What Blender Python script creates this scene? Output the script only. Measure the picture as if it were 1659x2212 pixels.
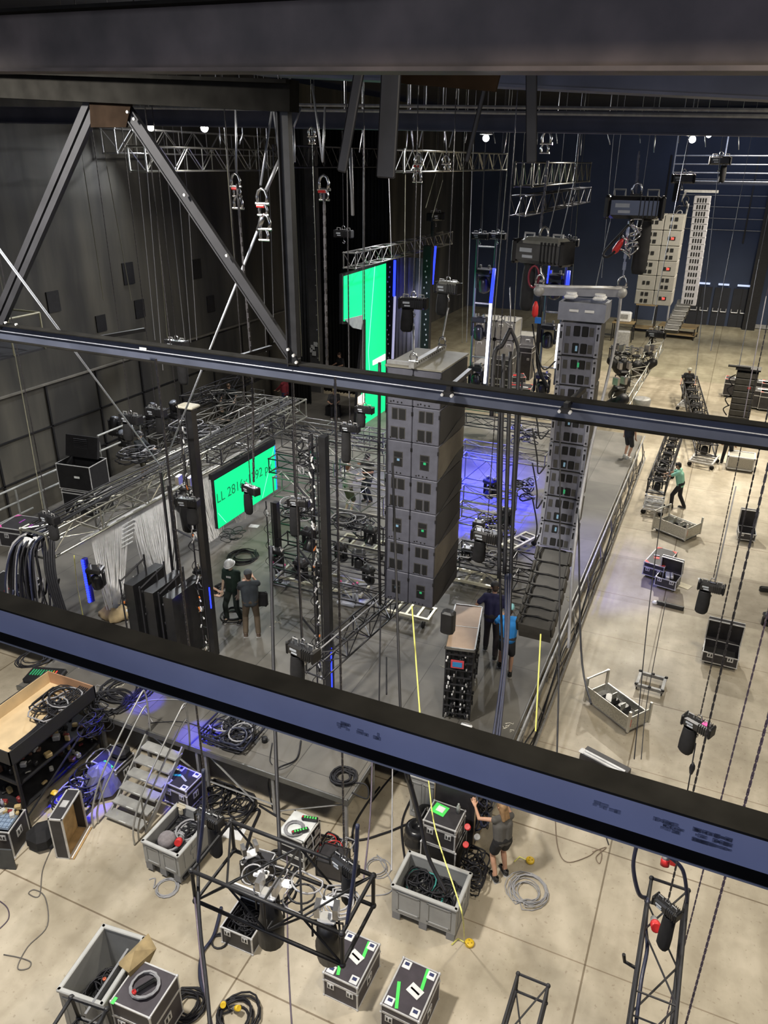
import bpy, math, random
from mathutils import Vector, Matrix
random.seed(7)
PI=math.pi
scn=bpy.context.scene
for o in list(bpy.data.objects): bpy.data.objects.remove(o)
# ---------------------------------------------------------------- camera
H=11.6; F=1661.0
_p=math.radians(24.5); _y=math.radians(23.7); _r=math.radians(0.47)
FW=Vector((-math.sin(_y)*math.cos(_p), math.cos(_y)*math.cos(_p), -math.sin(_p)))
R0=Vector((math.cos(_y), math.sin(_y),0)); U0=R0.cross(FW)
RT=R0*math.cos(_r)+U0*math.sin(_r); UP=RT.cross(FW)
CAM=Vector((0,0,H))
cd=bpy.data.cameras.new('camera'); cam=bpy.data.objects.new('camera',cd); scn.collection.objects.link(cam)
m=Matrix((RT,UP,-FW)).transposed().to_4x4(); m.translation=CAM; cam.matrix_world=m
cd.sensor_fit='VERTICAL'; cd.sensor_height=36.0; cd.lens=F*36.0/2212; cd.clip_start=0.05; cd.clip_end=400
scn.camera=cam
# ---------------------------------------------------------------- exposure / world / lights
vs=scn.view_settings; vs.view_transform='Standard'; vs.look='None'; vs.gamma=1; vs.use_curve_mapping=False; vs.exposure=0.0
w=bpy.data.worlds.new('hall_air'); scn.world=w; w.use_nodes=True
w.node_tree.nodes['Background'].inputs[0].default_value=(0.55,0.6,0.9,1); w.node_tree.nodes['Background'].inputs[1].default_value=0.055
def light(name,kind,loc,energy,col,target=None,size=1.0,spot=1.2,blend=0.6):
    l=bpy.data.lights.new(name,kind); l.energy=energy; l.color=col
    if kind=='AREA': l.size=size
    else: l.shadow_soft_size=size
    if kind=='SPOT': l.spot_size=spot; l.spot_blend=blend
    o=bpy.data.objects.new(name,l); scn.collection.objects.link(o); o.location=loc
    if target is not None:
        d=Vector(target)-Vector(loc); o.rotation_euler=d.to_track_quat('-Z','Y').to_euler()
    return o
WARM=(1.0,0.90,0.72); COOL=(0.86,0.9,1.0)
# house floodlights under the roof (their housings are built further down)
LAMPS=[((-2.55,36.0,12.62),9000,(1,.93,.8),(0,16,0)),((-10.0,32.5,12.6),5500,(.95,.96,1),(-7,14,0)),((-17.4,24.2,12.72),4200,(.93,.96,1),(-8,13,1)),((-20.4,25.1,12.8),1800,(.93,.96,1),(-12,14,1))]
for i,(p,e,c,t) in enumerate(LAMPS): light('house_floodlight_beam','SPOT',(p[0],p[1]-.12,p[2]-.12),e,c,t,0.22,2.3,0.5)
# downlights of the hall and added fills (wide cones, so the roof and upper walls stay dark)
def down(name,loc,e,col,tgt,size=.5,cone=2.2): light(name,'SPOT',loc,e,col,tgt,size,cone,.7)
down('hall_lamp_over_floor',(5,14,14.4),3000,WARM,(2,15,0),.7)
down('hall_lamp_over_floor_rear',(1.5,3.0,14.8),3000,WARM,(-1.5,8,0),.45,2.0)
down('far_fill',(4,35,14.4),9500,WARM,(1,40,0),.8)  # added fill to brighten the far floor, like the next two
down('far_mid_fill',(3,47,14.5),7500,WARM,(0,49,0),.8)
down('far_floor_fill',(2,58,14.6),6500,WARM,(0,54,0),.8)
down('hall_lamp_left',(-8.5,4.0,14.8),9000,(1,.95,.86),(-8.5,8.5,0),.45,2.0)
down('backstage_fill',(-9.5,44,14.6),7000,(1,.95,.86),(-9,43,0),.6,1.7)  # added fill over the dark crates and floor behind the stage
down('hall_lamp_left_wall',(-11.5,24,14.6),2300,(1,.95,.86),(-16.5,23,0),.5,1.9)
light('far_wall_fill','AREA',(0,55,13.5),420,(.6,.7,1.0),(-2,67,6),6)  # bluish fill added to lift the far wall out of black
light('hall_lamp_behind','AREA',(-9,-5,13.0),300,(0.8,0.86,1.0),(-4,6,4),5)
light('beam_web_fill','AREA',(-.3,-2.2,10.6),125,(0.62,0.7,1.0),(-1.2,2.5,9.2),1.2)  # unseen lamp added behind the camera to light the beam web
# ---------------------------------------------------------------- pixel helpers (photo ray -> real point at a known height/plane/distance)
def ray(px,py): return FW+RT*((px-829.5)/F)-UP*((py-1106)/F)
def P(px,py,z=0.0):
    r=ray(px,py); return CAM+r*((z-H)/r.z)
def D(px,py,d): return CAM+ray(px,py)*d
def PY(px,py,Y):
    r=ray(px,py); return CAM+r*(Y/r.y)
def PX(px,py,X):
    r=ray(px,py); return CAM+r*(X/r.x)
def pix(p):
    v=Vector(p)-CAM; d=v.dot(FW); return (829.5+F*v.dot(RT)/d,1106-F*v.dot(UP)/d,d)
def ZV(x,y,py):
    lo,hi=-5.,30.
    for _ in range(40):
        q=(lo+hi)/2
        if pix((x,y,q))[1]>py: lo=q
        else: hi=q
    return (lo+hi)/2
# ---------------------------------------------------------------- materials
MATS={}
def mat(name,col,rough=0.6,metal=0.0,var=0.12,scale=6.0,bump=0.0,emit=None,es=0.0,spec=0.5,trans=0.0):
    if name in MATS: return MATS[name]
    m=bpy.data.materials.new(name); m.use_nodes=True; nt=m.node_tree; b=nt.nodes['Principled BSDF']
    b.inputs['Roughness'].default_value=rough; b.inputs['Metallic'].default_value=metal
    b.inputs['Specular IOR Level'].default_value=spec
    if trans: b.inputs['Transmission Weight'].default_value=trans
    tc=nt.nodes.new('ShaderNodeTexCoord'); n=nt.nodes.new('ShaderNodeTexNoise'); n.inputs['Scale'].default_value=scale; n.inputs['Detail'].default_value=5
    nt.links.new(tc.outputs['Object'],n.inputs['Vector'])
    r=nt.nodes.new('ShaderNodeValToRGB'); r.color_ramp.elements[0].position=.3; r.color_ramp.elements[1].position=.72
    r.color_ramp.elements[0].color=[c*(1-var) for c in col]+[1]; r.color_ramp.elements[1].color=[min(1,c*(1+var)) for c in col]+[1]
    nt.links.new(n.outputs['Fac'],r.inputs['Fac']); nt.links.new(r.outputs['Color'],b.inputs['Base Color'])
    if bump:
        bp=nt.nodes.new('ShaderNodeBump'); bp.inputs['Strength'].default_value=bump; bp.inputs['Distance'].default_value=.02
        nt.links.new(n.outputs['Fac'],bp.inputs['Height']); nt.links.new(bp.outputs['Normal'],b.inputs['Normal'])
    if emit: b.inputs['Emission Color'].default_value=(*emit,1); b.inputs['Emission Strength'].default_value=es
    MATS[name]=m; return m
STEEL=mat('painted dark steel',(.022,.022,.026),.6,.1,.25,3)
STEELB=mat('blue grey painted steel',(.12,.125,.17),.42,.35,.18,2.2)
BLACK=mat('matt black metal',(.013,.013,.015),.5,.2,.3,8)
BLACKG=mat('black gloss plastic',(.018,.018,.02),.28,0,.2,8)
ALU=mat('bare aluminium',(.60,.60,.61),.4,.35,.15,9)
ALUD=mat('dull aluminium',(.34,.34,.34),.5,.25,.2,9)
DTR=mat('dark truss tube',(.045,.045,.052),.36,.5,.25,9)
CHR=mat('zinc shackle steel',(.6,.6,.62),.25,.95,.1,12)
CHAINM=mat('chain steel',(.09,.085,.09),.4,.7,.2,20)
WIRE=mat('galvanised wire rope',(.42,.43,.46),.4,.7,.1,20)
GREY=mat('grey plastic bin',(.33,.335,.335),.55,0,.1,4)
GREYD=mat('grey plastic bin inside',(.22,.225,.24),.6,0,.12,4)
SPK=mat('speaker paint grey',(.095,.097,.125),.55,.05,.14,7,.15)
SPKD=mat('speaker cabinet side',(.05,.048,.045),.6,.0,.25,5)
HOLE=mat('dark opening',(.004,.004,.005),.8)
CASE=mat('flight case laminate',(.032,.03,.034),.5,0,.25,6)
CASEP=mat('flight case purple laminate',(.05,.042,.052),.5,0,.2,6)
RED=mat('red plastic',(.62,.03,.03),.45); REDT=mat('red tape corner',(.8,.10,.08),.5)
PINK=mat('pink tape',(.75,.12,.42),.5); GRN=mat('green tape',(.08,.72,.12),.5); YEL=mat('yellow plastic',(.75,.5,.03),.45)
YELR=mat('yellow tape band',(.7,.68,.18),.5); ORG=mat('orange connector',(.75,.22,.05),.45); BLU=mat('blue plastic',(.02,.16,.6),.45)
WHT=mat('white plastic',(.75,.76,.78),.5); PAPER=mat('paper label',(.7,.72,.72),.7); LBL=mat('pale grey label',(.42,.45,.5),.5)
CAB=mat('black cable rubber',(.016,.016,.02),.5,0,.2,15,spec=.3); CABB=mat('dark blue cable loom',(.022,.026,.055),.4,0,.2,15)
CABG=mat('grey cable',(.3,.3,.32),.5,0,.1,15); CABP=mat('mauve cable',(.09,.07,.10),.45)
WOOD=mat('birch plywood',(.62,.47,.28),.6,0,.14,2.5); WOODR=mat('reddish plywood',(.38,.22,.13),.6,0,.2,3); WOODT=mat('brown dolly board',(.42,.30,.215),.55,0,.12,3)
CLOTH=mat('black chain bag canvas',(.012,.012,.014),.85,0,.3,9); DRAPE=mat('black stage drape',(.012,.013,.014),.95,0,.3,2)
TAN=mat('canvas sack',(.42,.32,.18),.9,0,.2,6); SKIN=mat('skin',(.56,.33,.23),.55,0,.08,8)
GREEN=mat('green video panel',(0,.3,.12),.5,0,.01,1,emit=(0.0,0.9,0.27),es=1.05)
VWHITE=mat('white video area',(.6,.6,.6),.5,0,.01,1,emit=(.95,1,.9),es=1.1)
VINK=mat('dark green video lettering',(0,.05,.03),.5,0,.01,1,emit=(0.0,.28,.1),es=.6)
VBLUE=mat('blue video edge',(0,.1,.5),.5,0,.01,1,emit=(0,.3,1),es=1.2)
LEDB=mat('blue led',(0,0,.4),.4,0,.01,1,emit=(.01,.02,1),es=6); LEDBS=mat('blue led tube',(0,0,.4),.4,0,.01,1,emit=(.02,.04,1),es=2.6)
LEDW=mat('white led tube',(.6,.6,.7),.4,0,.01,1,emit=(.85,.88,1),es=3.0); LEDG=mat('green indicator',(0,.3,.1),.4,emit=(.15,.8,.35),es=.22); LEDC=mat('pale blue display',(.1,.2,.3),.4,emit=(.35,.55,.7),es=.3)
LAMPM=mat('floodlight glass',(.9,.9,.9),.3,emit=(1,.95,.85),es=60)
# ---------------------------------------------------------------- mesh builder
class MB:
    def __init__(s): s.v=[]; s.f=[]; s.m=[]; s.k=0
    def mi(s,k): s.k=k; return s
    def add(s,vs,fs,k=None):
        n=len(s.v); s.v+= [tuple(v) for v in vs]; s.f+=[tuple(i+n for i in f) for f in fs]; s.m+=[s.k if k is None else k]*len(fs)
    def box(s,c,d,rz=0,k=None,M=None,taper=1.0):
        hx,hy,hz=d[0]/2,d[1]/2,d[2]/2; vs=[]
        for z,t in ((-hz,taper),(hz,1.0)):
            for x,y in ((-hx,-hy),(hx,-hy),(hx,hy),(-hx,hy)): vs.append(Vector((x*t,y*t,z)))
        R=M if M is not None else Matrix.Rotation(rz,3,'Z')
        c=Vector(c); s.add([R@v+c for v in vs],[(0,3,2,1),(4,5,6,7),(0,1,5,4),(1,2,6,5),(2,3,7,6),(3,0,4,7)],k)
    def cbox(s,c,d,b=.02,k=None,rz=0,M=None):   # chamfered box
        hx,hy,hz=d[0]/2,d[1]/2,d[2]/2; b=min(b,hx*.9,hy*.9,hz*.9)
        R=M if M is not None else Matrix.Rotation(rz,3,'Z'); c=Vector(c); vs=[];fs=[]
        def ring(x,y,z): 
            q=[(-x+b,-y),(x-b,-y),(x,-y+b),(x,y-b),(x-b,y),(-x+b,y),(-x,y-b),(-x,-y+b)]
            return [Vector((a,e,z)) for a,e in q]
        rs=[ring(hx-b,hy-b,-hz),ring(hx,hy,-hz+b),ring(hx,hy,hz-b),ring(hx-b,hy-b,hz)]
        for r in rs: vs+=r
        for i in range(3):
            for j in range(8): fs.append((i*8+j,i*8+(j+1)%8,(i+1)*8+(j+1)%8,(i+1)*8+j))
        fs.append(tuple(range(7,-1,-1))); fs.append(tuple(range(24,32)))
        s.add([R@v+c for v in vs],fs,k)
    def tube(s,a,b,r,n=6,k=None,r2=None,cap=True):
        a=Vector(a);b=Vector(b);d=b-a
        if d.length<1e-6: return
        d.normalize(); u=d.cross(Vector((0,0,1)) if abs(d.z)<.95 else Vector((1,0,0))).normalized(); w=d.cross(u)
        r2=r if r2 is None else r2; vs=[]
        for p,q in ((a,r),(b,r2)):
            for i in range(n): t=2*PI*i/n; vs.append(p+u*(q*math.cos(t))+w*(q*math.sin(t)))
        fs=[(i,(i+1)%n,n+(i+1)%n,n+i) for i in range(n)]
        if cap: fs+=[tuple(range(n-1,-1,-1)),tuple(range(n,2*n))]
        s.add(vs,fs,k)
    def path(s,pts,r,n=5,k=None,closed=False):
        pts=[Vector(p) for p in pts]; N=len(pts)
        if N<2: return
        vs=[];u=None
        for i,p in enumerate(pts):
            d=(pts[(i+1)%N]-pts[i-1]) if closed else (pts[min(i+1,N-1)]-pts[max(i-1,0)])
            if d.length<1e-7: d=Vector((0,0,1))
            d.normalize()
            if u is None: u=d.cross(Vector((0,0,1)) if abs(d.z)<.9 else Vector((1,0,0)))
            u=(u-d*u.dot(d)); 
            if u.length<1e-5: u=d.orthogonal()
            u.normalize(); w=d.cross(u); rr=r(i/(N-1)) if callable(r) else r
            for j in range(n): t=2*PI*j/n; vs.append(p+u*(rr*math.cos(t))+w*(rr*math.sin(t)))
        fs=[]
        for i in range(N if closed else N-1):
            a=i*n;b=((i+1)%N)*n
            for j in range(n): fs.append((a+j,a+(j+1)%n,b+(j+1)%n,b+j))
        if not closed: fs+=[tuple(range(n-1,-1,-1)),tuple(range((N-1)*n,N*n))]
        s.add(vs,fs,k)
    def disc(s,c,r,h,n=16,k=None,axis='Z'):
        c=Vector(c); a={'X':Vector((1,0,0)),'Y':Vector((0,1,0)),'Z':Vector((0,0,1))}[axis] if isinstance(axis,str) else Vector(axis).normalized()
        s.tube(c-a*h/2,c+a*h/2,r,n,k)
    def lathe(s,c,prof,n=16,k=None,M=None):
        c=Vector(c); vs=[]
        for r,z in prof:
            for i in range(n):
                t=2*PI*i/n; v=Vector((r*math.cos(t),r*math.sin(t),z)); vs.append((M@v if M is not None else v)+c)
        fs=[]
        for j in range(len(prof)-1):
            for i in range(n): fs.append((j*n+i,j*n+(i+1)%n,(j+1)*n+(i+1)%n,(j+1)*n+i))
        fs+=[tuple(range(n-1,-1,-1)),tuple(range((len(prof)-1)*n,len(prof)*n))]
        s.add(vs,fs,k)
    def prism(s,pts,ax,h,k=None):    # polygon pts (3D) extruded by vector ax*h
        n=len(pts); a=[Vector(p) for p in pts]; e=Vector(ax)*h
        s.add(a+[p+e for p in a],[tuple(range(n-1,-1,-1)),tuple(range(n,2*n))]+[(i,(i+1)%n,n+(i+1)%n,n+i) for i in range(n)],k)
    def ball(s,c,r,k=None,n=8,sz=(1,1,1)):
        prof=[(max(1e-4,r*math.sin(PI*j/n)),-r*math.cos(PI*j/n)) for j in range(n+1)]
        s.lathe(c,[(p[0]*sz[0],p[1]*sz[2]) for p in prof],n*2 if n<8 else 12,k)
    def build(s,name,mats,parent=None,smooth=False,**kw):
        me=bpy.data.meshes.new(name); me.from_pydata(s.v,[],s.f)
        if not isinstance(mats,(list,tuple)): mats=[mats]
        for m in mats: me.materials.append(m)
        if len(mats)>1: me.polygons.foreach_set('material_index',s.m)
        if smooth: me.polygons.foreach_set('use_smooth',[True]*len(s.f))
        me.update()
        o=bpy.data.objects.new(name,me); scn.collection.objects.link(o)
        if parent is not None: o.parent=parent
        for a,b in kw.items(): o[a]=b
        return o
def tag(o,label,cat,group=None,kind=None):
    o['label']=label; o['category']=cat
    if group: o['group']=group
    if kind: o['kind']=kind
    return o
def thing(name,label,cat,loc=(0,0,0),rz=0,group=None):
    o=bpy.data.objects.new(name,None); o.empty_display_size=.2; scn.collection.objects.link(o)
    o.location=loc; o.rotation_euler=(0,0,rz); return tag(o,label,cat,group)
def struct(o): o['kind']='structure'; return o
def copy_thing(r,loc,rz=None,label=None):
    c=r.copy(); scn.collection.objects.link(c); c.location=loc
    if rz is not None: c.rotation_euler=(0,0,rz)
    if label: c['label']=label
    for ch in list(r.children):
        d=ch.copy(); scn.collection.objects.link(d); d.parent=c
        for g in list(ch.children):
            e=g.copy(); scn.collection.objects.link(e); e.parent=d
    return c
def single(name,mb,mats,label,cat,loc=(0,0,0),rz=0,group=None,smooth=False,kind=None):
    o=mb.build(name,mats,None,smooth); o.location=loc; o.rotation_euler=(0,0,rz); return tag(o,label,cat,group,kind)
def smoothpts(pts,sub=6):
    pts=[Vector(p) for p in pts]; out=[]
    for i in range(len(pts)-1):
        p0=pts[max(i-1,0)];p1=pts[i];p2=pts[i+1];p3=pts[min(i+2,len(pts)-1)]
        for j in range(sub):
            t=j/sub; out.append(.5*((2*p1)+(p2-p0)*t+(2*p0-5*p1+4*p2-p3)*t*t+(3*p1-p0-3*p2+p3)*t*t*t))
    out.append(pts[-1]); return out
def cable(pts,r,label,m=CAB,name='cable',cat='cable',sub=6,group=None,n=6):
    b=MB(); b.path(smoothpts(pts,sub),r,n); return single(name,b,m,label,cat,group=group,smooth=True)
# ---------------------------------------------------------------- room shell
def floor_material():
    m=bpy.data.materials.new('worn concrete floor'); m.use_nodes=True; nt=m.node_tree; L=nt.links; b=nt.nodes['Principled BSDF']
    g=nt.nodes.new('ShaderNodeNewGeometry'); N=nt.nodes.new
    def noise(sc,det=6,dist=0.0,vec=None):
        n=N('ShaderNodeTexNoise'); n.inputs['Scale'].default_value=sc; n.inputs['Detail'].default_value=det; n.inputs['Distortion'].default_value=dist
        L.new(vec or g.outputs['Position'],n.inputs['Vector']); return n.outputs['Fac']
    def ramp(f,p0,c0,p1,c1):
        r=N('ShaderNodeValToRGB'); r.color_ramp.elements[0].position=p0; r.color_ramp.elements[1].position=p1
        r.color_ramp.elements[0].color=(*c0,1); r.color_ramp.elements[1].color=(*c1,1); L.new(f,r.inputs['Fac']); return r.outputs['Color']
    def mix(a,c,f,mode='MULTIPLY'):
        x=N('ShaderNodeMix'); x.data_type='RGBA'; x.blend_type=mode
        if isinstance(f,float): x.inputs[0].default_value=f
        else: L.new(f,x.inputs[0])
        L.new(a,x.inputs[6]); 
        if isinstance(c,tuple): x.inputs[7].default_value=(*c,1)
        else: L.new(c,x.inputs[7])
        return x.outputs[2]
    base=ramp(noise(.45,9,.9),.34,(.37,.325,.245),.68,(.57,.505,.40))
    fine=ramp(noise(3.2,9,.3),.3,(.80,.79,.77),.6,(1,1,1)); base=mix(base,fine,.85)
    mp=N('ShaderNodeMapping'); mp.inputs['Scale'].default_value=(1.6,.25,1); L.new(g.outputs['Position'],mp.inputs['Vector'])
    streak=ramp(noise(1.0,5,.2,mp.outputs['Vector']),.42,(.74,.72,.69),.56,(1,1,1)); base=mix(base,streak,.55)
    spots=ramp(noise(14,3),.30,(.55,.5,.45),.36,(1,1,1)); base=mix(base,spots,.5)
    sx=N('ShaderNodeSeparateXYZ'); L.new(g.outputs['Position'],sx.inputs[0])
    def seam(out,off,period,wd=.014):
        a=N('ShaderNodeMath'); a.operation='ADD'; a.inputs[1].default_value=-off+period*50; L.new(out,a.inputs[0])
        q=N('ShaderNodeMath'); q.operation='MODULO'; q.inputs[1].default_value=period; L.new(a.outputs[0],q.inputs[0])
        t=N('ShaderNodeMath'); t.operation='LESS_THAN'; t.inputs[1].default_value=wd; L.new(q.outputs[0],t.inputs[0]); return t.outputs[0]
    base=mix(base,(.42,.38,.33),seam(sx.outputs['X'],-.31,4.92,.03)); base=mix(base,(.45,.4,.35),seam(sx.outputs['Y'],11.14,2.42*2,.028)); base=mix(base,(.6,.55,.5),seam(sx.outputs['Y'],13.6,4.84,.022))
    # darker slab bay between two joints; far floor darkened in two bands
    def band(out,a0,a1):
        x=N('ShaderNodeMath'); x.operation='GREATER_THAN'; x.inputs[1].default_value=a0; L.new(out,x.inputs[0])
        y=N('ShaderNodeMath'); y.operation='LESS_THAN'; y.inputs[1].default_value=a1; L.new(out,y.inputs[0])
        z=N('ShaderNodeMath'); z.operation='MULTIPLY'; L.new(x.outputs[0],z.inputs[0]); L.new(y.outputs[0],z.inputs[1]); return z.outputs[0]
    base=mix(base,(.74,.73,.72),band(sx.outputs['Y'],20.5,23.45))
    base=mix(base,(.78,.77,.74),band(sx.outputs['Y'],35.4,48.0)); base=mix(base,(.66,.68,.62),band(sx.outputs['Y'],48.0,70.0))
    L.new(base,b.inputs['Base Color'])
    rr=N('ShaderNodeMapRange'); rr.inputs[3].default_value=.38; rr.inputs[4].default_value=.62; L.new(noise(1.1,4),rr.inputs[0]); L.new(rr.outputs[0],b.inputs['Roughness'])
    return m
def plane_box(name,c,d,m):
    b=MB(); b.box((0,0,0),d); o=b.build(name,m); o.location=c; return struct(o)
plane_box('floor',(-3,30,-.1),(44,96,.2),floor_material())
def wall_material():
    m=bpy.data.materials.new('dark stained acoustic wall'); m.use_nodes=True; nt=m.node_tree; L=nt.links; b=nt.nodes['Principled BSDF']; N=nt.nodes.new
    g=N('ShaderNodeNewGeometry'); mp=N('ShaderNodeMapping'); mp.inputs['Scale'].default_value=(1,.75,.12); L.new(g.outputs['Position'],mp.inputs['Vector'])
    n=N('ShaderNodeTexNoise'); n.inputs['Scale'].default_value=1.0; n.inputs['Detail'].default_value=6; L.new(mp.outputs['Vector'],n.inputs['Vector'])
    r=N('ShaderNodeValToRGB'); r.color_ramp.elements[0].position=.4; r.color_ramp.elements[1].position=.68
    r.color_ramp.elements[0].color=(.03,.029,.027,1); r.color_ramp.elements[1].color=(.09,.084,.068,1)
    L.new(n.outputs['Fac'],r.inputs['Fac']); L.new(r.outputs['Color'],b.inputs['Base Color']); b.inputs['Roughness'].default_value=.75
    return m
WALLM=wall_material()
NAVY=mat('navy back wall paint',(.04,.055,.10),.8,0,.2,.3)
WX=-21.5
plane_box('wall_left',(WX-.15,30,7.5),(.3,96,15.2),WALLM)
plane_box('wall_back',(-3,67,7.5),(44,.3,15.2),NAVY)
plane_box('ceiling',(-3,30,15.6),(44,96,.3),mat('black roof deck',(.012,.012,.015),.9,0,.3,.5))
plane_box('wall_right',(19,30,7.5),(.3,96,15.2),NAVY)
plane_box('wall_front',(-3,-18,7.5),(44,.3,15.2),WALLM)
# wall panel battens on the left wall (grid of dark panels under a ledge)
b=MB()
for i in range(15): b.box((WX+.03,9.5+i*2.45,2.2),(.05,.07,4.4),k=0)
for zz in (1.45,2.9): b.box((WX+.03,26,zz),(.05,36,.05),k=0)
b.box((WX+.06,26,4.42),(.1,36,.06),k=1)
struct(b.build('trim_1',[BLACK,mat('worn ledge',(.16,.15,.13),.6,.2,.2,3)]))
# dark patches / hatches high on the left wall and the light strips of blockwork
b=MB()
for (y,z,w,h,k) in [(20.3,7.1,.55,.7,0),(24.2,7.6,.6,.8,0),(24.6,6.2,.55,.7,0),(28.5,7.3,.6,.8,0),(22.4,6.0,.5,.6,0),(29.3,5.7,.55,.7,0)]: b.box((WX+.02,y,z),(.04,w,h),k=k)
struct(b.build('trim_2',[BLACK]))
# grey end column of the wall with bolts, seen right of the black post
b=MB(); c=P(672,700,1.0); cx,cy=-18.6,c.y
q=PY(648,600,33.5); q2=PY(690,600,33.5)
b.box(((q.x+q2.x)/2,33.5,7),(q2.x-q.x,.3,12.4),k=0)
for i in range(16):
    b.disc((q.x+.12,33.33,2+i*.7),.03,.04,6,k=1,axis='Y'); b.disc((q2.x-.12,33.33,2+i*.7),.03,.04,6,k=1,axis='Y')
struct(b.build('trim_3',[mat('grey end panel',(.10,.10,.105),.6,.2,.2,2),ALU]))
# back wall: rails and emergency doors
b=MB()
for z in (7.1,7.9,8.7,9.5,10.6,11.6): b.box((6,66.8,z),(22,.08,.05),k=0)
for x in (-6,0,6,12): b.box((x,66.8,9.2),(.12,.1,6),k=1)
struct(b.build('trim_4',[ALUD,BLACK]))
for i,(xa,xb) in enumerate([(1478,1527),(1530,1566),(1570,1612)]):
    a=P(xa,700,0);  A=PY(xa,700,66.7); B=PY(xb,700,66.7); b=MB(); wd=B.x-A.x-.1
    b.box((0,0,1.45),(wd,.08,2.9),k=0); b.box((0,-.05,1.45),(.05,.04,2.9),k=1)
    o=b.build('door_%d'%(i+1),[mat('exit door leaf',(.02,.022,.03),.6,.1,.2,1),BLACK]); o.location=((A.x+B.x)/2,66.75,0.01); struct(o)
    h=MB()
    for sx in (-1,1): h.tube((sx*wd*.44,-.1,1.1),(sx*wd*.08,-.1,1.1),.035); h.tube((sx*wd*.44,-.1,1.1),(sx*wd*.44,-.1,1.35),.03); h.tube((sx*wd*.08,-.1,1.1),(sx*wd*.08,-.1,1.35),.03)
    h.build('push_bar',ALU,o); l=MB(); l.box((0,-.06,3.15),(wd*.7,.03,.14)); l.build('door_sign',mat('pale exit strip',(.5,.6,.8),.5,emit=(.6,.7,1),es=.7),o)
p=PY(1626,660,66.2); b=MB(); b.box((p.x,66.2,6),(.9,.6,12)); struct(b.build('trim_5',BLACK))
b=MB(); b.box((p.x+4.4,66.75,.2),(8,.06,.3)); struct(b.build('baseboard_back',ALUD))
# ---------------------------------------------------------------- roof steel close to the camera
def frame_of(a,b):
    x=(Vector(b)-Vector(a)).normalized(); y=Vector((0,0,1)).cross(x).normalized(); z=x.cross(y); return Matrix((x,y,z)).transposed()
def ibeam_parts(a,b,w,h,tf,tw,parent,mats,names=('top_flange','web','bottom_flange')):
    a=Vector(a);b=Vector(b);M=frame_of(a,b);c=(a+b)/2;L=(b-a).length
    for nm,oz,d,mt in ((names[0],h/2-tf/2,(L,w,tf),mats[0]),(names[1],0,(L,tw,h-2*tf),mats[1]),(names[2],-h/2+tf/2,(L,w,tf),mats[2])):
        q=MB(); q.box(c+M@Vector((0,0,oz)),d,M=M); q.build(nm,mt,parent)
SHADED=mat('black flange with shade in its colour',(.010,.0095,.0085),1.0,0,.3,5,spec=.05)  # near-black colour carries the shade on flanges and upper chord
BLUEW=mat('slate blue web with light in its colour',(.19,.205,.30),.5,.1,.12,1.6)  # the bluish light on the web is put into its colour
# lower chord that crosses the bottom of the view
t=thing('steel_beam','slate blue steel roof beam with worn stencilled marks crossing the lower half','steel beam')
Za=9.25
zt_=Za+.118; W0=.135
A=P(0,1314,zt_); B=P(1659,1813,zt_); dv=(B-A).normalized(); nv=Vector((-dv.y,dv.x,0)); A=A+nv*W0/2-dv*1.2; B=B+nv*W0/2+dv*1.2; A.z=B.z=Za
ibeam_parts(A,B,W0,.235,.012,.012,t,[SHADED,BLUEW,SHADED])
e=MB(); M=frame_of(A,B); e.box((A+B)/2+M@Vector((0,-W0/2-.001,-.113)),((B-A).length,.004,.010),M=M); e.build('bright_flange_edge',mat('paler steel edge',(.2,.22,.28),.4,.5),t)  # paler strip along the bottom flange edge
st=MB(); random.seed(3)
def worn(px,w,h,n):
    lo=min(range(400),key=lambda k:abs(pix(A.lerp(B,k/399))[0]-px)); c=A.lerp(B,lo/399)
    for i in range(n):
        ox=random.uniform(-w,w)/2; oz=random.choice([-1,0,1])*h/3
        st.box(c+M@Vector((ox,-.0075,oz-.02)),(random.uniform(.01,.035),.003,random.uniform(.008,.02)),M=M)
worn(1425,.06,.05,12); worn(1455,.07,.05,14); worn(1535,.13,.075,60); worn(1310,.12,.02,8); worn(745,.05,.04,9); worn(800,.12,.03,8)
st.build('worn_stencil_mark',mat('worn dark stencil ink',(.085,.095,.15),.7),t)
# roof truss: lower chord, uprights, diagonals, upper chord
t=thing('roof_truss','dark steel roof truss whose long lower chord crosses the middle of the view','roof truss')
Ym=8.05
A=PY(-150,683,Ym-.08); B=PY(1900,955,Ym-.08); A.y=Ym; B.y=Ym; A.z-=.115; B.z-=.115
ibeam_parts(A,B,.16,.235,.014,.014,t,[SHADED,mat('grey blue truss chord',(.085,.095,.135),.42,.35,.2,2),SHADED],('lower_chord_top','lower_chord','lower_chord_flange'))
e=MB(); M=frame_of(A,B); e.tube(A+M@Vector((0,-.03,.02)),B+M@Vector((0,-.03,.02)),.008,6); e.build('ledge_rod',mat('thin grey conduit',(.2,.21,.25),.5,.3),t)  # thin pale rod standing for the bright ledge line along the web
def flat(a,b,w,th,nm,parent,mt=STEEL,split=False):
    a=Vector(a);b=Vector(b);x=(b-a).normalized();y=Vector((0,1,0));z=x.cross(y).normalized();M=Matrix((x,y,z)).transposed();q=MB();L=(b-a).length
    if split:
        for s in (-1,1): q.box((a+b)/2+M@Vector((0,-.01,s*w*.29)),(L,th,w*.42),M=M)
        q.box((a+b)/2+M@Vector((0,.03,0)),(L,th*.5,w),M=M)
    else: q.box((a+b)/2,(L,th,w),M=M); q.box((a+b)/2+M@Vector((0,-th*.6,w*.42)),(L,th*.6,w*.12),M=M)
    return q.build(nm,mt,parent)
flat(PY(-5,700,Ym),PY(200,225,Ym),.2,.05,'diagonal_brace',t,STEEL,True)
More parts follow.
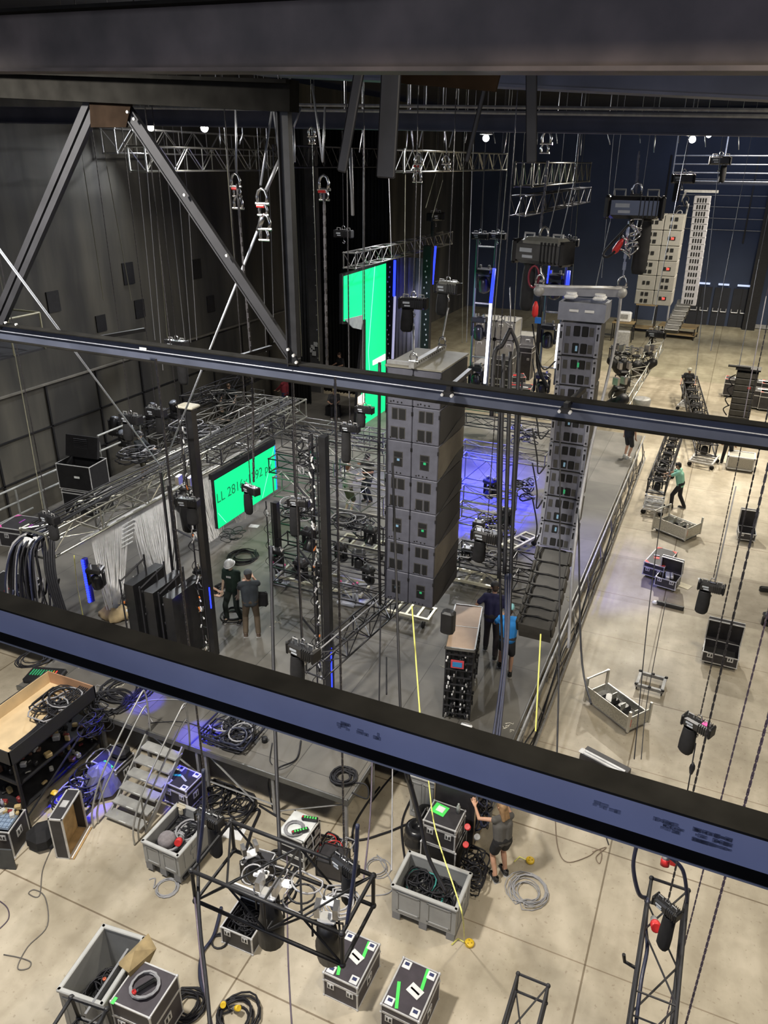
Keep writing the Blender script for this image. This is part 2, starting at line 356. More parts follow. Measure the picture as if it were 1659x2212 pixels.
flat(PY(640,782,Ym),PY(272,232,Ym),.13,.06,'diagonal_brace',t)
flat(PY(637,790,Ym),PY(612,175,Ym),.125,.09,'upright_post',t,BLACK)
a=PY(-160,176,Ym); b2=PY(636,208,Ym); flat(a,b2,.3,.2,'upper_chord',t,SHADED)
g=MB(); g.prism([PY(192,212,Ym-.06),PY(285,216,Ym-.06),PY(272,275,Ym-.06),PY(196,275,Ym-.06)],(0,1,0),.03); g.build('gusset_plate',mat('rusty gusset plate',(.014,.009,.006),1,0,.3,5,spec=.05),t)
for (px,py) in [(276,242),(290,257),(399,421),(490,552),(622,755),(634,768),(640,783),(12,697),(35,701)]:
    g=MB(); g.disc(PY(px,py,Ym-.08),.018,.03,6,axis='Y'); g.build('bolt',ALU,t)
for (px,py,qx,qy) in [(215,738,312,712),(505,783,585,750),(968,850,1015,800),(1222,885,1262,840)]:
    a=P(px,py-9,B.z+.125); z=a.z
    c=P(qx,qy,z); c=a+(c-a).normalized()*min((c-a).length,2.6)
    g=MB(); g.box((a+c)/2,((c-a).length,.05,.05),M=frame_of(a,c)); g.box(a+Vector((0,0,-.05)),(.1,.1,.05)); g.build('cross_bracket',BLACK,t)
    g=MB()
    for s in (-.05,.06): g.disc(a+Vector((s,-.04,-.055)),.018,.05,6,axis='Y')
    g.build('bolt',ALU,t)
g=MB(); q=PY(309,754,Ym-.13); g.box(q,(.11,.01,.035),M=frame_of(A,B)); g.build('type_label',PAPER,t)
# big near beam across the top
t=thing('steel_beam','large brownish near roof girder crossing the top of the view','steel beam')
A=PY(-200,92,4.6); B=PY(1850,70,3.9)
BR=mat('scuffed brown grey girder paint',(.07,.054,.049),.6,.1,.5,2.4,.1)
a=PY(-200,98,4.7); b2=PY(1900,44,4.0)
ibeam_parts(a,b2,.22,.36,.02,.016,t,[SHADED,BR,BR])
# girders further away under the roof
def girder(pa,pb,Y,h,w,label,mats,dy=0):
    t=thing('steel_beam',label,'steel beam'); a=PY(*pa,Y); b=PY(*pb,Y+dy); ibeam_parts(a,b,w,h,.03,.02,t,mats); return t
NB=mat('slate roof girder',(.085,.088,.12),.5,.3,.25,1.2)
girder((540,238),(1900,292),10.5,.62,.4,'slate roof girder at the upper right behind the near girder',[SHADED,NB,NB])
bpy.data.objects.remove(bpy.data.objects[-1]) if False else None
t=[o for o in scn.objects if o.get('label','').startswith('slate roof girder at the upper right')][0]
for ch in list(t.children): bpy.data.objects.remove(ch)
ibeam_parts(PY(560,128,10.6),PY(1900,184,10.6),.42,.40,.03,.02,t,[SHADED,NB,NB])
girder((-200,246),(1900,273),17.5,.40,.3,'long dark roof girder behind which the lifting motors hang',[NB,NB,NB])
for k,(ya,yb,lab) in enumerate([(236,243,'upper thin service rail under the roof'),(243,252,'lower thin service rail under the roof')]):
    b=MB(); b.tube(PY(250,ya-14+k*3,16.4),PY(1900,yb-2+k*5,16.4),.035,6); single('service_rail',b,ALUD,lab,'rail')
def strap(pa,pb,Y,w,label,Y2=None):
    a=PY(*pa,Y); b=PY(*pb,Y2 or Y); x=(b-a).normalized(); y=Vector((0,1,0)); z=x.cross(y).normalized(); q=MB()
    M=Matrix((x,y,z)).transposed(); q.cbox((a+b)/2,((b-a).length,.03,w),.012,M=M); single('hanging_bar',q,STEEL if w<.3 else BLACK,label,'steel bar')
strap((848,100),(833,385),6.5,.17,'broad dark bar hanging under the near girder')
strap((782,120),(738,372),6.2,.085,'slanting dark bar left of the broad hanging bar')
strap((1148,130),(1148,352),9.5,.125,'straight grey post right of the broad hanging bar')
strap((1047,190),(1008,350),9.5,.05,'thin slanting bar left of the grey post')
g=MB(); g.prism([PY(838,150,8),PY(1082,150,8),PY(1070,198,8),PY(838,178,8)],(0,1,0),.04); single('gusset_plate',g,mat('brown gusset',(.016,.010,.006),1,0,.3,4,spec=.05),'brown triangular plate under the near girder','plate')
# catwalk on the far left
t=thing('catwalk','pale steel catwalk corner at the far left edge','catwalk')
q=MB(); z=8.6
a=PX(-60,705,-19.5); c=PX(75,648,-19.5); cy=[PX(-60,700,-19.5).y,PX(80,648,-19.5).y]
q.box((-20.5,(cy[0]+cy[1])/2,a.z-1.1),(2,abs(cy[1]-cy[0]),.06)); q.build('deck',STEEL,t); 
q=MB()
for zz in (0,-.55): q.tube((-19.5,cy[0],a.z+zz),(-19.5,cy[1],a.z+zz),.03); q.tube((-19.5,cy[1],a.z+zz),(-21.3,cy[1],a.z+zz),.03)
for yy in (cy[0],sum(cy)/2,cy[1]): q.tube((-19.5,yy,a.z),(-19.5,yy,a.z-1.1),.03)
q.build('guard_rail',mat('pale yellowish rail',(.35,.33,.22),.6),t)
# ---------------------------------------------------------------- builders
def truss(name,label,a,b,w=.5,h=.5,r=.025,mt=DTR,step=.6,cat='truss',group=None,simple=False,roll=0,n=6):
    a=Vector(a);b=Vector(b);t=thing(name,label,cat,a,0,group); L=(b-a).length
    x=(b-a).normalized()
    y=Vector((0,0,1)).cross(x) if abs(x.z)<.9 else Vector((0,1,0)).cross(x); y.normalize(); z=x.cross(y)
    if roll: 
        R=Matrix.Rotation(roll,3,x); y=R@y; z=R@z
    cor=[(-w/2,-h/2),(w/2,-h/2),(w/2,h/2),(-w/2,h/2)]
    f=lambda s,c: x*s+y*c[0]+z*c[1]
    for c in cor:
        q=MB(); q.tube(f(0,c),f(L,c),r,n); q.build('chord',mt,t,True)
    q=MB(); N=max(1,round(L/step)); d=L/N; lr=r*.55
    for i in range(N):
        for j in range(4):
            c0,c1=cor[j],cor[(j+1)%4]
            if (i+j)%2: c0,c1=c1,c0
            q.tube(f(i*d,c0),f((i+1)*d,c1),lr,5,cap=False)
        if i%2==0:
            for j in range(4): q.tube(f(i*d,cor[j]),f(i*d,cor[(j+1)%4]),lr,5,cap=False)
    q.build('lacing',mt,t)
    for s in (0,L):
        q=MB()
        for j in range(4): q.tube(f(s,cor[j]),f(s,cor[(j+1)%4]),r*.9,6); q.ball(f(s,cor[j]),r*1.5,n=6)
        q.build('end_frame',mt,t)
    return t
def chain_obj(top,bot,label,lk=.042,r=.0065,m=CHAINM,group=None,cat='chain'):
    top=Vector(top);bot=Vector(bot);L=(top-bot).length;n=max(2,int(L/lk)); b=MB()
    for i in range(n):
        p=bot.lerp(top,(i+.5)/n); hl=lk*.72
        if i%2: b.box(p,(r*2.6,r*1.3,hl*2))
        else: b.box(p,(r*1.3,r*2.6,hl*2))
    return single('chain',b,m,label,cat,group=group)
def shackle_part(parent,c,s,m=CHR,nm='shackle',pin=True):
    q=MB(); pts=[(-s*.45,0,-s*.6),(-s*.55,0,0),(-s*.35,0,s*.5),(0,0,s*.7),(s*.35,0,s*.5),(s*.55,0,0),(s*.45,0,-s*.6)]
    q.path([Vector(c)+Vector(p) for p in pts],s*.14,6); o=q.build(nm,m,parent,True)
    if pin: g=MB(); g.tube(Vector(c)+Vector((-s*.7,0,-s*.6)),Vector(c)+Vector((s*.75,0,-s*.6)),s*.13,8); g.build('pin',RED if pin=='r' else CHR,o)
FRS=mat('silver hoist cover',(.42,.42,.38),.3,.6,.12,6)
def hoist(label,px,py,d,size=.5,rz=0.0,bag='L',top=True,pink=False,lid=False,up=None,chain=True,group='lifting motors',baglen=.75,blab=None,loc=None,chz=15.44,name='chain_hoist',bright=False):
    c=D(px,py,d) if loc is None else Vector(loc); t=thing(name,label,'lifting motor',c,rz,group); s=size
    BM=BLACKG if not bright else mat('polished grey motor case',(.16,.16,.16),.25,.5,.2,4)
    q=MB(); q.cbox((0,0,0),(s,s*.42,s*.40),s*.07); q.build('motor_body',BM,t)
    q=MB()
    for sx in (-1,1): q.cbox((sx*s*.5,0,0),(s*.1,s*.45,s*.43),s*.06)
    q.build('end_cap',BLACK,t)
    if bright: q=MB(); q.cbox((s*.06,0,s*.16),(s*.86,s*.38,s*.2),s*.06); q.build('silver_cover',FRS,t)
    q=MB()
    for i in range(5): q.box((s*(.1+i*.075),0,s*.01),(s*.02,s*.46,s*.36))
    q.build('cooling_rib',BLACK,t)
    for sx in (-1,1):
        q=MB(); q.path([(sx*s*.3-s*.1,0,s*.2),(sx*s*.3-s*.1,0,s*.31),(sx*s*.3+s*.1,0,s*.31),(sx*s*.3+s*.1,0,s*.2)],s*.022,6); q.build('handle',ALU if bright else ALUD,t)
    q=MB(); q.box((-s*.22,-s*.217,s*.04),(s*.26,.006,s*.07)); q.box((-s*.18,-s*.217,-s*.07),(s*.22,.006,s*.05)); q.build('nameplate',LBL,t)
    if pink: q=MB(); q.box((s*.25,0,s*.205),(s*.2,s*.22,.008)); q.build('tape_mark',PINK,t)
    shackle_part(t,(0,0,s*.32),s*.16); 
    q=MB(); q.path([(0,0,-s*.2),(0,0,-s*.35),(s*.07,0,-s*.42),(s*.05,0,-s*.5),(-s*.03,0,-s*.5),(-s*.07,0,-s*.44)],s*.03,6); q.build('hook',CHR,t,True)
    if bag:
        sx={'L':-.22,'R':.22}[bag]; n=10; w=min(s*.36,.165); pts=[]; q=MB()
        prof=[(w*.62,-s*.22),(w*.7,-s*.35),(w*.76,-s*.22-baglen*.5*s*1.2),(w*.74,-s*.22-baglen*s*.98),(w*.55,-s*.25-baglen*s*1.06)]
        vs=[];fs=[];n=12
        for j,(rr,zz) in enumerate(prof):
            for i in range(n): a=2*PI*i/n; wob=1+.07*math.sin(3*a+j); vs.append((sx*s+rr*wob*math.cos(a),-s*.05+rr*.8*wob*math.sin(a),zz))
        for j in range(len(prof)-1):
            for i in range(n): fs.append((j*n+i,j*n+(i+1)%n,(j+1)*n+(i+1)%n,(j+1)*n+i))
        fs.append(tuple((len(prof)-1)*n+i for i in range(n)))
        q.add(vs,fs); o=q.build('chain_bag',CLOTH,t,True)
        g=MB(); g.path([(sx*s+w*.62*math.cos(2*PI*i/n),-s*.05+w*.5*math.sin(2*PI*i/n),-s*.22) for i in range(n)],s*.014,5,closed=True); g.build('bag_rim',BLACK,o)
        g=MB()
        for dx in (-.4,.4): g.tube((sx*s+dx*w,-s*.05,-s*.22),(sx*s+dx*w*.6,0,-s*.12),s*.012)
        g.build('bag_strap',BLACK,o)
    if chain: chain_obj((c.x,c.y,chz),(c.x,c.y,c.z+s*.42),blab or ('chain above the '+label.split(',')[0].replace('the ','').replace('lifting ','')),group='lifting motor chains')
    return t
def casters(t,w,d,r=.05,fr=ALUD):
    for sx in (-1,1):
        for sy in (-1,1):
            x=sx*(w/2-.1);y=sy*(d/2-.1); q=MB(); q.disc((x,y+.03,r),r,.035,12,axis='X'); c=q.build('caster_wheel',mat('grey rubber wheel',(.12,.12,.13),.6),t,True)
            g=MB(); g.box((x,y,r*2+.012),(.08,.08,.02)); g.box((x-.025,y+.015,r*1.5),(.008,.05,r)); g.box((x+.025,y+.015,r*1.5),(.008,.05,r)); g.build('caster_fork',fr,c)
def edges_box(q,c,d,e=.022):
    cx,cy,cz=c; w,dd,h=d
    for sx in (-1,1):
        for sy in (-1,1): q.box((cx+sx*(w/2-e/2+.003),cy+sy*(dd/2-e/2+.003),cz),(e,e,h+.006))
        for sz in (-1,1): q.box((cx+sx*(w/2-e/2+.003),cy,cz+sz*(h/2-e/2+.003)),(e,dd+.006,e))
    for sy in (-1,1):
        for sz in (-1,1): q.box((cx,cy+sy*(dd/2-e/2+.003),cz+sz*(h/2-e/2+.003)),(w+.006,e,e))
def latch(parent,x,y,z,nx,ny,s=.1,nm='latch'):
    q=MB(); d=(s,.012,s*.95) if ny else (.012,s,s*.95)
    q.box((x,y,z),d,k=0); dd=(s*.62,.014,s*.5) if ny else (.014,s*.62,s*.5); q.box((x+nx*.002,y+ny*.002,z),dd,k=1)
    dd=(s*.2,.02,s*.6) if ny else (.02,s*.2,s*.6); q.box((x+nx*.004,y+ny*.004,z),dd,k=0); q.build(nm,[ALU,HOLE],parent)
def flight_case(label,loc,rz,w,d,h,lam=CASE,lid='closed',cast=True,lidh=.16,tape=None,plates=False,paper=None,redc=False,group=None,name='flight_case',latches=True,open_ang=100):
    t=thing(name,label,'flight case',loc,rz,group); z0=.12 if cast else 0; bh=h-z0-(lidh if lid!='none' else 0)
    if cast: casters(t,w,d)
    q=MB(); th=.02; cz=z0+bh/2
    if lid=='closed': q.box((0,0,cz),(w-.01,d-.01,bh)); q.build('case_body',lam,t)
    else:
        for sx in (-1,1): q.box((sx*(w/2-th/2-.005),0,cz),(th,d-.01,bh))
        for sy in (-1,1): q.box((0,sy*(d/2-th/2-.005),cz),(w-.01-2*th,th,bh))
        q.box((0,0,z0+th/2),(w-.01,d-.01,th)); q.build('case_body',lam,t)
        q=MB(); q.box((0,0,z0+.05),(w-.06,d-.06,.05)); q.build('case_lining',mat('dark foam lining',(.02,.02,.022),.95,0,.2,8),t)
    q=MB(); edges_box(q,(0,0,cz),(w,d,bh)); 
    for sx in (-1,1):
        for sy in (-1,1):
            for zz in (z0+.01,z0+bh-.01): q.ball((sx*(w/2-.005),sy*(d/2-.005),zz),.022,n=6)
    q.build('aluminium_edging',ALU,t)
    if latches:
        for sx in (-.28,.28): latch(t,sx*w,-d/2-.004,z0+bh*.78,0,-1,min(.14,w*.2))
        for sx in (-1,1): latch(t,sx*(w/2+.004),0,z0+bh*.62,sx,0,min(.16,d*.3),'handle')
        for sx in (-.28,.28): latch(t,sx*w,d/2+.004,z0+bh*.78,0,1,min(.14,w*.2))
    if lid=='closed':
        lc=z0+bh+lidh/2; q=MB(); q.box((0,0,lc),(w-.01,d-.01,lidh-.006)); L=q.build('lid',lam,t)
        q=MB(); edges_box(q,(0,0,lc),(w,d,lidh-.006)); q.build('lid_edging',ALU,L)
        q=MB()
        for sx in (-1,1):
            for sy in (-1,1): q.ball((sx*(w/2-.008),sy*(d/2-.008),h-.012),.026,n=6)
        q.build('ball_corner',ALU,L)
        if plates:
            for sx in (-1,1):
                for sy in (-1,1):
                    q=MB(); q.cbox((sx*(w*.33),sy*(d*.38),h+.002),(.13,.13,.014),.02); q.box((sx*(w*.33),sy*(d*.38)+.01,h+.010),(.07,.05,.004),k=1); q.build('caster_dish',[WHT,mat('dark blue mark',(.03,.04,.12),.5)],L)
        if tape:
            for (tx,ty,l,ang,mt) in tape: q=MB(); q.box((tx*w,ty*d,h+.003),(.05,l,.004),rz=ang); q.build('tape_strip',mt,L)
        if redc:
            for sx in (-1,1):
                for sy in (-1,1): q=MB(); q.prism([(sx*w*.49,sy*d*.49,h+.002),(sx*w*.49-sx*.16,sy*d*.49,h+.002),(sx*w*.49,sy*d*.49-sy*.16,h+.002)] if sx*sy>0 else [(sx*w*.49,sy*d*.49,h+.002),(sx*w*.49,sy*d*.49-sy*.16,h+.002),(sx*w*.49-sx*.16,sy*d*.49,h+.002)],(0,0,1),.004); q.build('tape_corner',redc if not isinstance(redc,bool) else REDT,L)
        if paper:
            for (tx,ty,pw,pd,ang,mt) in paper:
                q=MB(); q.box((tx*w,ty*d,h+.005),(pw,pd,.004),rz=ang); p=q.build('paper_label',mt,L)
    elif lid=='open':
        a=-math.radians(open_ang); q=MB(); ly=d/2; lz=z0+bh; M=Matrix.Rotation(a,3,'X')
        # lid as a shallow tray hinged on the back edge
        def LP(x,y,z): return Vector((0,ly,lz))+M@Vector((x,y-0,z))
        for (c,dd) in [((0,-d/2,lidh-.01),(w-.01,d,.018)),((0,-.01,lidh/2),(w-.01,.018,lidh)),((0,-d+.01,lidh/2),(w-.01,.018,lidh)),((-w/2+.012,-d/2,lidh/2),(.018,d,lidh)),((w/2-.012,-d/2,lidh/2),(.018,d,lidh))]:
            q.box(LP(*c),dd,M=M.inverted() if False else M)
        L=q.build('lid',lam,t); q=MB(); e=.024
        for zz in (0,lidh):
            for yy in (0,-d): q.box(LP(0,yy,zz),(w+.006,e,e),M=M)
            for xx in (-w/2,w/2): q.box(LP(xx,-d/2,zz),(e,d,e),M=M)
        q.build('lid_edging',ALU,L)
    return t
def bin_box(label,loc,rz,w,d,h,rim=.04,feet=True,dolly=False,name='plastic_bin',partition=None):
    t=thing(name,label,'plastic bin',loc,rz); z0=.16 if feet else 0.02; th=.04; q=MB()
    for sx in (-1,1): q.box((sx*(w/2-th/2),0,(h+z0)/2),(th,d,h-z0))
    for sy in (-1,1): q.box((0,sy*(d/2-th/2),(h+z0)/2),(w-2*th,th,h-z0))
    q.box((0,0,z0+.022),(w-2*th,d-2*th,.04)); q.build('bin_wall',GREY,t)
    q=MB()
    for sx in (-1,1): q.cbox((sx*(w/2-.01),0,h),(.07,d+.04,.05),.012)
    for sy in (-1,1): q.cbox((0,sy*(d/2-.01),h),(w+.04,.07,.05),.012)
    q.build('rim',mat('light bin rim',(.42,.425,.42),.5,0,.08,5),t)
    for sy in (-1,1):
        for px in (-.24,.24):
            q=MB(); e=.012
            for a in (-1,1): q.box((px*w+a*w*.17,sy*(d/2+e/2),(h+z0)/2),(.03,e,(h-z0)*.72)); q.box((px*w,sy*(d/2+e/2),(h+z0)/2+a*(h-z0)*.36),(w*.34+.03,e,.03))
            q.build('raised_panel',GREY,t)
    for sx in (-1,1):
        q=MB(); e=.012
        for a in (-1,-.33,.33,1): q.box((sx*(w/2+e/2),a*d*.34,(h+z0)/2),(e,.03,(h-z0)*.72))
        q.box((sx*(w/2+e/2),0,h*.66),(e*1.5,d*.36,.09)); q.build('raised_rib',GREY,t)
    if feet:
        for sx in (-1,0,1):
            q=MB(); q.box((sx*(w/2-.08),0,.08),(.14,d,.16)); q.build('foot',GREYD,t)
    if dolly:
        q=MB(); q.box((0,0,.07),(w+.1,d*.9,.05)); q.build('dolly_base',BLACK,t)
    return t
def coil(label,c,R,n=8,r=.012,m=CAB,jit=.15,h=.05,tail=None,seed=0,group=None,name='cable_coil',squash=1.0):
    rnd=random.Random(seed); pts=[]; N=14; ph=rnd.random()*6; ox=oy=0
    for i in range(n*N+1):
        a=2*PI*i/N; 
        if i%N==0: rr=R*(1-jit*rnd.random()*2.0); ex=rnd.uniform(-1,1)*R*jit*1.1; ey=rnd.uniform(-1,1)*R*jit*1.1
        ox+=(ex-ox)*.15; oy+=(ey-oy)*.15
        pts.append(Vector(c)+Vector((ox+rr*math.cos(a+ph),(oy+rr*math.sin(a+ph))*squash,r+h*(i/(n*N))*(.6+.4*math.sin(i*.9)))))
    if tail: pts+= [Vector(p) for p in smoothpts([pts[-1]]+[Vector(p) for p in tail],6)[1:]]
    b=MB(); b.path(pts,r,5); return single(name,b,m,label,'cable coil',group=group,smooth=True)
def tangle(label,c,dim,n=14,r=.014,mats=(CAB,),seed=0,name='cable_tangle',cat='cables',loopy=.5):
    rnd=random.Random(seed); b=MB(); c=Vector(c)
    for k in range(n):
        p=Vector((rnd.uniform(-1,1)*dim[0]*.35,rnd.uniform(-1,1)*dim[1]*.35,0)); R=rnd.uniform(.25,.5)*min(dim[0],dim[1])
        pts=[]; a0=rnd.random()*6; e=rnd.uniform(.6,1.2); tilt=rnd.uniform(-.5,.5)
        for i in range(22):
            a=a0+i*.42; q=p+Vector((R*math.cos(a)*e,R*math.sin(a),0)); q.x=max(-dim[0]/2+r,min(dim[0]/2-r,q.x)); q.y=max(-dim[1]/2+r,min(dim[1]/2-r,q.y))
            q.z=r+dim[2]*(k/n*.8+.2*abs(math.sin(a*loopy+k)))*.95; pts.append(c+q)
        b.mi(k%len(mats)); b.path(pts,r*rnd.uniform(.7,1.2),5)
    return single(name,b,list(mats),label,cat,smooth=True)
# ---------------------------------------------------------------- people
def _ball(q,c,r,n=7): q.ball(c,r,n=n)
def capsule(q,a,b,ra,rb,n=10):
    q.tube(a,b,ra,n,r2=rb); q.ball(a,ra,n=8); q.ball(b,rb,n=8)
def remesh(q,name,m,parent,vox,it=3):
    me=bpy.data.meshes.new(name); me.from_pydata(q.v,[],q.f); o=bpy.data.objects.new(name,me); scn.collection.objects.link(o)
    r=o.modifiers.new('r','REMESH'); r.mode='VOXEL'; r.voxel_size=vox; r.use_smooth_shade=True
    s=o.modifiers.new('s','SMOOTH'); s.iterations=it; s.factor=.5
    dg=bpy.context.evaluated_depsgraph_get(); ev=o.evaluated_get(dg); nm=bpy.data.meshes.new_from_object(ev)
    o.modifiers.clear(); o.data=nm; bpy.data.meshes.remove(me); nm.name=name; nm.materials.clear(); nm.materials.append(m)
    nm.polygons.foreach_set('use_smooth',[True]*len(nm.polygons)); o.parent=parent; return o
def ik(a,t,l1,l2,pole):
    a=Vector(a);t=Vector(t);d=t-a;L=min(d.length,(l1+l2)*.995); 
    if d.length<1e-4: d=Vector((0,0,-1))
    d.normalize(); t=a+d*L; x=(l1*l1-l2*l2+L*L)/(2*L); h=math.sqrt(max(0,l1*l1-x*x)); p=Vector(pole); p=(p-d*p.dot(d)); p.normalize() if p.length>1e-5 else None
    return a+d*x+p*h,t
def person(label,loc,face,h=1.76,lean=0,side=0,pel=None,hl=None,hr=None,fl=None,fr=None,head=(0,0),shirt=(.02,.02,.025),legs=(.03,.03,.035),shorts=False,sleeve='short',hair=(.05,.03,.02),hairlen='short',helmet=None,cap=None,shoes=(.03,.03,.03),skin=(.56,.33,.23),female=False,extra=None,kneep=None,elbp=None,bare=False,emblem=None):
    """face = heading in the floor plane (radians, 0 = +Y); local x right, y forward, z up"""
    t=thing('person',label,'person',loc,face); s=h/1.76; V=Vector
    pz=.93*s if pel is None else pel
    pelv=V((side*.3,0,pz)) ; cl=math.radians(lean); up=V((math.sin(side),math.sin(cl),math.cos(cl))).normalized(); fwd=V((0,math.cos(cl),-math.sin(cl)))
    chest=pelv+up*.34*s; neck=pelv+up*.53*s; sw=(.165 if female else .19)*s
    shl=neck+V((-sw,0,0))-up*.05*s; shr=neck+V((sw,0,0))-up*.05*s
    hp,hy=math.radians(head[0]),math.radians(head[1]); hd=(up*.6+V((0,0,.4))).normalized(); hf=V((-math.sin(hy)*math.cos(hp),math.cos(hy)*math.cos(hp),-math.sin(hp)))
    hc=neck+hd*.17*s+hf*.035*s; hu=(V((0,0,1))-hf*V((0,0,1)).dot(hf)).normalized(); hx=hf.cross(hu).normalized()
    hl=V(hl)*s if hl else V((-sw-.07,.08,.80*1)); hr=V(hr)*s if hr else V((sw+.07,.08,.80))
    hl=V(hl); hr=V(hr)
    el,wl=ik(shl,hl,.29*s,.26*s,(elbp or [(-.5,-1,-.3),(.5,-1,-.3)])[0]); er,wr=ik(shr,hr,.29*s,.26*s,(elbp or [(-.5,-1,-.3),(.5,-1,-.3)])[1])
    hw=.09*s; hipl=pelv+V((-hw,0,-.03)); hipr=pelv+V((hw,0,-.03))
    fl=V(fl) if fl else V((-.12,0,0)); fr=V(fr) if fr else V((.12,0,0))
    kp=kneep or [(-.1,1,0),(.1,1,0)]
    kl,al=ik(hipl,fl+V((0,0,.09)),.44*s,.42*s,kp[0]); kr,ar=ik(hipr,fr+V((0,0,.09)),.44*s,.42*s,kp[1])
    sk=mat('skin tone %.2f'%skin[0],skin,.55,0,.08,8); q=MB(); w_=.88 if female else 1
    # torso, neck, head
    capsule(q,pelv+V((-.06*s,0,0)),chest+V((-.07*s,0,0)),.115*s*w_,.125*s*w_); capsule(q,pelv+V((.06*s,0,0)),chest+V((.07*s,0,0)),.115*s*w_,.125*s*w_)
    capsule(q,shl,shr,.062*s*w_,.062*s*w_); capsule(q,chest,neck-up*.04*s,.12*s*w_,.075*s*w_); capsule(q,neck-up*.06*s,hc-hd*.04*s,.056*s*w_,.052*s)
    M=Matrix((hx,hf,hu)).transposed(); q.lathe(hc,[(.002,-.118),(.045,-.11),(.062,-.07),(.074,-.02),(.081,.03),(.076,.075),(.05,.108),(.002,.12)],14,M=M@Matrix.Diagonal((s*.95,s*1.15,s)))
    q.tube(hc+hf*.08*s+hu*.01*s,hc+hf*.112*s-hu*.025*s,.010*s,6,r2=.017*s)     # nose
    q.tube(hc+hf*.075*s-hu*.055*s-hx*.025*s,hc+hf*.075*s-hu*.055*s+hx*.025*s,.014*s,6) # mouth
    q.ball(hc+hf*.062*s-hu*.088*s,.026*s,n=6)
    for sg in (-1,1):
        q.tube(hc+hx*sg*.07*s-hu*.03*s,hc+hx*sg*.087*s+hu*.03*s,.016*s,6)       # ear
        q.tube(hc+hf*.078*s+hu*.035*s+hx*sg*.012*s,hc+hf*.072*s+hu*.035*s+hx*sg*.05*s,.012*s,6) # brow
    def arm(sh,e,w,sg):
        capsule(q,sh,e,.05*s*w_,.038*s*w_); capsule(q,e,w,.040*s*w_,.026*s*w_)
        d=(w-e).normalized(); sd=d.cross(V((0,0,1)))
        if sd.length<.2: sd=V((0,1,0))
        sd.normalize(); nn=d.cross(sd).normalized(); pc=w+d*.075*s
        for u in (-.026,0,.026): q.tube(w+sd*u*.5*s,w+d*.085*s+sd*u*s,.016*s,6,r2=.015*s); q.ball(w+d*.085*s+sd*u*s,.015*s,n=6)
        for i,(u,l) in enumerate([(-.036,.060),(-.012,.078),(.012,.084),(.036,.074)]):
            a=w+d*.085*s+sd*u*s; m1=a+(d*l*.55+sd*u*.15-nn*.010)*s; m2=m1+(d*l*.40-nn*.028)*s
            q.tube(a,m1,.0105*s,6,r2=.0095*s); q.ball(m1,.0098*s,n=6); q.tube(m1,m2,.0095*s,6,r2=.008*s); q.ball(m2,.0082*s,n=6)
        a=w+d*.03*s+sd*.028*sg*s; m1=a+(d*.035+sd*sg*.034-nn*.008)*s; m2=m1+(d*.034+sd*sg*.008-nn*.012)*s
        q.tube(a,m1,.0135*s,6,r2=.011*s); q.ball(m1,.011*s,n=6); q.tube(m1,m2,.0105*s,6,r2=.009*s); q.ball(m2,.009*s,n=6)
        return w+d*.1*s
    pl=arm(shl,el,wl,1); pr=arm(shr,er,wr,-1)
    for hp_,k,a in ((hipl,kl,al),(hipr,kr,ar)):
        capsule(q,hp_,k,.083*s,.052*s); mid=k.lerp(a,.3); capsule(q,k,mid,.050*s,.056*s); capsule(q,mid,a,.056*s,.036*s)
        capsule(q,a-V((0,0,.03)),a+V((0,.13,-.05)),.036*s,.026*s)
    remesh(q,'body',sk,t,.0085 if not bare else .012,2)
    # clothing
    q=MB(); g=.014*s
    capsule(q,pelv+V((-.06*s,0,.0)),chest+V((-.07*s,0,0)),.125*s*w_+g*.6,.128*s*w_+g); capsule(q,pelv+V((.06*s,0,.0)),chest+V((.07*s,0,0)),.125*s*w_+g*.6,.128*s*w_+g)
    capsule(q,shl,shr,.062*s*w_+g,.062*s*w_+g); capsule(q,chest,neck-up*.035*s,.125*s*w_+g*.8,.076*s*w_+g*.8)
    f={'short':.62,'long':1,'none':0}[sleeve]
    for sh,e,w in ((shl,el,wl),(shr,er,wr)):
        if f: capsule(q,sh,sh.lerp(e,1 if f==1 else .7),.05*s*w_+g*1.1,.046*s*w_+g*(.9 if f==1 else 1.3))
        if f==1: capsule(q,e,w-(w-e)*.06,.042*s+g,.03*s+g)
    so=remesh(q,'shirt',mat('shirt %.2f %.2f %.2f'%shirt,shirt,.85,0,.15,5),t,.018,2)
    q=MB(); capsule(q,pelv+V((-.07*s,0,.04)),pelv+V((.07*s,0,.04)),.128*s*w_+g*.3,.128*s*w_+g*.3)
    for hp_,k,a in ((hipl,kl,al),(hipr,kr,ar)):
        if shorts=='mini': capsule(q,hp_,hp_.lerp(k,.62),.095*s+g,.085*s+g)
        elif shorts: capsule(q,hp_,hp_.lerp(k,.92),.088*s+g,.075*s+g)
        else: capsule(q,hp_,k,.086*s+g,.062*s+g); capsule(q,k,a+V((0,0,.02)),.062*s+g,.052*s+g)
    remesh(q,'shorts' if shorts else 'trousers',mat('legwear %.2f %.2f %.2f'%legs,legs,.85,0,.2,6),t,.018,2)
    for a,foot in ((al,fl),(ar,fr)):
        q=MB(); c=a+V((0,.055,-.058)); q.cbox(c,(.10*s,.28*s,.075*s),.03,k=0); q.cbox(a+V((0,-.02,-.005)),(.095*s,.12*s,.09*s),.03,k=0); q.box(c-V((0,0,.034*s)),(.104*s,.285*s,.02),k=1); q.build('shoe',[mat('shoe %.2f'%shoes[0],shoes,.6),mat('shoe sole',(.35,.35,.35),.6)],t,True)
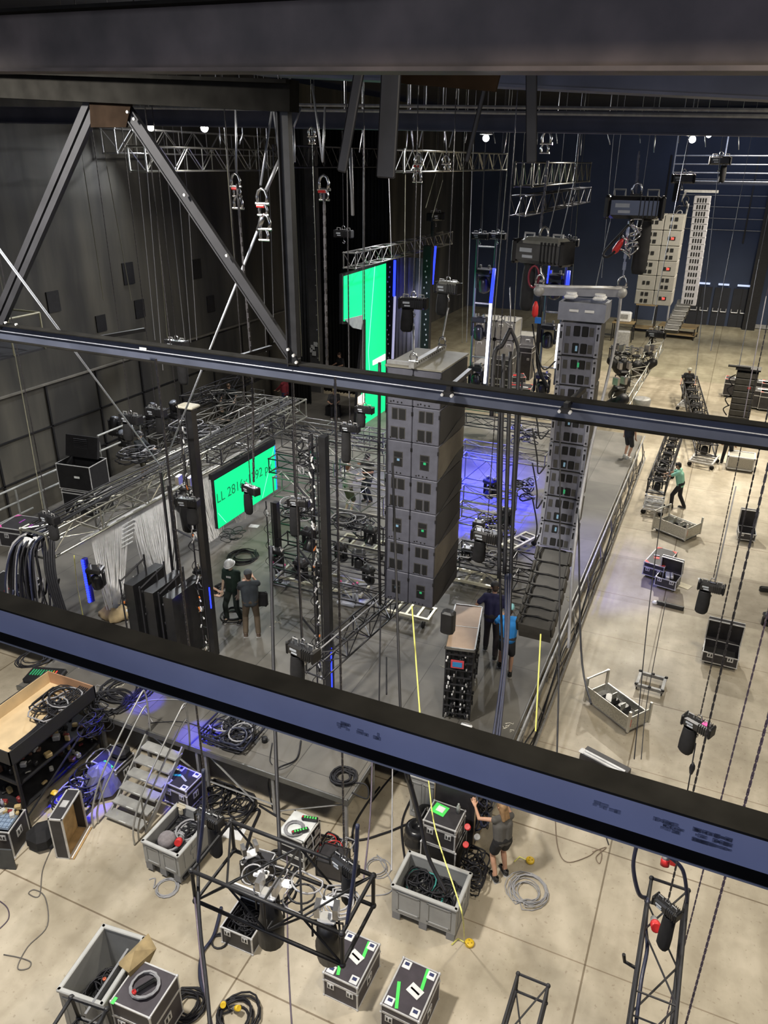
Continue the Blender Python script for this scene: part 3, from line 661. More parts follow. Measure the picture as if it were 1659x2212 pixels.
    if helmet is not None:
        q=MB(); q.lathe(hc+hu*.02,[(.125,.0),(.125,.03),(.117,.07),(.095,.105),(.06,.13),(.002,.14)],16,M=M@Matrix.Diagonal((s,s*1.12,s))); q.lathe(hc+hu*.02,[(.13,-.008),(.145,-.002),(.13,.01)],16,M=M@Matrix.Diagonal((s,s*1.15,s))); q.build('helmet',mat('helmet %.2f'%helmet[0],helmet,.3),t,True)
    elif cap is not None:
        q=MB(); q.lathe(hc+hu*.02,[(.092,.0),(.095,.04),(.085,.085),(.05,.112),(.002,.12)],14,M=M@Matrix.Diagonal((s,s*1.15,s))); q.box(hc+hf*.14*s+hu*.03*s,(.14*s,.11*s,.012),M=M); q.build('cap',mat('cap %.2f'%cap[0],cap,.8),t,True)
    q=MB()
    if helmet is None and cap is None: capsule(q,hc+hu*.035*s-hf*.015*s,hc+hu*.04*s+hf*.02*s,.088*s,.08*s)
    capsule(q,hc-hf*.035*s+hu*.03*s,hc-hf*.045*s-hu*.03*s,.078*s,.068*s)
    if hairlen=='long':
        for dx in (-.04,0,.04): capsule(q,hc-hf*.05*s+hx*dx*s,hc-hf*.13*s-V((0,0,.17))*s+hx*dx*1.5*s,.055*s,.035*s)
    remesh(q,'hair',mat('hair %.2f'%hair[0],hair,.7,0,.3,14),t,.014,1)
    if emblem: 
        q=MB(); 
        for i,dx in enumerate((-.055,-.033,-.011,.011,.033,.055)): q.box(chest+V((dx,.142*s+g,.06)),(.014,.006,.05))
        q.build('printed_word',emblem,t)
    if extra=='tail': pass
    return t
def facing(dx,dy): return math.atan2(-dx,dy)
# ---------------------------------------------------------------- stage
def stage_material():
    m=bpy.data.materials.new('grey stage decking'); m.use_nodes=True; nt=m.node_tree; L=nt.links; N=nt.nodes.new; b=nt.nodes['Principled BSDF']
    g=N('ShaderNodeNewGeometry'); n=N('ShaderNodeTexNoise'); n.inputs['Scale'].default_value=.8; n.inputs['Detail'].default_value=8; n.inputs['Distortion'].default_value=.5; L.new(g.outputs['Position'],n.inputs['Vector'])
    r=N('ShaderNodeValToRGB'); r.color_ramp.elements[0].position=.3; r.color_ramp.elements[1].position=.72; r.color_ramp.elements[0].color=(.088,.083,.074,1); r.color_ramp.elements[1].color=(.185,.173,.152,1); L.new(n.outputs['Fac'],r.inputs['Fac'])
    bk=N('ShaderNodeTexBrick'); bk.offset=0.0; bk.inputs['Scale'].default_value=1; bk.inputs['Brick Width'].default_value=1.22; bk.inputs['Row Height'].default_value=2.44; bk.inputs['Mortar Size'].default_value=.008
    bk.inputs['Color1'].default_value=(1,1,1,1); bk.inputs['Color2'].default_value=(.78,.78,.78,1); bk.inputs['Mortar'].default_value=(.35,.35,.35,1); L.new(g.outputs['Position'],bk.inputs['Vector'])
    x=N('ShaderNodeMix'); x.data_type='RGBA'; x.blend_type='MULTIPLY'; x.inputs[0].default_value=1; L.new(r.outputs['Color'],x.inputs[6]); L.new(bk.outputs['Color'],x.inputs[7]); L.new(x.outputs[2],b.inputs['Base Color'])
    b.inputs['Roughness'].default_value=.62; return m
SM=stage_material(); SZ=1.05
t=thing('stage_platform','large grey stage platform of joined decks on metal legs','stage')
q=MB(); q.box(((-19.6-2.5)/2,21.9,SZ-.05),(17.1,22.2,.1)); q.build('deck',SM,t)
q=MB(); q.box(((-12.9-4.8)/2,10.1,SZ-.05),(8.1,1.4,.1)); q.build('front_deck',SM,t)
q=MB()
q.box((-8.85,9.39,SZ-.06),(8.14,.03,.12)); q.box((-4.79,10.1,SZ-.06),(.03,1.44,.12)); q.box((-2.49,21.9,SZ-.06),(.03,22.2,.12)); q.box((-3.64,10.79,SZ-.06),(2.3,.03,.12)); q.build('edge_profile',mat('dull deck profile',(.2,.2,.19),.45,.6),t)
for y in [11+i*1.2 for i in range(19)]:
    q=MB(); q.box((-2.53,y,.475),(.05,.05,.95)); q.build('leg',ALUD,t)
q=MB()
for i in range(18):
    y=11+i*1.2; 
    if i%2: q.tube((-2.5,y,.08),(-2.5,y+1.2,.9),.018,5)
    q.tube((-2.5,y,.3),(-2.5,y+1.2,.3),.016,5)
q.build('side_brace',ALUD,t)
for x in (-12.2,-10.6,-9.4,-8.15,-7.95,-6.4,-4.85):
    q=MB(); q.box((x,9.43,.475),(.06,.06,.95)); q.build('leg',ALUD,t)
for x in (-8.0,-6.4,-4.85):
    q=MB(); q.box((x,10.6,.475),(.06,.06,.95)); q.build('leg',ALUD,t)
q=MB(); q.tube((-7.9,9.45,.9),(-6.9,9.45,.1),.02,5); q.tube((-6.3,9.45,.1),(-4.9,9.45,.85),.014,5); q.tube((-9.4,9.45,.2),(-6.4,9.45,.2),.018,5); q.tube((-9.3,9.45,.9),(-8.2,9.45,.3),.02,5); q.build('front_brace',ALUD,t)
b=MB(); b.box((-10.7,11.7,.45),(15.5,.04,.9)); single('stage_skirt',b,DRAPE,'black cloth hanging under the stage behind its front legs','skirt')
# chalk marks on the deck
random.seed(5)
CH=mat('chalk',(.6,.58,.5),.9)
for k,(px,py,s,lab) in enumerate([(955,1430,.16,'chalk figures on the deck left of the dolly stack'),(595,1350,.14,'chalk figures on the deck right of the standing pair'),(1108,1575,.16,'chalk cross marks at the stage corner near the right edge'),(165,1440,.2,'yellow chalk circle on the left deck'),(278,1482,.2,'yellow chalk writing inside the big cable coil'),(1222,1292,.12,'yellow chalk marks on the deck under the curved speaker column')]):
    c=P(px,py,SZ); b=MB()
    for j in range(5):
        pts=[(c.x+random.uniform(-s,s)*1.4,c.y+random.uniform(-s,s),SZ+.004)]
        for i in range(4): pts.append((pts[-1][0]+random.uniform(-.5,.5)*s,pts[-1][1]+random.uniform(-.5,.5)*s,SZ+.004))
        b.path(pts,.006,4)
    single('chalk_mark',b,CH,lab,'chalk mark',kind='stuff')
# steps up to the stage
t=thing('stage_steps','grey metal steps with tubular handrails leading up to the stage','steps',(0,0,0))
a=P(243,1758,0); c=P(315,1790,0); tl=P(322,1602,SZ-.1); w=.86
cx=(a.x+c.x)/2; y0=8.05; y1=9.3; N=6
SG=mat('grey steel tread',(.36,.36,.35),.5,.2,.2,5)
for i in range(N):
    z=.12+i*.165; y=y0+i*.215
    q=MB(); q.box((cx+.02*i,y,z),(w,.22,.035)); q.build('tread',SG,t); l=MB(); l.box((cx+.02*i,y-.105,z+.02),(.16,.012,.012)); l.build('tread_sticker',PAPER,t)
for s in (-1,1):
    q=MB(); q.box((cx+s*(w/2+.02)+.05,(y0+y1)/2-.02,.53),(.03,1.65,.1),M=frame_of((0,y0,.02),(0,y1,1.02))@Matrix.Rotation(PI/2,3,'Z')); q.build('stringer',SG,t)
    for dd,hh in ((0,.95),(0,.6)):
        q=MB(); x=cx+s*(w/2+.06); yo=0 if hh>.8 else .12
        q.path(smoothpts([(x,y0-.35+yo,.02),(x,y0-.3+yo,.15+hh*.3),(x+.02,y0+.1,.1+hh),(x+.08,y1-.1,1.0+hh),(x+.1,y1+.12,1.02+hh),(x+.1,y1+.1,1.05)],6),.018,8); q.build('handrail',mat('handrail tube',(.42,.42,.41),.35,.5),t,True)
    q=MB(); q.tube((cx+s*(w/2+.06),y0-.02,0),(cx+s*(w/2+.06),y0-.02,.85),.018); q.build('rail_post',SG,t)
# guard rails at the left wall
t=thing('edge_rail','pale tubular edge frame along the right side of the stage','edge frame')
q=MB(); q.tube((-2.38,11,1.08),(-2.38,32.9,1.08),.03,6); q.build('top_tube',MATS['dull deck profile'] if False else ALUD,t); q=MB(); q.tube((-2.22,11,.12),(-2.22,32.9,.12),.03,6); q.build('bottom_tube',ALUD,t)
for i in range(11): y=11.6+i*2.05; q=MB(); q.tube((-2.38,y,1.08),(-2.22,y,.05),.022,5); q.tube((-2.38,y,1.08),(-2.22,y+.6,.12),.014,5); q.build('upright',ALUD,t)
for k in range(3): cable([(-2.3+.04*k,11+i*1.3,.55+.28*math.sin(i*1.9+k)) for i in range(17)],.016,'black cable slung along the right stage edge frame',CAB,group='cables along the right stage edge')
t=thing('guard_rail','pale tubular guard rail along the left wall at the stage edge','guard rail'); X=-19.45
q=MB()
for (pa,pb) in [((-40,1085),(128,1012)),((-40,1120),(150,1030)),((-40,1150),(70,1090)),((185,988),(260,955)),((210,942),(312,898))]: 
    A=PX(*pa,X);B=PX(*pb,X); B.z=A.z; q.tube(A,B,.035,8)
q.build('rail_tube',mat('pale rail tube',(.32,.33,.32),.5,.3),t)
for (px,py) in [(33,1058),(85,1035),(212,945),(300,905)]:
    A=PX(px,py,X); q=MB(); q.tube(A,(A.x,A.y,SZ-.1),.032,8); q.build('rail_post',MATS['pale rail tube'],t)
# ---------------------------------------------------------------- drapes at the back left
def drape(name,label,x0,x1,y,z0,z1,m,n=40,amp=.12,rz=0,cat='drape',along='X'):
    vs=[];fs=[];N=n*2
    for i in range(N+1):
        s=i/N; dx=(x1-x0)*s; o=amp*math.sin(i*PI*.8)+.03*math.sin(i*1.7)
        for z in (z0,z1):
            for th in (0,.02): vs.append((x0+dx,y+o+th,z) if along=='X' else (y+o+th,x0+dx,z))
    for i in range(N):
        a=i*4;b2=a+4; fs+=[(a,b2,b2+2,a+2),(a+1,a+3,b2+3,b2+1),(a,a+1,b2+1,b2),(a+2,b2+2,b2+3,a+3)]
    q=MB(); q.add(vs,fs); return single(name,q,m,label,cat,smooth=True)
a=PY(692,700,36);b2=PY(745,700,36)
drape('black_drape','tall black drape right of the grey bolted end panel',a.x,b2.x+2.4,36.2,0.2,13.5,DRAPE,26,.14)
a=PY(605,700,30.5);b2=PY(655,700,30.5)
drape('black_drape','narrow black drape left of the grey bolted end panel',a.x,b2.x,31,1.1,13.5,DRAPE,10,.1)
a=PY(852,600,34.5); b2=PY(914,600,34.5)
q0=PY(852,768,34.5); top=PY(880,556,34.5)
drape('pleated_curtain','pale grey pleated curtain beside the tall green screen',a.x,b2.x,34.5,q0.z-.2,top.z,mat('pale grey pleated cloth',(.36,.36,.42),.8,0,.1,2),9,.10)
# ---------------------------------------------------------------- green video screens
def text_mesh(txt,size,M,m,parent,name='screen_text',ext=.002):
    cu=bpy.data.curves.new('txt','FONT'); cu.body=txt; cu.size=size; cu.extrude=ext; o=bpy.data.objects.new('tmp',cu); scn.collection.objects.link(o)
    dg=bpy.context.evaluated_depsgraph_get(); me=bpy.data.meshes.new_from_object(o.evaluated_get(dg)); bpy.data.objects.remove(o); bpy.data.curves.remove(cu)
    me.transform(M); me.materials.clear(); me.materials.append(m); q=bpy.data.objects.new(name,me); scn.collection.objects.link(q); q.parent=parent; return q
t=thing('video_screen','green glowing video wall low over the stage reading a pixel size','video screen')
X=-12.6; y0,y1,z0,z1=16.62,19.92,1.76,3.30
q=MB(); q.box((X-.05,(y0+y1)/2,(z0+z1)/2),(.1,y1-y0,z1-z0)); q.build('screen_housing',BLACK,t)
q=MB(); q.box((X+.006,(y0+y1)/2,(z0+z1)/2),(.012,y1-y0-.03,z1-z0-.03)); s=q.build('screen_face',GREEN,t)
q=MB(); q.box((X+.012,y1-.02,(z0+z1)/2),(.012,.05,z1-z0-.03)); q.build('screen_edge_line',VBLUE,t)
R=Matrix(((0,0,1,0),(1,0,0,0),(0,1,0,0),(0,0,0,1)))
text_mesh('LL 2816x1792 px',.43,Matrix.Translation((X+.014,y0+.03,z0+.80))@R,VINK,t)
q=MB(); q.tube((X+.014,y1-.05,z1-.05),(X+.014,y1-.9,z0+.05),.007,4); q.tube((X+.014,y0+.05,z0+.5),(X+.014,y0+.4,z0+.05),.007,4); q.build('screen_line',mat('cyan screen line',(.2,.6,.5),.5,emit=(.4,1,.8),es=1),t)
q=MB(); q.box((X-.06,(y0+y1)/2,z1+.10),(.14,y1-y0+.1,.16)); q.build('top_bar',BLACK,t)
t=thing('video_screen','tall green glowing video panel shaped like a numeral behind the stage','video screen')
X=-13.9
def quadYZ(pts,th,m,nm,parent,dx=0):
    q=MB(); q.prism([PX(px,py,X)+Vector((dx,0,0)) for px,py in pts],(1,0,0),th); return q.build(nm,m,parent)
quadYZ([(742,597),(833,569),(832,826),(831,905),(772,922),(776,862),(790,826),(790,690),(742,694)],.02,GREEN,'screen_face',t)
quadYZ([(739,592),(836,563),(835,912),(768,926),(774,826),(786,700),(739,700)],-.12,BLACK,'screen_housing',t)
quadYZ([(804,779),(831,764),(831,777),(804,789)],.03,VWHITE,'white_block',t,.01)
quadYZ([(772,858),(786,848),(786,872),(772,882)],.03,mat('cream video area',(.6,.5,.4),.5,emit=(1,.85,.7),es=1.05),'cream_block',t,.01)
quadYZ([(742,690),(782,680),(778,712),(760,708)],.04,mat('grey flap',(.3,.33,.32),.7),'hanging_flap',t,.02)
q=MB(); q.tube(PX(808,575,X)+Vector((.04,0,0)),PX(794,760,X)+Vector((.04,0,0)),.012,4); q.tube(PX(794,760,X)+Vector((.04,0,0)),PX(798,826,X)+Vector((.04,0,0)),.012,4); q.build('screen_line',MATS['cyan screen line'],t)
# beams of the moving lights that are switched on, and an added curtain fill
light('stage_blue_wash','SPOT',(-7.4,21.0,8.5),30000,(.0,.008,1),(-6.8,22.6,1),.15,.62,.5)
light('stage_blue_wash_rear','SPOT',(-8.6,27.0,7.0),9000,(.0,.01,1),(-7.8,25.8,1),.15,1.0,.8)
light('blue_beam_on_deck','SPOT',(-9.2,9.5,4.6),1680,(.0,.004,1),P(312,1515,1.05),.06,.26,.4)
light('blue_beam_on_deck_edge','SPOT',(-8.6,10.4,4.4),1680,(.0,.004,1),P(430,1590,1.05),.06,.30,.4)
light('blue_beam_by_steps','SPOT',(-9.6,9.6,4.2),2000,(.0,.004,1),P(190,1680,.4),.06,.34,.5)
light('blue_beam_on_case','SPOT',(-7.4,8.0,4.4),500,(.0,.004,1),P(395,1685,.8),.05,.22,.4)
light('blue_beam_floor_spot','SPOT',(-8.4,7.2,3.8),600,(.0,.004,1),P(362,1730,0),.04,.13,.3)
light('blue_side_wash','SPOT',(-4.2,19.0,6.0),1500,(.1,.12,1),(-2.9,21.2,1),.2,.8,.7)
light('curtain_fill','SPOT',(-8.5,25,8),2600,(.75,.72,1),(-11.5,34.5,5),.2,.5,.5)  # added spot without a fixture, brightens the pleated curtain
light('violet_wash','SPOT',(-11.5,24.5,6.5),900,(.35,.3,1),(-10,23.5,1),.2,.9,.7)
# ---------------------------------------------------------------- helper to run a truss parallel to a room axis
def axis_pt(a,px,ax):
    lo,hi=-60.,60.
    f=lambda v:(Vector((v,a.y,a.z)) if ax=='X' else Vector((a.x,v,a.z)))
    best=min([f(a[0 if ax=='X' else 1]+(k-600)*.05) for k in range(1201)],key=lambda p:abs(pix(p)[0]-px) if (p-CAM).dot(FW)>1 else 1e9)
    return best
def atruss(label,px,py,z,px2,ax,w=.4,h=.4,mt=DTR,r=.024,step=.5,Y=None,X=None,group=None,name='box_truss',Z2=None):
    a=P(px,py,z) if (Y is None and X is None) else (PY(px,py,Y) if X is None else PX(px,py,X)); b=axis_pt(a,px2,ax)
    return truss(name,label,a,b,w,h,r,mt,step,'truss',group)
# ceiling trusses (at eye height)
LT=mat('aluminium ceiling truss',(.5,.5,.46),.35,.8,.1,8)
def yt(label,X0,ya,yb,z,h=.76,w=.7,r=.03,m=LT,step=.8): return truss('ceiling_truss',label,(X0,ya,z),(X0,yb,z),w,h,r,m,step,'truss')
yt('brightly lit ceiling truss near the centre of the far rigging',-12.1,28.3,42,11.63,.74,.7,.035)
yt('brightly lit ceiling truss on the left under the floodlights',-18.9,22.4,31,11.62,.76,.7,.035)
truss('ceiling_truss','long thin ceiling truss along the far left wall',(-21.0,23.5,12.2),(-21.0,36,12.2),.6,.8,.03,ALUD,.9)
truss('ceiling_truss','dark ceiling truss left of the broad hanging bar',(-16.4,27.5,11.75),(-16.4,44,11.75),.7,.76,.03,DTR,.7)
truss('ceiling_truss','dark ceiling truss right of the grey hanging post',(-6.9,26.8,11.25),(-6.9,37,11.25),.6,.72,.032,mat('smoked truss tube',(.16,.16,.15),.35,.7),.55)
truss('ceiling_truss','faint lower ceiling truss under the one by the grey post',(-8.0,30.5,10.1),(-8.0,44,10.1),.6,.7,.025,DTR,.9)
truss('ceiling_truss','distant ceiling truss at the far right edge',(4.3,34.5,12.1),(16,34.5,12.1),.6,.6,.025,ALUD,.9)
# service gantry far right
t=thing('gantry','distant steel gantry under the roof at the far right','gantry')
q=MB()
for z in (10.6,11.1,11.6,12.1): q.tube((-5,58,z),(16,58,z),.04,5)
for x in range(-5,17,3): q.tube((x,58,10.5),(x,58,14),.05,5)
q.build('gantry_rail',ALUD,t); q=MB(); q.box((5.5,58.6,10.45),(21,1.2,.1)); q.build('gantry_deck',STEEL,t)
# floodlights
for (p,e,c,tg),lab in zip(LAMPS,['bright far floodlight above the far speaker column','small bright floodlight over the centre ceiling truss','bright left floodlight over the lit ceiling truss','small floodlight at the left end of the lit ceiling truss']):
    t=thing('floodlight',lab,'floodlight',p); q=MB(); q.lathe((0,0,0),[(.08,.34),(.12,.2),(.24,.06),(.26,0),(.25,0),(.1,.1),(.002,.12)],14); q.build('lamp_housing',ALUD,t,True)
    q=MB(); q.ball((0,0,-.13),.13,n=6); q.build('bulb',LAMPM,t,True); q=MB(); q.tube((0,0,.3),(0,0,15.4-p[2]),.02); q.build('drop_rod',ALUD,t)
t=thing('floodlight','second elongated floodlight right of the far one','floodlight',(-1.97,36.1,12.75)); q=MB(); q.lathe((0,0,0),[(.08,.34),(.12,.2),(.2,.0),(.002,.02)],14); q.build('lamp_housing',ALUD,t,True); q=MB(); q.ball((0,0,-.1),.1,n=6); q.build('bulb',LAMPM,t,True)
# truss over the tall green screen
truss('box_truss','dark truss carrying the tall green screen',(-13.6,27.5,8.15),(-13.6,38.6,8.15),.5,.55,.03,mat('grey rig truss',(.26,.26,.25),.35,.7),.6)
a=PY(905,485,36); 
# box truss with string curtain, left
XT=-13.3
truss('box_truss','long pale box truss holding the grey string curtains on the left',(XT,10.9,3.75),(XT,22.6,3.75),.75,.62,.03,mat('silver rig truss',(.42,.42,.37),.32,.8),.85)
truss('box_truss','second pale box truss lying behind the string curtain truss',(XT-1.15,13.6,3.05),(XT-1.15,22,3.05),.5,.5,.026,MATS['grey rig truss'],.7)
# bundle of cables on top of it
random.seed(11)
for k in range(7):
    pts=[(XT-.3+.1*k,11.1+i*1.6,4.12+.05*math.sin(i*1.3+k)) for i in range(8)]; cable(pts,.018,'black cable lying along the top of the string curtain truss',CAB,group='cables along the string curtain truss')
def strings(label,y0,y1,ztop,gx,gy,gz,n,lab2=None,seed=0,sp=.12):
    rnd=random.Random(seed); q=MB()
    for i in range(n):
        y=y0+(y1-y0)*i/(n-1); ex=gx+rnd.uniform(-.06,.06); ey=gy+rnd.uniform(-1,1)*.10+(y-(y0+y1)/2)*sp
        m1=Vector((XT+.33,y,ztop)); m3=Vector((ex,ey,gz)); m2=m1.lerp(m3,.5)+Vector((0,(y-(y0+y1)/2)*.12,-.12)); q.path(smoothpts([m1,m2,m3],4),.010,3)
    return single('string_curtain',q,mat('grey string',(.86,.86,.87),.7,0,.1,8),label,'string curtain',kind=None)
strings('gathered grey string curtain tied into the canvas sack',12.2,13.5,3.42,XT+.45,12.45,1.15,64,seed=1)
strings('second gathered grey string curtain behind the upright rack posts',13.6,15.3,3.42,XT+.5,14.3,1.3,80,seed=2,sp=.4)
strings('third gathered grey string curtain in the middle of the long truss',15.4,17.3,3.42,XT+.5,16.6,1.4,85,seed=3,sp=.45)
strings('fourth grey string curtain behind the black mast',17.5,19.5,3.42,XT+.4,18.6,1.3,80,seed=4,sp=.5)
q=MB(); q.box((XT+.33,15.8,3.46),(.05,7.8,.06)); q.mi(1)
for i in range(13): q.box((XT+.37,12.3+i*.6,3.47),(.02,.28,.03))
single('curtain_rail',q,[ALU,PAPER],'pale curtain rail with white tape under the long truss','rail')
q=MB()
for i in range(6): q.box((XT+.38,13.42-.03*i,3.28-i*.11),(.02,.42,.025))
single('tape_strips',q,WHT,'stack of short white tape strips on the string curtain','tape')
c=P(262,1348,SZ); q=MB(); rnd=random.Random(2); vs=[];fs=[]
prof=[(.28,0),(.38,.08),(.36,.2),(.22,.32),(.16,.36)]
for j,(r_,z) in enumerate(prof):
    for i in range(20): a=i*PI/10; rr=r_*(1+.16*math.sin(5*a+j)+.08*math.sin(9*a)); vs.append((rr*math.cos(a),rr*math.sin(a)*.8,z))
for j in range(4):
    for i in range(20): fs.append((j*20+i,j*20+(i+1)%20,(j+1)*20+(i+1)%20,(j+1)*20+i))
q.add(vs,fs); single('canvas_sack',q,TAN,'beige canvas sack holding the ends of the gathered strings','sack',(XT+.45,12.45,SZ),smooth=True)
# ---------------------------------------------------------------- tall LED masts
def mast(label,px,py,ptop,w=.30,z0=SZ,cap=False,glow=None,loc=None,seed=0,split=True):
    c=P(px,py,z0) if loc is None else Vector(loc); zt=ZV(c.x,c.y,ptop); h=zt-c.z; t=thing('led_mast',label,'LED mast',c); rnd=random.Random(seed)
    q=MB(); q.box((w*.26,0,h/2),(w*.36,.16,h)); q.build('black_panel',BLACKG,t)
    q=MB()
    for sx in (-.42,-.02): q.tube((sx*w,-.06,0),(sx*w,-.06,h),.018,6)
    for i in range(int(h/.5)): q.tube((-.42*w,-.06,.25+i*.5),(-.02*w,-.06,.25+i*.5),.01,5)
    q.build('frame_tube',DTR,t)
    for k,(nm,m) in enumerate((('white_connector',WHT),('orange_connector',ORG),('chrome_clamp',CHR))):
        q=MB()
        for i in range(int(h/.2)):
            if rnd.random()<(.8,.12,.6)[k]:
                z=.15+i*.2+rnd.uniform(-.1,.1); q.cbox((-.22*w+rnd.uniform(-.05,.06),-.12,z),(.03,.03,rnd.uniform(.05,.14)),.008,M=Matrix.Rotation(rnd.uniform(-.6,.6),3,'Y'))
        q.build(nm,m,t)
    q=MB()
    for i in range(int(h/.5)): z=.2+i*.5; q.path(smoothpts([(-.3*w,-.1,z),(-.5*w-rnd.uniform(0,.05),-.14,z+.15),(-.25*w,-.12,z+.34)],4),.008,4)
    q.build('loop_cable',CAB,t,True)
    if cap: q=MB(); q.cbox((w*.1,0,h+.03),(w*1.1,.3,.06),.02); q.build('pale_cap',mat('pale cap board',(.5,.48,.4),.7),t)
    if glow: q=MB(); q.box((w*.52,-.1,h*glow[0]),(.02,.02,h*glow[1])); q.build('blue_led_strip',LEDB,t)
    return t
mast('tall black LED mast left of the low green screen with a pale cap',458,1412,880,.36,cap=True,glow=(.27,.09),seed=1)
mast('tall black LED mast standing at the centre of the stage',704,1497,940,.40,glow=(.12,.2),seed=2)
mast('short black LED mast at the right edge of the low green screen',597,1235,1083,.40,seed=3)
t=thing('lifting_mast','slim dark mast under the meeting point of the two long pale rods','mast')
c=P(390,1345,SZ); zt=ZV(c.x,c.y,1012); q=MB(); q.tube((c.x-.05,c.y,SZ),(c.x-.05,c.y,zt-.1),.035,8); q.tube((c.x+.12,c.y,SZ),(c.x+.12,c.y,zt-.4),.03,8); q.build('mast_tube',DTR,t)
q=MB()
for z in (2.0,3.6): q.tube((c.x+.1,c.y,z+.1),(c.x+.75,c.y+.1,z-.15),.025,6)
q.build('cross_arm',DTR,t)
APEX=Vector((c.x,c.y,zt))
t=thing('lifting_mast','pair of thin dark uprights just left of the centre LED mast','mast')
c=P(655,1440,SZ); zt=ZV(c.x,c.y,930); q=MB()
for dx in (0,.42): q.tube((c.x+dx,c.y,SZ),(c.x+dx,c.y,zt),.03,8)
q.build('mast_tube',DTR,t); q=MB()
for z in (2.4,4.1,5.6): q.tube((c.x,c.y,z),(c.x+.42,c.y,z-.45),.025,6)
q.build('cross_arm',DTR,t); CM=c
# tangled white and black cables at its head
tangle('loops of pale and black cable at the head of the centre mast',(c.x+.3,c.y,zt-.9),(.7,.3,.9),14,.016,(CABG,CAB,CAB),4)
# ---------------------------------------------------------------- long rods with shackles
def rod(label,a,b,r=.022,m=WIRE,name='steel_rod'):
    t=thing(name,label,'rigging rod',(0,0,0)); q=MB(); q.tube(a,b,r,8); q.build('rod',mat('pale blue rope',(.6,.64,.72),.45,.1,.08,9),t,True)
    d=(Vector(b)-Vector(a)).normalized(); q=MB(); q.tube(Vector(b)-d*.25,Vector(b),r*1.6,8); q.tube(a,Vector(a)+d*.25,r*1.6,8); q.build('rod_end',CHR,t,True); return t
rod('long pale rod running up from the slim mast to the shackle cluster',APEX,D(568,470,9.2),.017)
rod('long pale rod running from the slim mast up to the left edge',APEX,D(-60,460,8.5),.016)
def shackles(label,px,py,d,s=.11,red=True,n=3):
    c=D(px,py,d); t=thing('shackle_cluster',label,'shackles',c)
    for i in range(n): shackle_part(t,(random.uniform(-.02,.02),0,-i*s*1.1),s*(.8 if i%2 else 1),CHR,'shackle',True)
    if red: q=MB(); q.tube((-s*.6,0,-s*.8),(s*.2,0,-s*.8),s*.16,8); q.build('red_pin',RED,t)
    return t
shackles('bright shackle cluster at the top of the long pale rod',566,425,9.2,.13,True,4)
shackles('shackle with red pin on the chain right of the black post',699,395,10,.13,True,2)
shackles('dark shackle pair left of the long pale rod',510,390,10,.12,True,3)
shackles('shackles hung from the centre ceiling truss, left pair',903,345,17,.16,True,3)
shackles('shackles hung from the centre ceiling truss, right one',965,345,17,.14,False,2)
shackles('ring shackle above the dark ceiling truss',1180,298,18,.2,False,2)
shackles('small shackle high between the black post and slanting bar',671,285,15,.13,False,2)
def wire(label,pa,pb,d,d2=None,r=.012,m=WIRE,name='wire_rope',group=None):
    q=MB(); a_=D(*pa,d); q.tube(a_,D(*pb,d2 or d),r,6); (q.tube((a_.x,a_.y,15.44),a_,r*.8,5) if d>=17 else None); return single(name,q,m,label,'wire rope',group=group,smooth=True)
wire('wire rope above the dark shackle pair',(508,175),(511,375),10,r=.014)
wire('left leg of the wire bridle above the bright shackle cluster',(588,235),(563,400),9.2,r=.016)
wire('right leg of the wire bridle above the bright shackle cluster',(591,235),(603,340),9.2,r=.013)
wire('short thick sling from the bridle to the bright shackle cluster',(604,345),(573,415),9.2,r=.022)
wire('left wire of the bridle over the red pin shackle',(674,182),(697,350),10,r=.014)
wire('right wire of the bridle over the red pin shackle',(702,232),(697,350),10,r=.014)
wire('bent wire leading to the right of the black post',(650,232),(634,275),14,r=.02); wire('straight wire hanging right of the black post',(634,275),(637,350),14,r=.016)
for i,(x0,x1) in enumerate([(886,893),(920,905),(957,965),(989,970)]): wire(['first','second','third','fourth'][i]+' wire from the left of the two bridles over the lit centre truss',(x0,245),(x1,318 if i%2 else 330),17,r=.014)
for i in range(22):
    px=470+i*53+random.uniform(-14,14); wire('thin short wire hanging below the long roof girder',(px,288),(px+random.uniform(-7,7),288+random.uniform(18,48)),22+random.uniform(0,9),r=.016,group='thin short wires under the long roof girder')
chain_obj(D(700,420,10),D(707,805,10.2),'black chain hanging from the red pin shackle',.07,.014)
chain_obj(D(512,400,10),D(545,800,10.2),'black chain hanging below the dark shackle pair',.06,.012)
chain_obj(D(545,800,10.2),D(548,1040,10.4),'lower run of dark chain in front of the low green screen',.06,.011)
wire('grey web sling hanging at the green glow edge',(757,320),(762,465),14,r=.03,m=CABG)
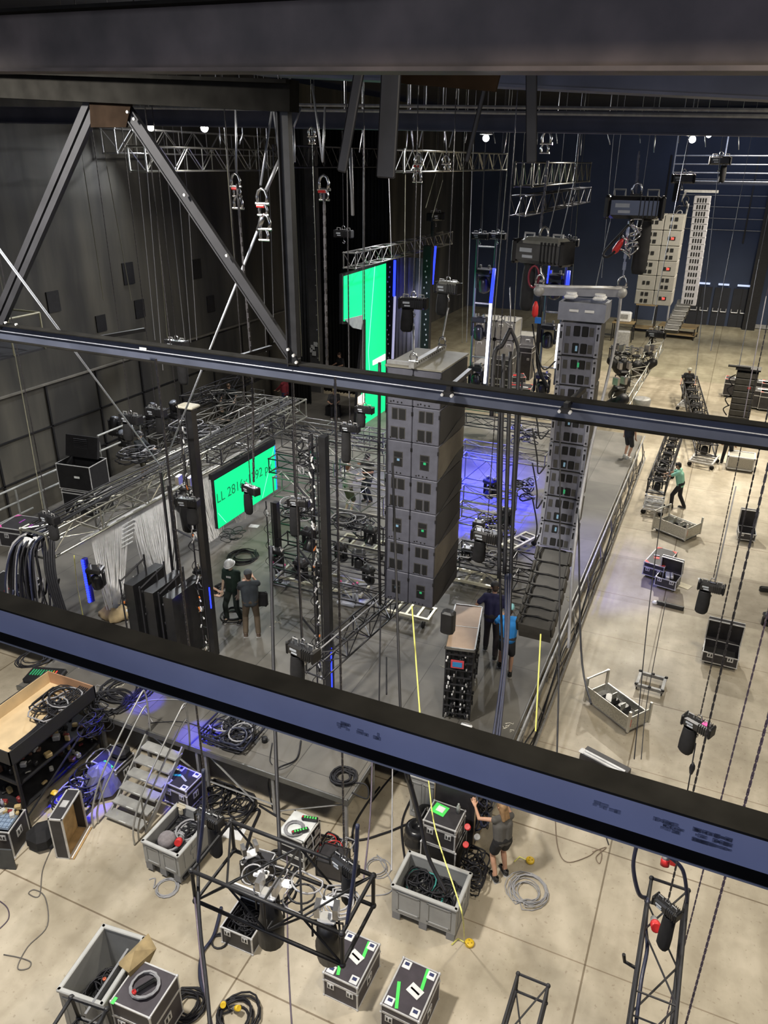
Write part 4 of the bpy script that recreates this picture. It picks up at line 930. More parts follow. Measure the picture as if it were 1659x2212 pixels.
# many hanging chains and ropes in the depth of the hall: (x top, y top, x bottom, y bottom, distance)
OL=mat('olive tinted rope',(.16,.155,.11),.6,0,.1,8)
for i,(xt,yt_,xb,yb,d,m) in enumerate([(181,363,224,649,22,OL),(231,360,284,649,22,OL),(327,352,362,730,22,OL),(363,392,400,740,21,CABG),(295,330,335,735,23,CABG),(316,350,352,800,23,CABG),(385,400,412,740,22,CABG),(405,420,425,735,23,CABG),(490,355,512,640,24,OL),(560,360,575,760,20,CABG),(635,360,652,770,22,OL),(676,360,690,780,23,OL),(585,480,592,740,21,CABG),(750,400,754,860,19,CABG),(785,340,783,930,20,CABG),(840,380,846,560,25,CABG),(876,378,873,720,25,OL),(911,400,905,640,25,CABG),(941,375,940,450,26,OL),(956,390,952,470,26,OL),(1001,350,999,740,20,OL),(1020,370,1008,740,22,CABG),(1046,365,1041,505,27,WIRE),(1082,360,1073,505,27,WIRE),(1095,375,1055,830,18,OL),(1128,360,1110,705,20,OL),(1208,405,1195,520,21,CABG),(1238,400,1220,520,21,WIRE),(1250,420,1228,720,24,OL),(1325,300,1300,600,24,CABG),(1380,470,1362,560,22,CABG),(32,763,93,1100,18,OL),(1318,480,1290,620,20,CABG),(1560,300,1500,830,24,CABG),(1600,420,1560,760,24,CABG),(1640,560,1600,790,22,CABG),(1655,640,1590,900,14,CABP),(1487,300,1420,700,23,WIRE)]):
    q=MB(); a=D(xt,yt_,d); bb=D(xb,yb,d*.985); bb.x=a.x if abs(bb.x-a.x)<.35 else bb.x
    q.tube(a,bb,.006+.00025*d,5); q.tube((a.x,a.y,15.44),a,.006,4); single('hanging_rope',q,m,'thin straight rope or cable hanging from the far rigging','rope',group='thin ropes hanging in the depth of the hall')
# ---------------------------------------------------------------- lifting motors
hoist('large bright topped lifting motor above the tall speaker column, left of centre',1172,545,13.2,.95,-.35,'L',bright=True,baglen=.75,chain=False)
chain_obj(D(1183,350,13.3),D(1165,520,13.2),'black chain over the large bright topped lifting motor',.07,.016)
hoist('wide black lifting motor with a white sticker high on the right',1371,448,12.6,.86,.1,'R',baglen=.9,chain=False)
chain_obj(D(1380,330,12.8),D(1374,415,12.6),'chain over the wide black lifting motor',.07,.016)
hoist('black lifting motor with pale top right of the tall green screen',968,622,15,.5,-.25,'L',bright=True)
hoist('black lifting motor in front of the grey pleated curtain',893,655,14.3,.5,0.1,'L')
hoist('black lifting motor above the far speaker columns, left one',1476,386,28,.75,0,'L')
hoist('black lifting motor at the top of the far curved speaker column',1556,347,30,.75,0,'R')
hoist('small lifting motor on the left end of the green screen truss',742,505,30,.7,0,None)
hoist('small lifting motor on the right end of the green screen truss',941,468,34,.8,1.2,'L')
hoist('small lifting motor on the left upright of the blue ladder tower',1037,510,30,.6,0,None)
hoist('small lifting motor on the right upright of the blue ladder tower',1075,510,30,.6,0,None)
hoist('small lifting motor over the second blue ladder tower',1229,524,30,.7,0,None)
hoist('lifting motor hanging over the stage by the cable loops, right of the subwoofers',1051,1158,14.2,.52,-.1,'L')
hoist('lifting motor hanging in front of the low green screen',542,1058,14.5,.36,-.3,'L',baglen=1.1)
hoist('lifting motor with bag hanging over the stage left of the subwoofers',756,925,14,.34,.1,'L',baglen=1.6)
hoist('lifting motor on the stage beside the short LED mast',645,1085,15.2,.4,.2,'L',baglen=1.5)
hoist('lifting motor at the foot of the centre mast',655,1405,11.6,.5,-.2,'L',baglen=1.0)
hoist('lifting motor hanging over the pale floor beside the small case',1537,1268,13.2,.40,-.1,'L',baglen=1.0)
hoist('lifting motor with a pink tape mark hanging over the pale floor',1508,1566,9.6,.36,-.45,'L',pink=True,baglen=1.0)
hoist('lifting motor at the left end of the hanging lighting truss',452,1768,7.3,.27,-.1,'R',chz=10.3,baglen=1.25)
hoist('lifting motor at the right end of the hanging lighting truss',744,1868,6.9,.27,-.3,'R',chz=10.3,baglen=1.25)
hoist('lifting motor inside the upright truss at the lower right',1440,1960,7.0,.24,-.55,'R',baglen=1.6)
hoist('small lifting motor over the flight cases at the far left',107,1120,15.5,.42,-.1,'R')
hoist('lifting motor hanging at the left edge of the left truss cluster',283,905,17.5,.5,0,'L')
hoist('lifting motor high behind the middle roof chord, left of the mast',382,745,17,.5,0,'R',baglen=1.4)
hoist('lifting motor standing over the left truss cluster',337,890,19,.5,0,'R')
hoist('lifting motor behind the string curtain truss near the mast',405,1085,14.6,.42,.2,'R')
hoist('lifting motor with cables over the centre LED mast',788,845+40,15,.34,0,'L')
# near right chains
for (px,py,d,lab,r_) in [(1477,2048,7.8,'long thin chain crossing the right side through the lower right truss',.0055),(1482,2209,7.2,'long thick chain nearest the right picture edge',.0075)]:
    c=D(px,py,d); chain_obj((c.x,c.y,15.44),(c.x,c.y,.25),lab,.042,r_,CABP)
wire('thin cord under the motor with the pink tape',(1503,1605),(1484,1715),9.6,9.4,r=.008,m=CAB)
q=MB(); q.lathe((0,0,0),[(.004,.1),(.03,.05),(.035,0),(.02,-.08),(.004,-.1)],8); single('cable_plug',q,CAB,'black plug on the thin cord over the pale floor','plug',D(1495,1660,9.5),smooth=True)
wire('wire down to the motor beside the small case',(1590,1050),(1545,1255),13,13.2,r=.012,m=CABG)
# ---------------------------------------------------------------- speaker arrays
ORD=['first','second','third','fourth','fifth','sixth','seventh','eighth','ninth','tenth']
def subwoofer(label,w,dp,h,kind,side,loc,group,ledc=None):
    t=thing('subwoofer',label,'speaker',loc,0,group)
    q=MB(); q.cbox((0,dp/2,0),(w-.012,dp,h-.012),.012); q.build('cabinet',[SPK,SPKD][0:1],t)
    q=MB(); q.box((w/2-.002,dp/2,0),(.012,dp-.06,h-.05)); q.build('side_panel',side,t)
    pairs=[(0,-.26),(0,.26)] if kind=='A' else [(0,0)]
    for (ox,oz) in pairs:
        if kind=='A': rects=[(-.08,.10,.20),(.07,.13,.20)] if side is not None and (oz>0) else [(-.085,.13,.20),(.07,.10,.20)]
        else: rects=[(0,.17,.09),(0,.17,.16)]
        q=MB(); f=MB()
        for i,(x,ww,hh) in enumerate(rects):
            z=oz*h+ (0 if kind=='A' else (.085 if i==0 else -.07)); q.cbox((x,-.002,z),(ww,.02,hh),.03)
            f.cbox((x,.0,z),(ww+.025,.012,hh+.025),.035)
        q.build('port_opening',HOLE,t); f.build('port_rim',SPKD,t)
        if ledc and oz<=0: q=MB(); q.box((.01,-.016,-.02 if kind=='B' else oz*h),(.05,.006,.045)); q.build('status_display',ledc,t)
    q=MB()
    for x,z in ((-.3,-.42),(-.2,-.40),(-.05,-.42),(.1,-.42)): q.cbox((x*w,-.004,z*h),(.05*w,.01,.03),.005)
    for sx in (-1,1): q.cbox((sx*w*.48,-.004,.3*h),(.02,.014,.08),.005); 
    q.build('rigging_fitting',BLACK,t)
    return t
SB=PY(830,1290,12.75); w=.54; SIDEB=mat('brown worn speaker side',(.10,.088,.07),.6,0,.2,5); SIDED=mat('dark open speaker side',(.018,.017,.018),.7,0,.2,5)
for col in (0,1):
    for r_ in range(7):
        z=3.3+.35+(6-r_)*.7+(-.0); x=-5.57+w/2+col*w
        kind='A' if (r_+col)%2==(1 if col==0 else 0) else 'B'
        lc=None
        if kind=='B': lc=LEDC if col==0 else LEDG
        subwoofer('grey subwoofer of the near block, %s column, %s from the top'%(['left','right'][col],ORD[r_]),w,1.5,.7,kind,SIDEB if r_ in (2,5) else SIDED,(x,12.72,z),'near subwoofer block',lc)
        if col==1:
            q=MB(); x0=x+w/2; q.prism([(x0+.004,12.9,z-.34),(x0+.004,14.2,z-.34),(x0+.004,14.2,z-.1),(x0+.004,13.7,z-.16)],(1,0,0),.012,)
            tag(q.build('side_rail',STEEL),'dark metal rail on the side of the near subwoofer block, %s from the top'%ORD[r_],'rail','near subwoofer side rails')
t=thing('flying_frame','flat pale topped rigging frame lying on the near subwoofer block','rigging frame',(-5.03,12.72,8.2))
q=MB(); q.box((0,.75,.02),(1.1,1.55,.03)); q.build('top_board',mat('dusty top board',(.24,.23,.19),.7,0,.2,3),t)
q=MB(); q.box((0,.75,.09),(.1,1.7,.1)); q.box((-.3,.1,.07),(.5,.08,.06)); q.build('spreader_beam',ALUD,t); 
q=MB()
for i in range(14): q.disc((.052,.05+i*.11,.1),.014,.01,6,axis='X')
q.build('beam_hole',HOLE,t)
for y in (.0,1.5): shackle_part(t,(0,y,.22),.12)
for (y,px,py,d,l) in ((.0,893,700,14.3,'front'),(1.5,968,665,15,'rear')):
    a=Vector((-5.03,12.72+y,8.45)); cable([a,D(px,py,d)],.02,'%s lifting sling from the near subwoofer frame'%l,WIRE,'lifting_sling','sling')
cable([(-5.6,12.6,3.2),(-5.6,12.5,5.5),(-5.62,12.55,8.3)],.03,'thick black cable down the left side of the near subwoofer block',CAB)
# near line array
LSP=mat('line speaker rear paint',(.15,.155,.20),.5,.1,.16,7,.15)
def line_box(label,w,dp,h,loc,tilt,rows,group,led=None,mt=LSP,small=False,light=None):
    t=thing('line_array_speaker',label,'speaker',loc,0,group); t.rotation_euler=(tilt,0,0)
    if not small:
        q=MB(); q.cbox((0,dp/2,0),(w-.01,dp,h-.015),.02); q.build('cabinet',SPKD,t)
        q=MB(); q.cbox((0,-.005,0),(w-.02,.04,h-.03),.012); q.build('rear_panel',mt,t)
        for sx in (-1,1):
            q=MB(); q.box((sx*(w/2-.04),-.035,0),(.07,.03,h*.94),k=0); 
            for zz in (-.38,.38): q.disc((sx*(w/2-.04),-.055,zz*h),.018,.02,8,k=1,axis='Y')
            q.cbox((sx*(w/2-.04),-.054,.12*h),(.03,.01,.12),.005,k=1)
            q.build('rigging_side_frame',[mat('worn silver rigging',(.36,.37,.44),.4,.4,.2,8),BLACK],t)
        for k in range(rows):
            z=h*((k+.5)/rows-.5); hh=h/rows*.62
            for x in (-.05,.09): q=MB(); q.cbox((x,-.022,z),(.115,.03,hh),.02); q.build('window_opening',HOLE,t)
            q=MB(); q.box((-.2,-.03,z-.01),(.07,.015,hh*.9)); q.build('handle_plate',SPKD,t); q=MB(); q.box((.2,-.03,z),(.075,.015,hh*.8)); q.disc((.2,-.042,z),.022,.01,10,axis='Y'); q.build('connector_plate',SPKD,t)
            if led and (k+len(label))%2==0: q=MB(); q.box((-.03+(.06 if led==LEDG else 0),-.04,z),(.035,.006,hh*.5)); q.build('status_display',led,t)
    else:
        q=MB(); pts=[]
        prof=[(0,-h*.48),(0,h*.42),(dp*.3,h*.5),(dp,h*.46),(dp,-h*.4),(dp*.5,-h*.5)]
        q.prism([(-w/2+.05,y,z) for y,z in prof],(1,0,0),w-.1); q.build('cabinet',SPKD,t)
        q=MB(); q.path([(-w*.33,-.02,-h*.35),(-w*.36,-.06,0),(-w*.30,-.03,h*.38)],.02,6); q.path([(-w*.30,-.01,h*.4),(0,-.05,h*.44),(w*.32,-.01,h*.4)],.016,6); q.build('curved_rear_rib',BLACK,t,True)
        for sx in (-1,1): q=MB(); q.cbox((sx*(w/2-.03),dp*.25,0),(.06,dp*.7,h*.9),.02); q.build('rigging_side_frame',mt,t)
    return t
LX=-2.285; LW=.70
bounds=[(13.5,9.13),(13.52,8.54),(13.58,8.0),(13.62,7.46),(13.64,6.9),(13.62,6.37),(13.58,5.85),(13.5,5.35),(13.38,4.86)]
for i in range(8):
    (ya,za),(yb,zb)=bounds[i],bounds[i+1]; h=math.hypot(ya-yb,za-zb); tl=math.atan2(ya-yb,za-zb)
    line_box('large grey speaker box of the near curved column, %s from the top'%ORD[i],LW,.5,h,(LX,(ya+yb)/2,(za+zb)/2),-tl,2,'near curved speaker column',LEDG if i in (1,5) else LEDC)
sb=[(13.38,4.86),(13.22,4.63),(13.05,4.45),(12.87,4.28),(12.69,4.14),(12.50,4.02),(12.31,3.92),(12.1,3.83)]
for i in range(7):
    (ya,za),(yb,zb)=sb[i],sb[i+1]; h=math.hypot(ya-yb,za-zb); tl=math.atan2(ya-yb,za-zb)
    line_box('small ribbed speaker at the curled foot of the near curved column, %s from bottom'%ORD[6-i],LW,.42,h*1.02,(LX,(ya+yb)/2,(za+zb)/2),-tl,1,'curled foot of the near speaker column',None,SPKD,True)
t=thing('flying_frame','silver rigging frame with two oval slots on top of the near curved column','rigging frame',(LX,13.45,9.33))
FR=mat('silver painted frame',(.32,.33,.38),.4,.5,.12,6)
q=MB(); q.box((0,0,-.02),(LW+.06,.05,.3)); q.box((0,.55,-.02),(LW+.06,.05,.3)); 
for sx in (-1,1): q.box((sx*(LW/2+.02),.28,-.02),(.05,.6,.3))
q.build('frame_body',FR,t)
q=MB()
for sx in (-1,1): q.cbox((sx*.13,-.03,0),(.16,.02,.05),.02)
q.build('oval_slot',mat('pale slot',(.75,.75,.75),.5),t)
q=MB()
for sx in (-1,1): q.cbox((sx*.24,.2,.2),(.2,.3,.06),.02); q.disc((sx*.24,.2,.25),.09,.03,14)
q.build('corner_pad',WHT,t)
t=thing('spreader_bar','heavy grey spreader bar above the near curved speaker column','spreader bar')
a=D(1165,628,13.2); b2=D(1342,632,13.2); q=MB(); q.box((a+b2)/2,((b2-a).length,.12,.14),M=frame_of(a,b2)); q.build('bar',FR,t)
q=MB(); q.tube(a+Vector((0,-.05,.08)),b2+Vector((0,-.05,.08)),.03,8); q.build('bright_top_tube',ALU,t,True)
for e in (a,b2): q=MB(); q.ball(e,.1,n=8); q.build('end_lug',ALUD,t,True); shackle_part(t,e+Vector((0,-.02,.18)),.13)
b3=(a+b2)/2; cable([a+Vector((.05,0,0)),a+Vector((.08,0,-1.2)),(-2.7,13.3,8.0)],.035,'black loom falling from the left end of the spreader bar',CAB)
cable([b2,D(1325,760,13.5),D(1270,1000,13.6),D(1240,1200,13.4),D(1228,1400,13)],.028,'long grey safety strap down the right side of the near curved column',CABG)
chain_obj(D(1358,480,12.6),b2+Vector((0,0,.3)),'bright hoist chain above the spreader bar',.09,.02,CHR)
tangle('heap of bright chain loops over the right end of the spreader bar',D(1357,560,12.6),(.3,.25,.7),8,.014,(CHR,),3)
cable([D(1372,470,12.6),D(1345,500,12.6),D(1305,545,12.6),D(1312,555,12.6),D(1330,540,12.6),D(1345,505,12.6)],.02,'black supply cable looping beside the wide motor',CAB)
q=MB(); q.lathe((0,0,0),[(.02,.16),(.05,.08),(.055,-.05),(.03,-.1)],10); o=single('power_plug',q,RED,'red plug hanging beside the wide lifting motor','plug',D(1333,535,12.6),smooth=True); o.rotation_euler=(0,.5,0)
q=MB(); q.lathe((0,0,0),[(.02,.16),(.05,.08),(.055,-.05),(.03,-.1)],10); o=single('power_plug',q,RED,'red plug hanging left of the near curved column','plug',D(1156,672,13),smooth=True)
q=MB(); q.box((0,0,0),(.1,.03,.1)); single('blue_tag',q,BLU,'blue tag hanging left of the near curved column','tag',D(1162,692,13))
q=MB(); pts=[(.09*math.cos(a*.4),0,.18*math.sin(a*.4)) for a in range(16)]; q.path(pts,.02,6,closed=True); single('ring_link',q,mat('dark red ring',(.22,.03,.05),.4,.3),'dark red oval ring under the large bright topped motor','ring',D(1153,598,13.2),smooth=True)
# wires left side of near column (cable looms curving into boxes)
for i in range(6):
    y=760+i*75; cable([D(1150,y-60,13.4),D(1160+i*0,y,13.4),D(1175-i*4,y+38,13.4),D(1200-i*7,y+20,13.45)],.014,'black speaker cable curving into the near curved column',CAB,group='speaker cables entering the near curved column')
for i,(xa,ya,xb,yb,xc,yc,r_) in enumerate([(1088,765,1082,1000,1078,1250,.035),(1103,760,1098,950,1090,1240,.035),(1122,762,1114,950,1100,1330,.035),(1082,820,1075,1050,1086,1430,.022),(1128,820,1110,1100,1098,1300,.022)]):
    cable([D(xa,ya,13),D(xb,yb,13),D(xc,yc,12.8)],r_,'heavy black cable trunk hanging left of the near curved column',CAB,'cable_loom','cable loom',group='cable trunks beside the near curved column')
for i,(x0,x1,x2) in enumerate([(1092,1090,1062),(1098,1094,1070),(1103,1096,1076)]):
    cable([D(x0,1240,12.8),D(x1,1400,12),D(x2,1620,11)],.02,'dark blue cable falling past the person in the blue shirt',CABB,group='blue cables falling past the blue shirt')
cable([D(1103,710,13),D(1085,745,13),D(1068,770,13),D(1062,900,13)],.04,'black cable trunk split off to the left over the crates',CAB,'cable_loom','cable loom')
cable([D(1103,710,13),D(1120,760,13),D(1118,860,13)],.03,'thin right branch of the cable trunk over the crates',CAB,'cable_loom','cable loom')
wire('pale rope from the spreader bar to the trunk split, left',(1102,620),(1103,705),13,13,r=.01); wire('pale rope from the plug to the trunk split, right',(1085,690),(1103,705),13,13,r=.01)
# far arrays
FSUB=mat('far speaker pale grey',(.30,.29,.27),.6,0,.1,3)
for col in (0,1):
    for r_ in range(6):
        a=PY(1395,462,40); z=a.z-.35-r_*.68; x=a.x+.45+col*.85
        t=thing('subwoofer','pale subwoofer of the far speaker block, %s column, %s from the top'%(['left','right'][col],ORD[r_]),'speaker',(x,40,z),0,'far subwoofer block')
        q=MB(); q.cbox((0,.7,0),(.83,1.4,.66),.02); q.build('cabinet',FSUB,t)
        q=MB()
        for zz in ((-.16,.16) if (r_+col)%2 else (0,)): q.box((-.1,-.01,zz),(.11,.02,.16)); q.box((.1,-.01,zz),(.14,.02,.16))
        q.build('port_opening',HOLE,t)
        if (r_,col) in ((1,1),(3,1),(5,1)): q=MB(); q.box((.05,-.03,0),(.12,.02,.1)); q.build('status_display',mat('red indicator',(.6,.05,.03),.4,emit=(1,.1,.08),es=1),t)
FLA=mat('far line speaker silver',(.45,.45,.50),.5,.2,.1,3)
for i in range(16):
    f=i/16; px=1500-(1500-1474)*f*1.0-4*f*f; py=424+i*14.6
    A=PY(px,py,44); B2=PY(px+36-3*f,py,44); t=thing('line_array_speaker','silver speaker box of the far curved column, %s'%(['topmost','second from the top','third from the top','fourth from the top','fifth from the top','sixth from the top','seventh from the top','eighth from the top','ninth from the top','tenth from the top','eleventh from the top','twelfth from the top','thirteenth from the top','fourteenth from the top','fifteenth from the top','sixteenth from the top'][i]),'speaker',((A.x+B2.x)/2,44,A.z-.18),0,'far curved speaker column')
    wd=B2.x-A.x; hh=14.6*44.9/1661*1.02
    q=MB(); q.cbox((0,.3,0),(wd,.6,hh-.02),.02); q.build('cabinet',FLA,t)
    q=MB()
    for x in (-.24,-.08,.08,.24): q.box((x*wd,-.01,0),(.09*wd,.02,hh*.5))
    q.build('window_opening',HOLE,t)
for i in range(6):
    px=1474-i*5; py=662+i*10; A=PY(px-14,py,44-i*.3); B2=PY(px+18,py,44-i*.3); q=MB(); wd=B2.x-A.x; q.cbox((0,.2,0),(wd,.6,.3),.04,k=0); q.box((0,-.12,.1),(wd*.9,.04,.04),k=1)
    o=single('line_array_speaker',q,[SPKD,ALUD],'dark small speaker at the foot of the far curved column, %s from its bottom'%ORD[5-i],'speaker',((A.x+B2.x)/2,44-i*.3,A.z),group='foot of the far curved speaker column'); o.rotation_euler=(.4,0,0)
q=MB(); q.box(((PY(1478,415,44).x+PY(1552,415,44).x)/2,44,PY(1500,413,44).z),(PY(1552,415,44).x-PY(1478,415,44).x,.2,.12)); single('spreader_bar',q,ALU,'silver bar over the far curved speaker column','spreader bar')
tangle('loops of cable hanging left of the far curved speaker column',PY(1462,520,43),(.8,.3,2.6),9,.03,(CABG,CAB),8)
cable([PY(1487,440,43),PY(1462,560,43),PY(1440,700,43)],.05,'grey cable bundle running down beside the far curved column',CABG)
# ---------------------------------------------------------------- moving lights
def moving_light(label,loc,rz=0,s=1.0,down=True,glow=None,group=None,head=0.4,name='moving_light'):
    t=thing(name,label,'moving light',loc,rz,group); sg=-1 if down else 1
    q=MB(); q.cbox((0,0,0),(.42*s,.32*s,.14*s),.03*s); q.build('base',BLACKG,t)
    q=MB()
    for sx in (-1,1): q.cbox((sx*.2*s,0,sg*.26*s),(.06*s,.14*s,.4*s),.02*s)
    q.build('yoke',BLACK,t)
    M=Matrix.Rotation(head,3,'X')@(Matrix.Identity(3) if sg>0 else Matrix.Rotation(PI,3,'X'))
    q=MB(); q.lathe((0,0,sg*.34*s),[(.06*s,-.2*s),(.13*s,-.14*s),(.15*s,.02*s),(.16*s,.14*s),(.15*s,.2*s)],12,M=M); h=q.build('head',BLACKG,t,True)
    q=MB(); q.lathe(Vector((0,0,sg*.34*s)),[(.13*s,.201*s),(.10*s,.235*s),(.002,.25*s)],12,M=M); q.build('lens',glow or mat('lens glass',(.25,.27,.32),.12,.2,.1,5),h,True)
    q=MB(); 
    for sx in (-.12,.12): q.box((sx*s,0,-sg*.1*s),(.05*s,.1*s,.1*s))
    q.build('clamp',CHR,t); return t
def par(label,loc,rz,s,tilt=.6,m=BLACK,glow=None,wb=False):
    t=thing('spotlight',label,'spotlight',loc,rz); M=Matrix.Rotation(tilt,3,'X')@Matrix.Rotation(PI,3,'X')
    q=MB(); q.lathe((0,0,-.15*s),[(.05*s,-.3*s),(.11*s,-.24*s),(.12*s,.0),(.15*s,.12*s),(.15*s,.42*s),(.14*s,.42*s),(.14*s,.14*s),(.002,.1*s)],16,M=M); q.build('lamp_can',m,t,True)
    q=MB(); q.path([(-.17*s,0,-.15*s),(-.17*s,0,.1*s),(.17*s,0,.1*s),(.17*s,0,-.15*s)],.014*s,5); q.build('bracket',BLACK,t)
    q=MB(); q.cbox((0,0,.16*s),(.2*s,.14*s,.06*s),.02*s); q.build('ballast',WHT if wb else BLACK,t); q=MB(); 
    for sx in (-.1,.1): q.box((sx*s,.0,.3*s),(.06*s,.14*s,.14*s))
    q.build('hook_clamp',CHR,t); return t
# ---------------------------------------------------------------- trusses on the stage (rows parallel to the stage front)
G1=MATS['grey rig truss']
rows=[('far upper dark truss row left of the subwoofers',560,905,3.0,832,.45,.45,G1),('second far truss row left of the subwoofers',575,925,2.6,832,.45,.45,DTR),('third truss row with the bright front tube left of the subwoofers',600,955,2.9,835,.5,.5,G1),
('truss row in front of the violet deck area',590,1000,2.9,735,.5,.45,DTR),('truss across the violet deck area beside the subwoofers',728,1010,3.3,836,.4,.45,G1),('truss row before the two workers beside the subwoofers',600,1045,2.7,836,.5,.6,G1),
('dark low truss row behind the short LED mast',612,1105,2.2,836,.6,.5,DTR),('dark long truss row with lamps in front of the subwoofers',612,1170,1.95,840,.5,.4,DTR),('frontmost dark truss row with blue lit lamps',600,1230,1.9,842,.6,.45,DTR),
('far upper truss row between the two speaker columns',1004,865,2.4,1205,.45,.6,G1),('second truss row between the two speaker columns',1004,905,2.0,1200,.4,.4,DTR),('pale truss row above the blue deck',1000,965,2.4,1180,.5,.4,G1),
('deep truss in front of the blue deck',1000,1010,2.6,1112,.5,.9,G1),('truss row in front of the blue deck',996,1070,2.4,1112,.5,.5,G1),('lower truss row below the blue deck',992,1105,2.2,1105,.5,.5,G1),
('dark truss row behind the hanging motor',990,1190,1.7,1175,.6,.4,DTR),('frontmost dark truss row between the two speaker columns',985,1225,1.5,1180,.6,.4,DTR)]
for lab,px,py,z,px2,w_,h_,m_ in rows: atruss(lab,px,py,z,px2,'X',w_,h_,m_,.022,.72)
# truss cluster on the left half running towards the back
for lab,px,py,z,px2,w_,h_,m_ in [('dark truss above the low green screen',462,985,3.9,600,.5,.45,DTR),('second dark truss above and behind the low green screen',470,935,4.2,588,.5,.5,G1),('truss lying left of the tall mast behind the worker in shorts',330,960,2.2,560,.5,.5,G1),('pale truss of the left cluster nearest the string curtain truss',330,1020,2.0,470,.45,.5,LT),('truss of the left cluster by the far left worker',300,930,2.4,470,.5,.5,DTR),('farthest truss of the left cluster',400,870,2.6,600,.5,.5,DTR)]:
    atruss(lab,px,py,z,px2,'Y',w_,h_,m_,.022,.7)
for lab,px,py,z,px2,w_,h_,m_ in [('cross truss joining the left cluster near the black worker',440,850,2.6,640,.45,.45,G1),('cross truss joining the left cluster at its middle',330,930,2.4,470,.45,.45,DTR),('cross truss at the front of the left cluster',350,985,2.2,470,.45,.45,G1)]:
    atruss(lab,px,py,z,px2,'X',w_,h_,m_,.02,.45)
# diagonal dark truss from the centre mast to the foot of the subwoofers (lies along the depth)
a=P(680,1440,2.6); b2=P(905,1245,2.6)
truss('box_truss','dark triangular looking truss sloping from the centre mast foot up to the subwoofers',a,b2,.42,.42,.022,DTR,.42,'truss')
cable([a+Vector((0,0,.3)),a.lerp(b2,.5)+Vector((0,0,.3)),b2+Vector((0,0,.3))],.018,'grey cable lying on the sloping dark truss',CABG)
# lamps in the rows
n=0
for lab,px,py,z,s,glow,down in [('moving light with chrome clamps in the frontmost row, left',650,1215,2.3,.9,None,True),('moving light in the frontmost row right of the thin uprights',690,1215,2.2,.9,None,True),('moving light under the dark long row by the centre mast',668,1150,2.5,1.0,None,True),('blue lit moving light at the left end of the frontmost row',598,1190,2.0,.8,LEDBS,True),
 ('blue lit moving light between the mast and the subwoofers, left one',736,1180,2.1,.85,LEDB,True),('blue lit moving light between the mast and the subwoofers, right one',775,1195,2.1,.85,LEDB,True),('dark moving light hanging right of the silver stands',800,1145,2.5,.8,None,True),('dark moving light behind the subwoofers left edge',795,1230,2.1,.8,None,True),
 ('moving light behind the violet deck beside the thin uprights',680,985,2.9,1.0,None,True),('moving light in the far row by the low green screen corner',560,920,3,.9,None,True),('moving light standing in the left cluster',250,935,2.2,1.1,None,False),('moving light standing left of the mast in the left cluster',380,900,2.8,1.1,None,False),('moving light by the far left worker',330,905,2.6,1.1,None,False),('second moving light by the far left worker',270,960,2.0,1.0,None,False),
 ('blue lit moving light in the far upper row between the columns',1062,845,2.9,1.1,LEDBS,True),('moving light in the middle of the far upper row between the columns',1078,860,2.6,1.1,None,True),('moving light over the blue deck',1060,1040,2.6,1.0,None,True),('moving light below the blue deck at the left',1035,1130,2.4,.8,None,True),('moving light by the cable trunks',1095,1105,2.6,.8,None,True),('moving light low beside the frontmost row',1010,1185,1.9,.7,None,True),
 ('moving light in the string curtain truss near the mast',385,1075,3.3,.8,None,True),('moving light behind the blue strip left of the string curtain',205,1230,2.9,.9,None,True)]:
    moving_light(lab,P(px,py,z),random.uniform(-.4,.4),s,down,glow,head=random.uniform(-.8,.8))
par('large black spotlight hanging at the right end of the string curtain truss',P(403,1075,4.2),.2,1.5,.15)
# blue LED battens
def batten(label,a,b2,w_=.06,m=LEDB,housing=True,n=18):
    t=thing('led_batten',label,'LED batten'); a=Vector(a);b2=Vector(b2); q=MB()
    for i in range(n): q.ball(a.lerp(b2,(i+.5)/n)+Vector((.0,-w_*.4,0)),w_*.42,n=6)
    q.build('led_lens',m,t,True)
    if housing: q=MB(); q.tube(a+Vector((0,w_*.5,0)),b2+Vector((0,w_*.5,0)),w_*.8,6); q.build('housing',mat('blue anodised batten',(.02,.02,.25),.4),t)
    return t
a=P(180,1208,2.75); b2=Vector((a.x,a.y,ZV(a.x,a.y,1300))); batten('glowing blue LED batten hanging left of the gathered strings',a,b2,.09)
# blue ladder towers far behind
def ladder_tower(label,xa,xb,ytop,ybot,Y,lamps,led=None):
    t=thing('ladder_tower',label,'light tower'); A=PY(xa,ytop,Y);B=PY(xb,ytop,Y); zb=PY(xa,ybot,Y).z
    q=MB(); q.tube(A,(A.x,Y,zb),.05,6); q.tube(B,(B.x,Y,zb),.05,6); q.build('upright',mat('bluish tower tube',(.14,.15,.2),.4,.5),t)
    q=MB(); z=A.z-.3
    while z>zb: q.tube((A.x,Y,z),(B.x,Y,z),.035,6); z-=1.1
    q.build('rung',ALUD,t)
    for (x0,y0,x1,y1,m,w_) in (led or []): q=MB(); q.tube(PY(x0,y0,Y-.3),PY(x1,y1,Y-.3),w_,8); q.build('led_tube',m,t,True)
    for i,(x,y) in enumerate(lamps): moving_light('moving light hanging in the %s, %s from the top'%(label,ORD[i]),PY(x,y,Y),0,1.5,True,group='lamps of the '+label)
ladder_tower('left ladder tower with blue tube',1032,1072,515,830,31,[(1047,585),(1036,690),(1030,795)],[(1068,580,1060,655,LEDBS,.07),(1060,655,1047,828,LEDW,.06)])
ladder_tower('right ladder tower with blue tubes',1190,1228,530,830,31,[(1200,597),(1185,705),(1172,812)],[(1187,570,1182,612,LEDBS,.03),(1229,585,1222,652,LEDBS,.07),(1208,700,1198,795,LEDW,.04)])
q=MB(); q.tube(PY(941,532,35),PY(934,614,35),.05,6); single('led_tube',q,LEDBS,'blue LED tube right of the grey pleated curtain','LED tube',smooth=True)
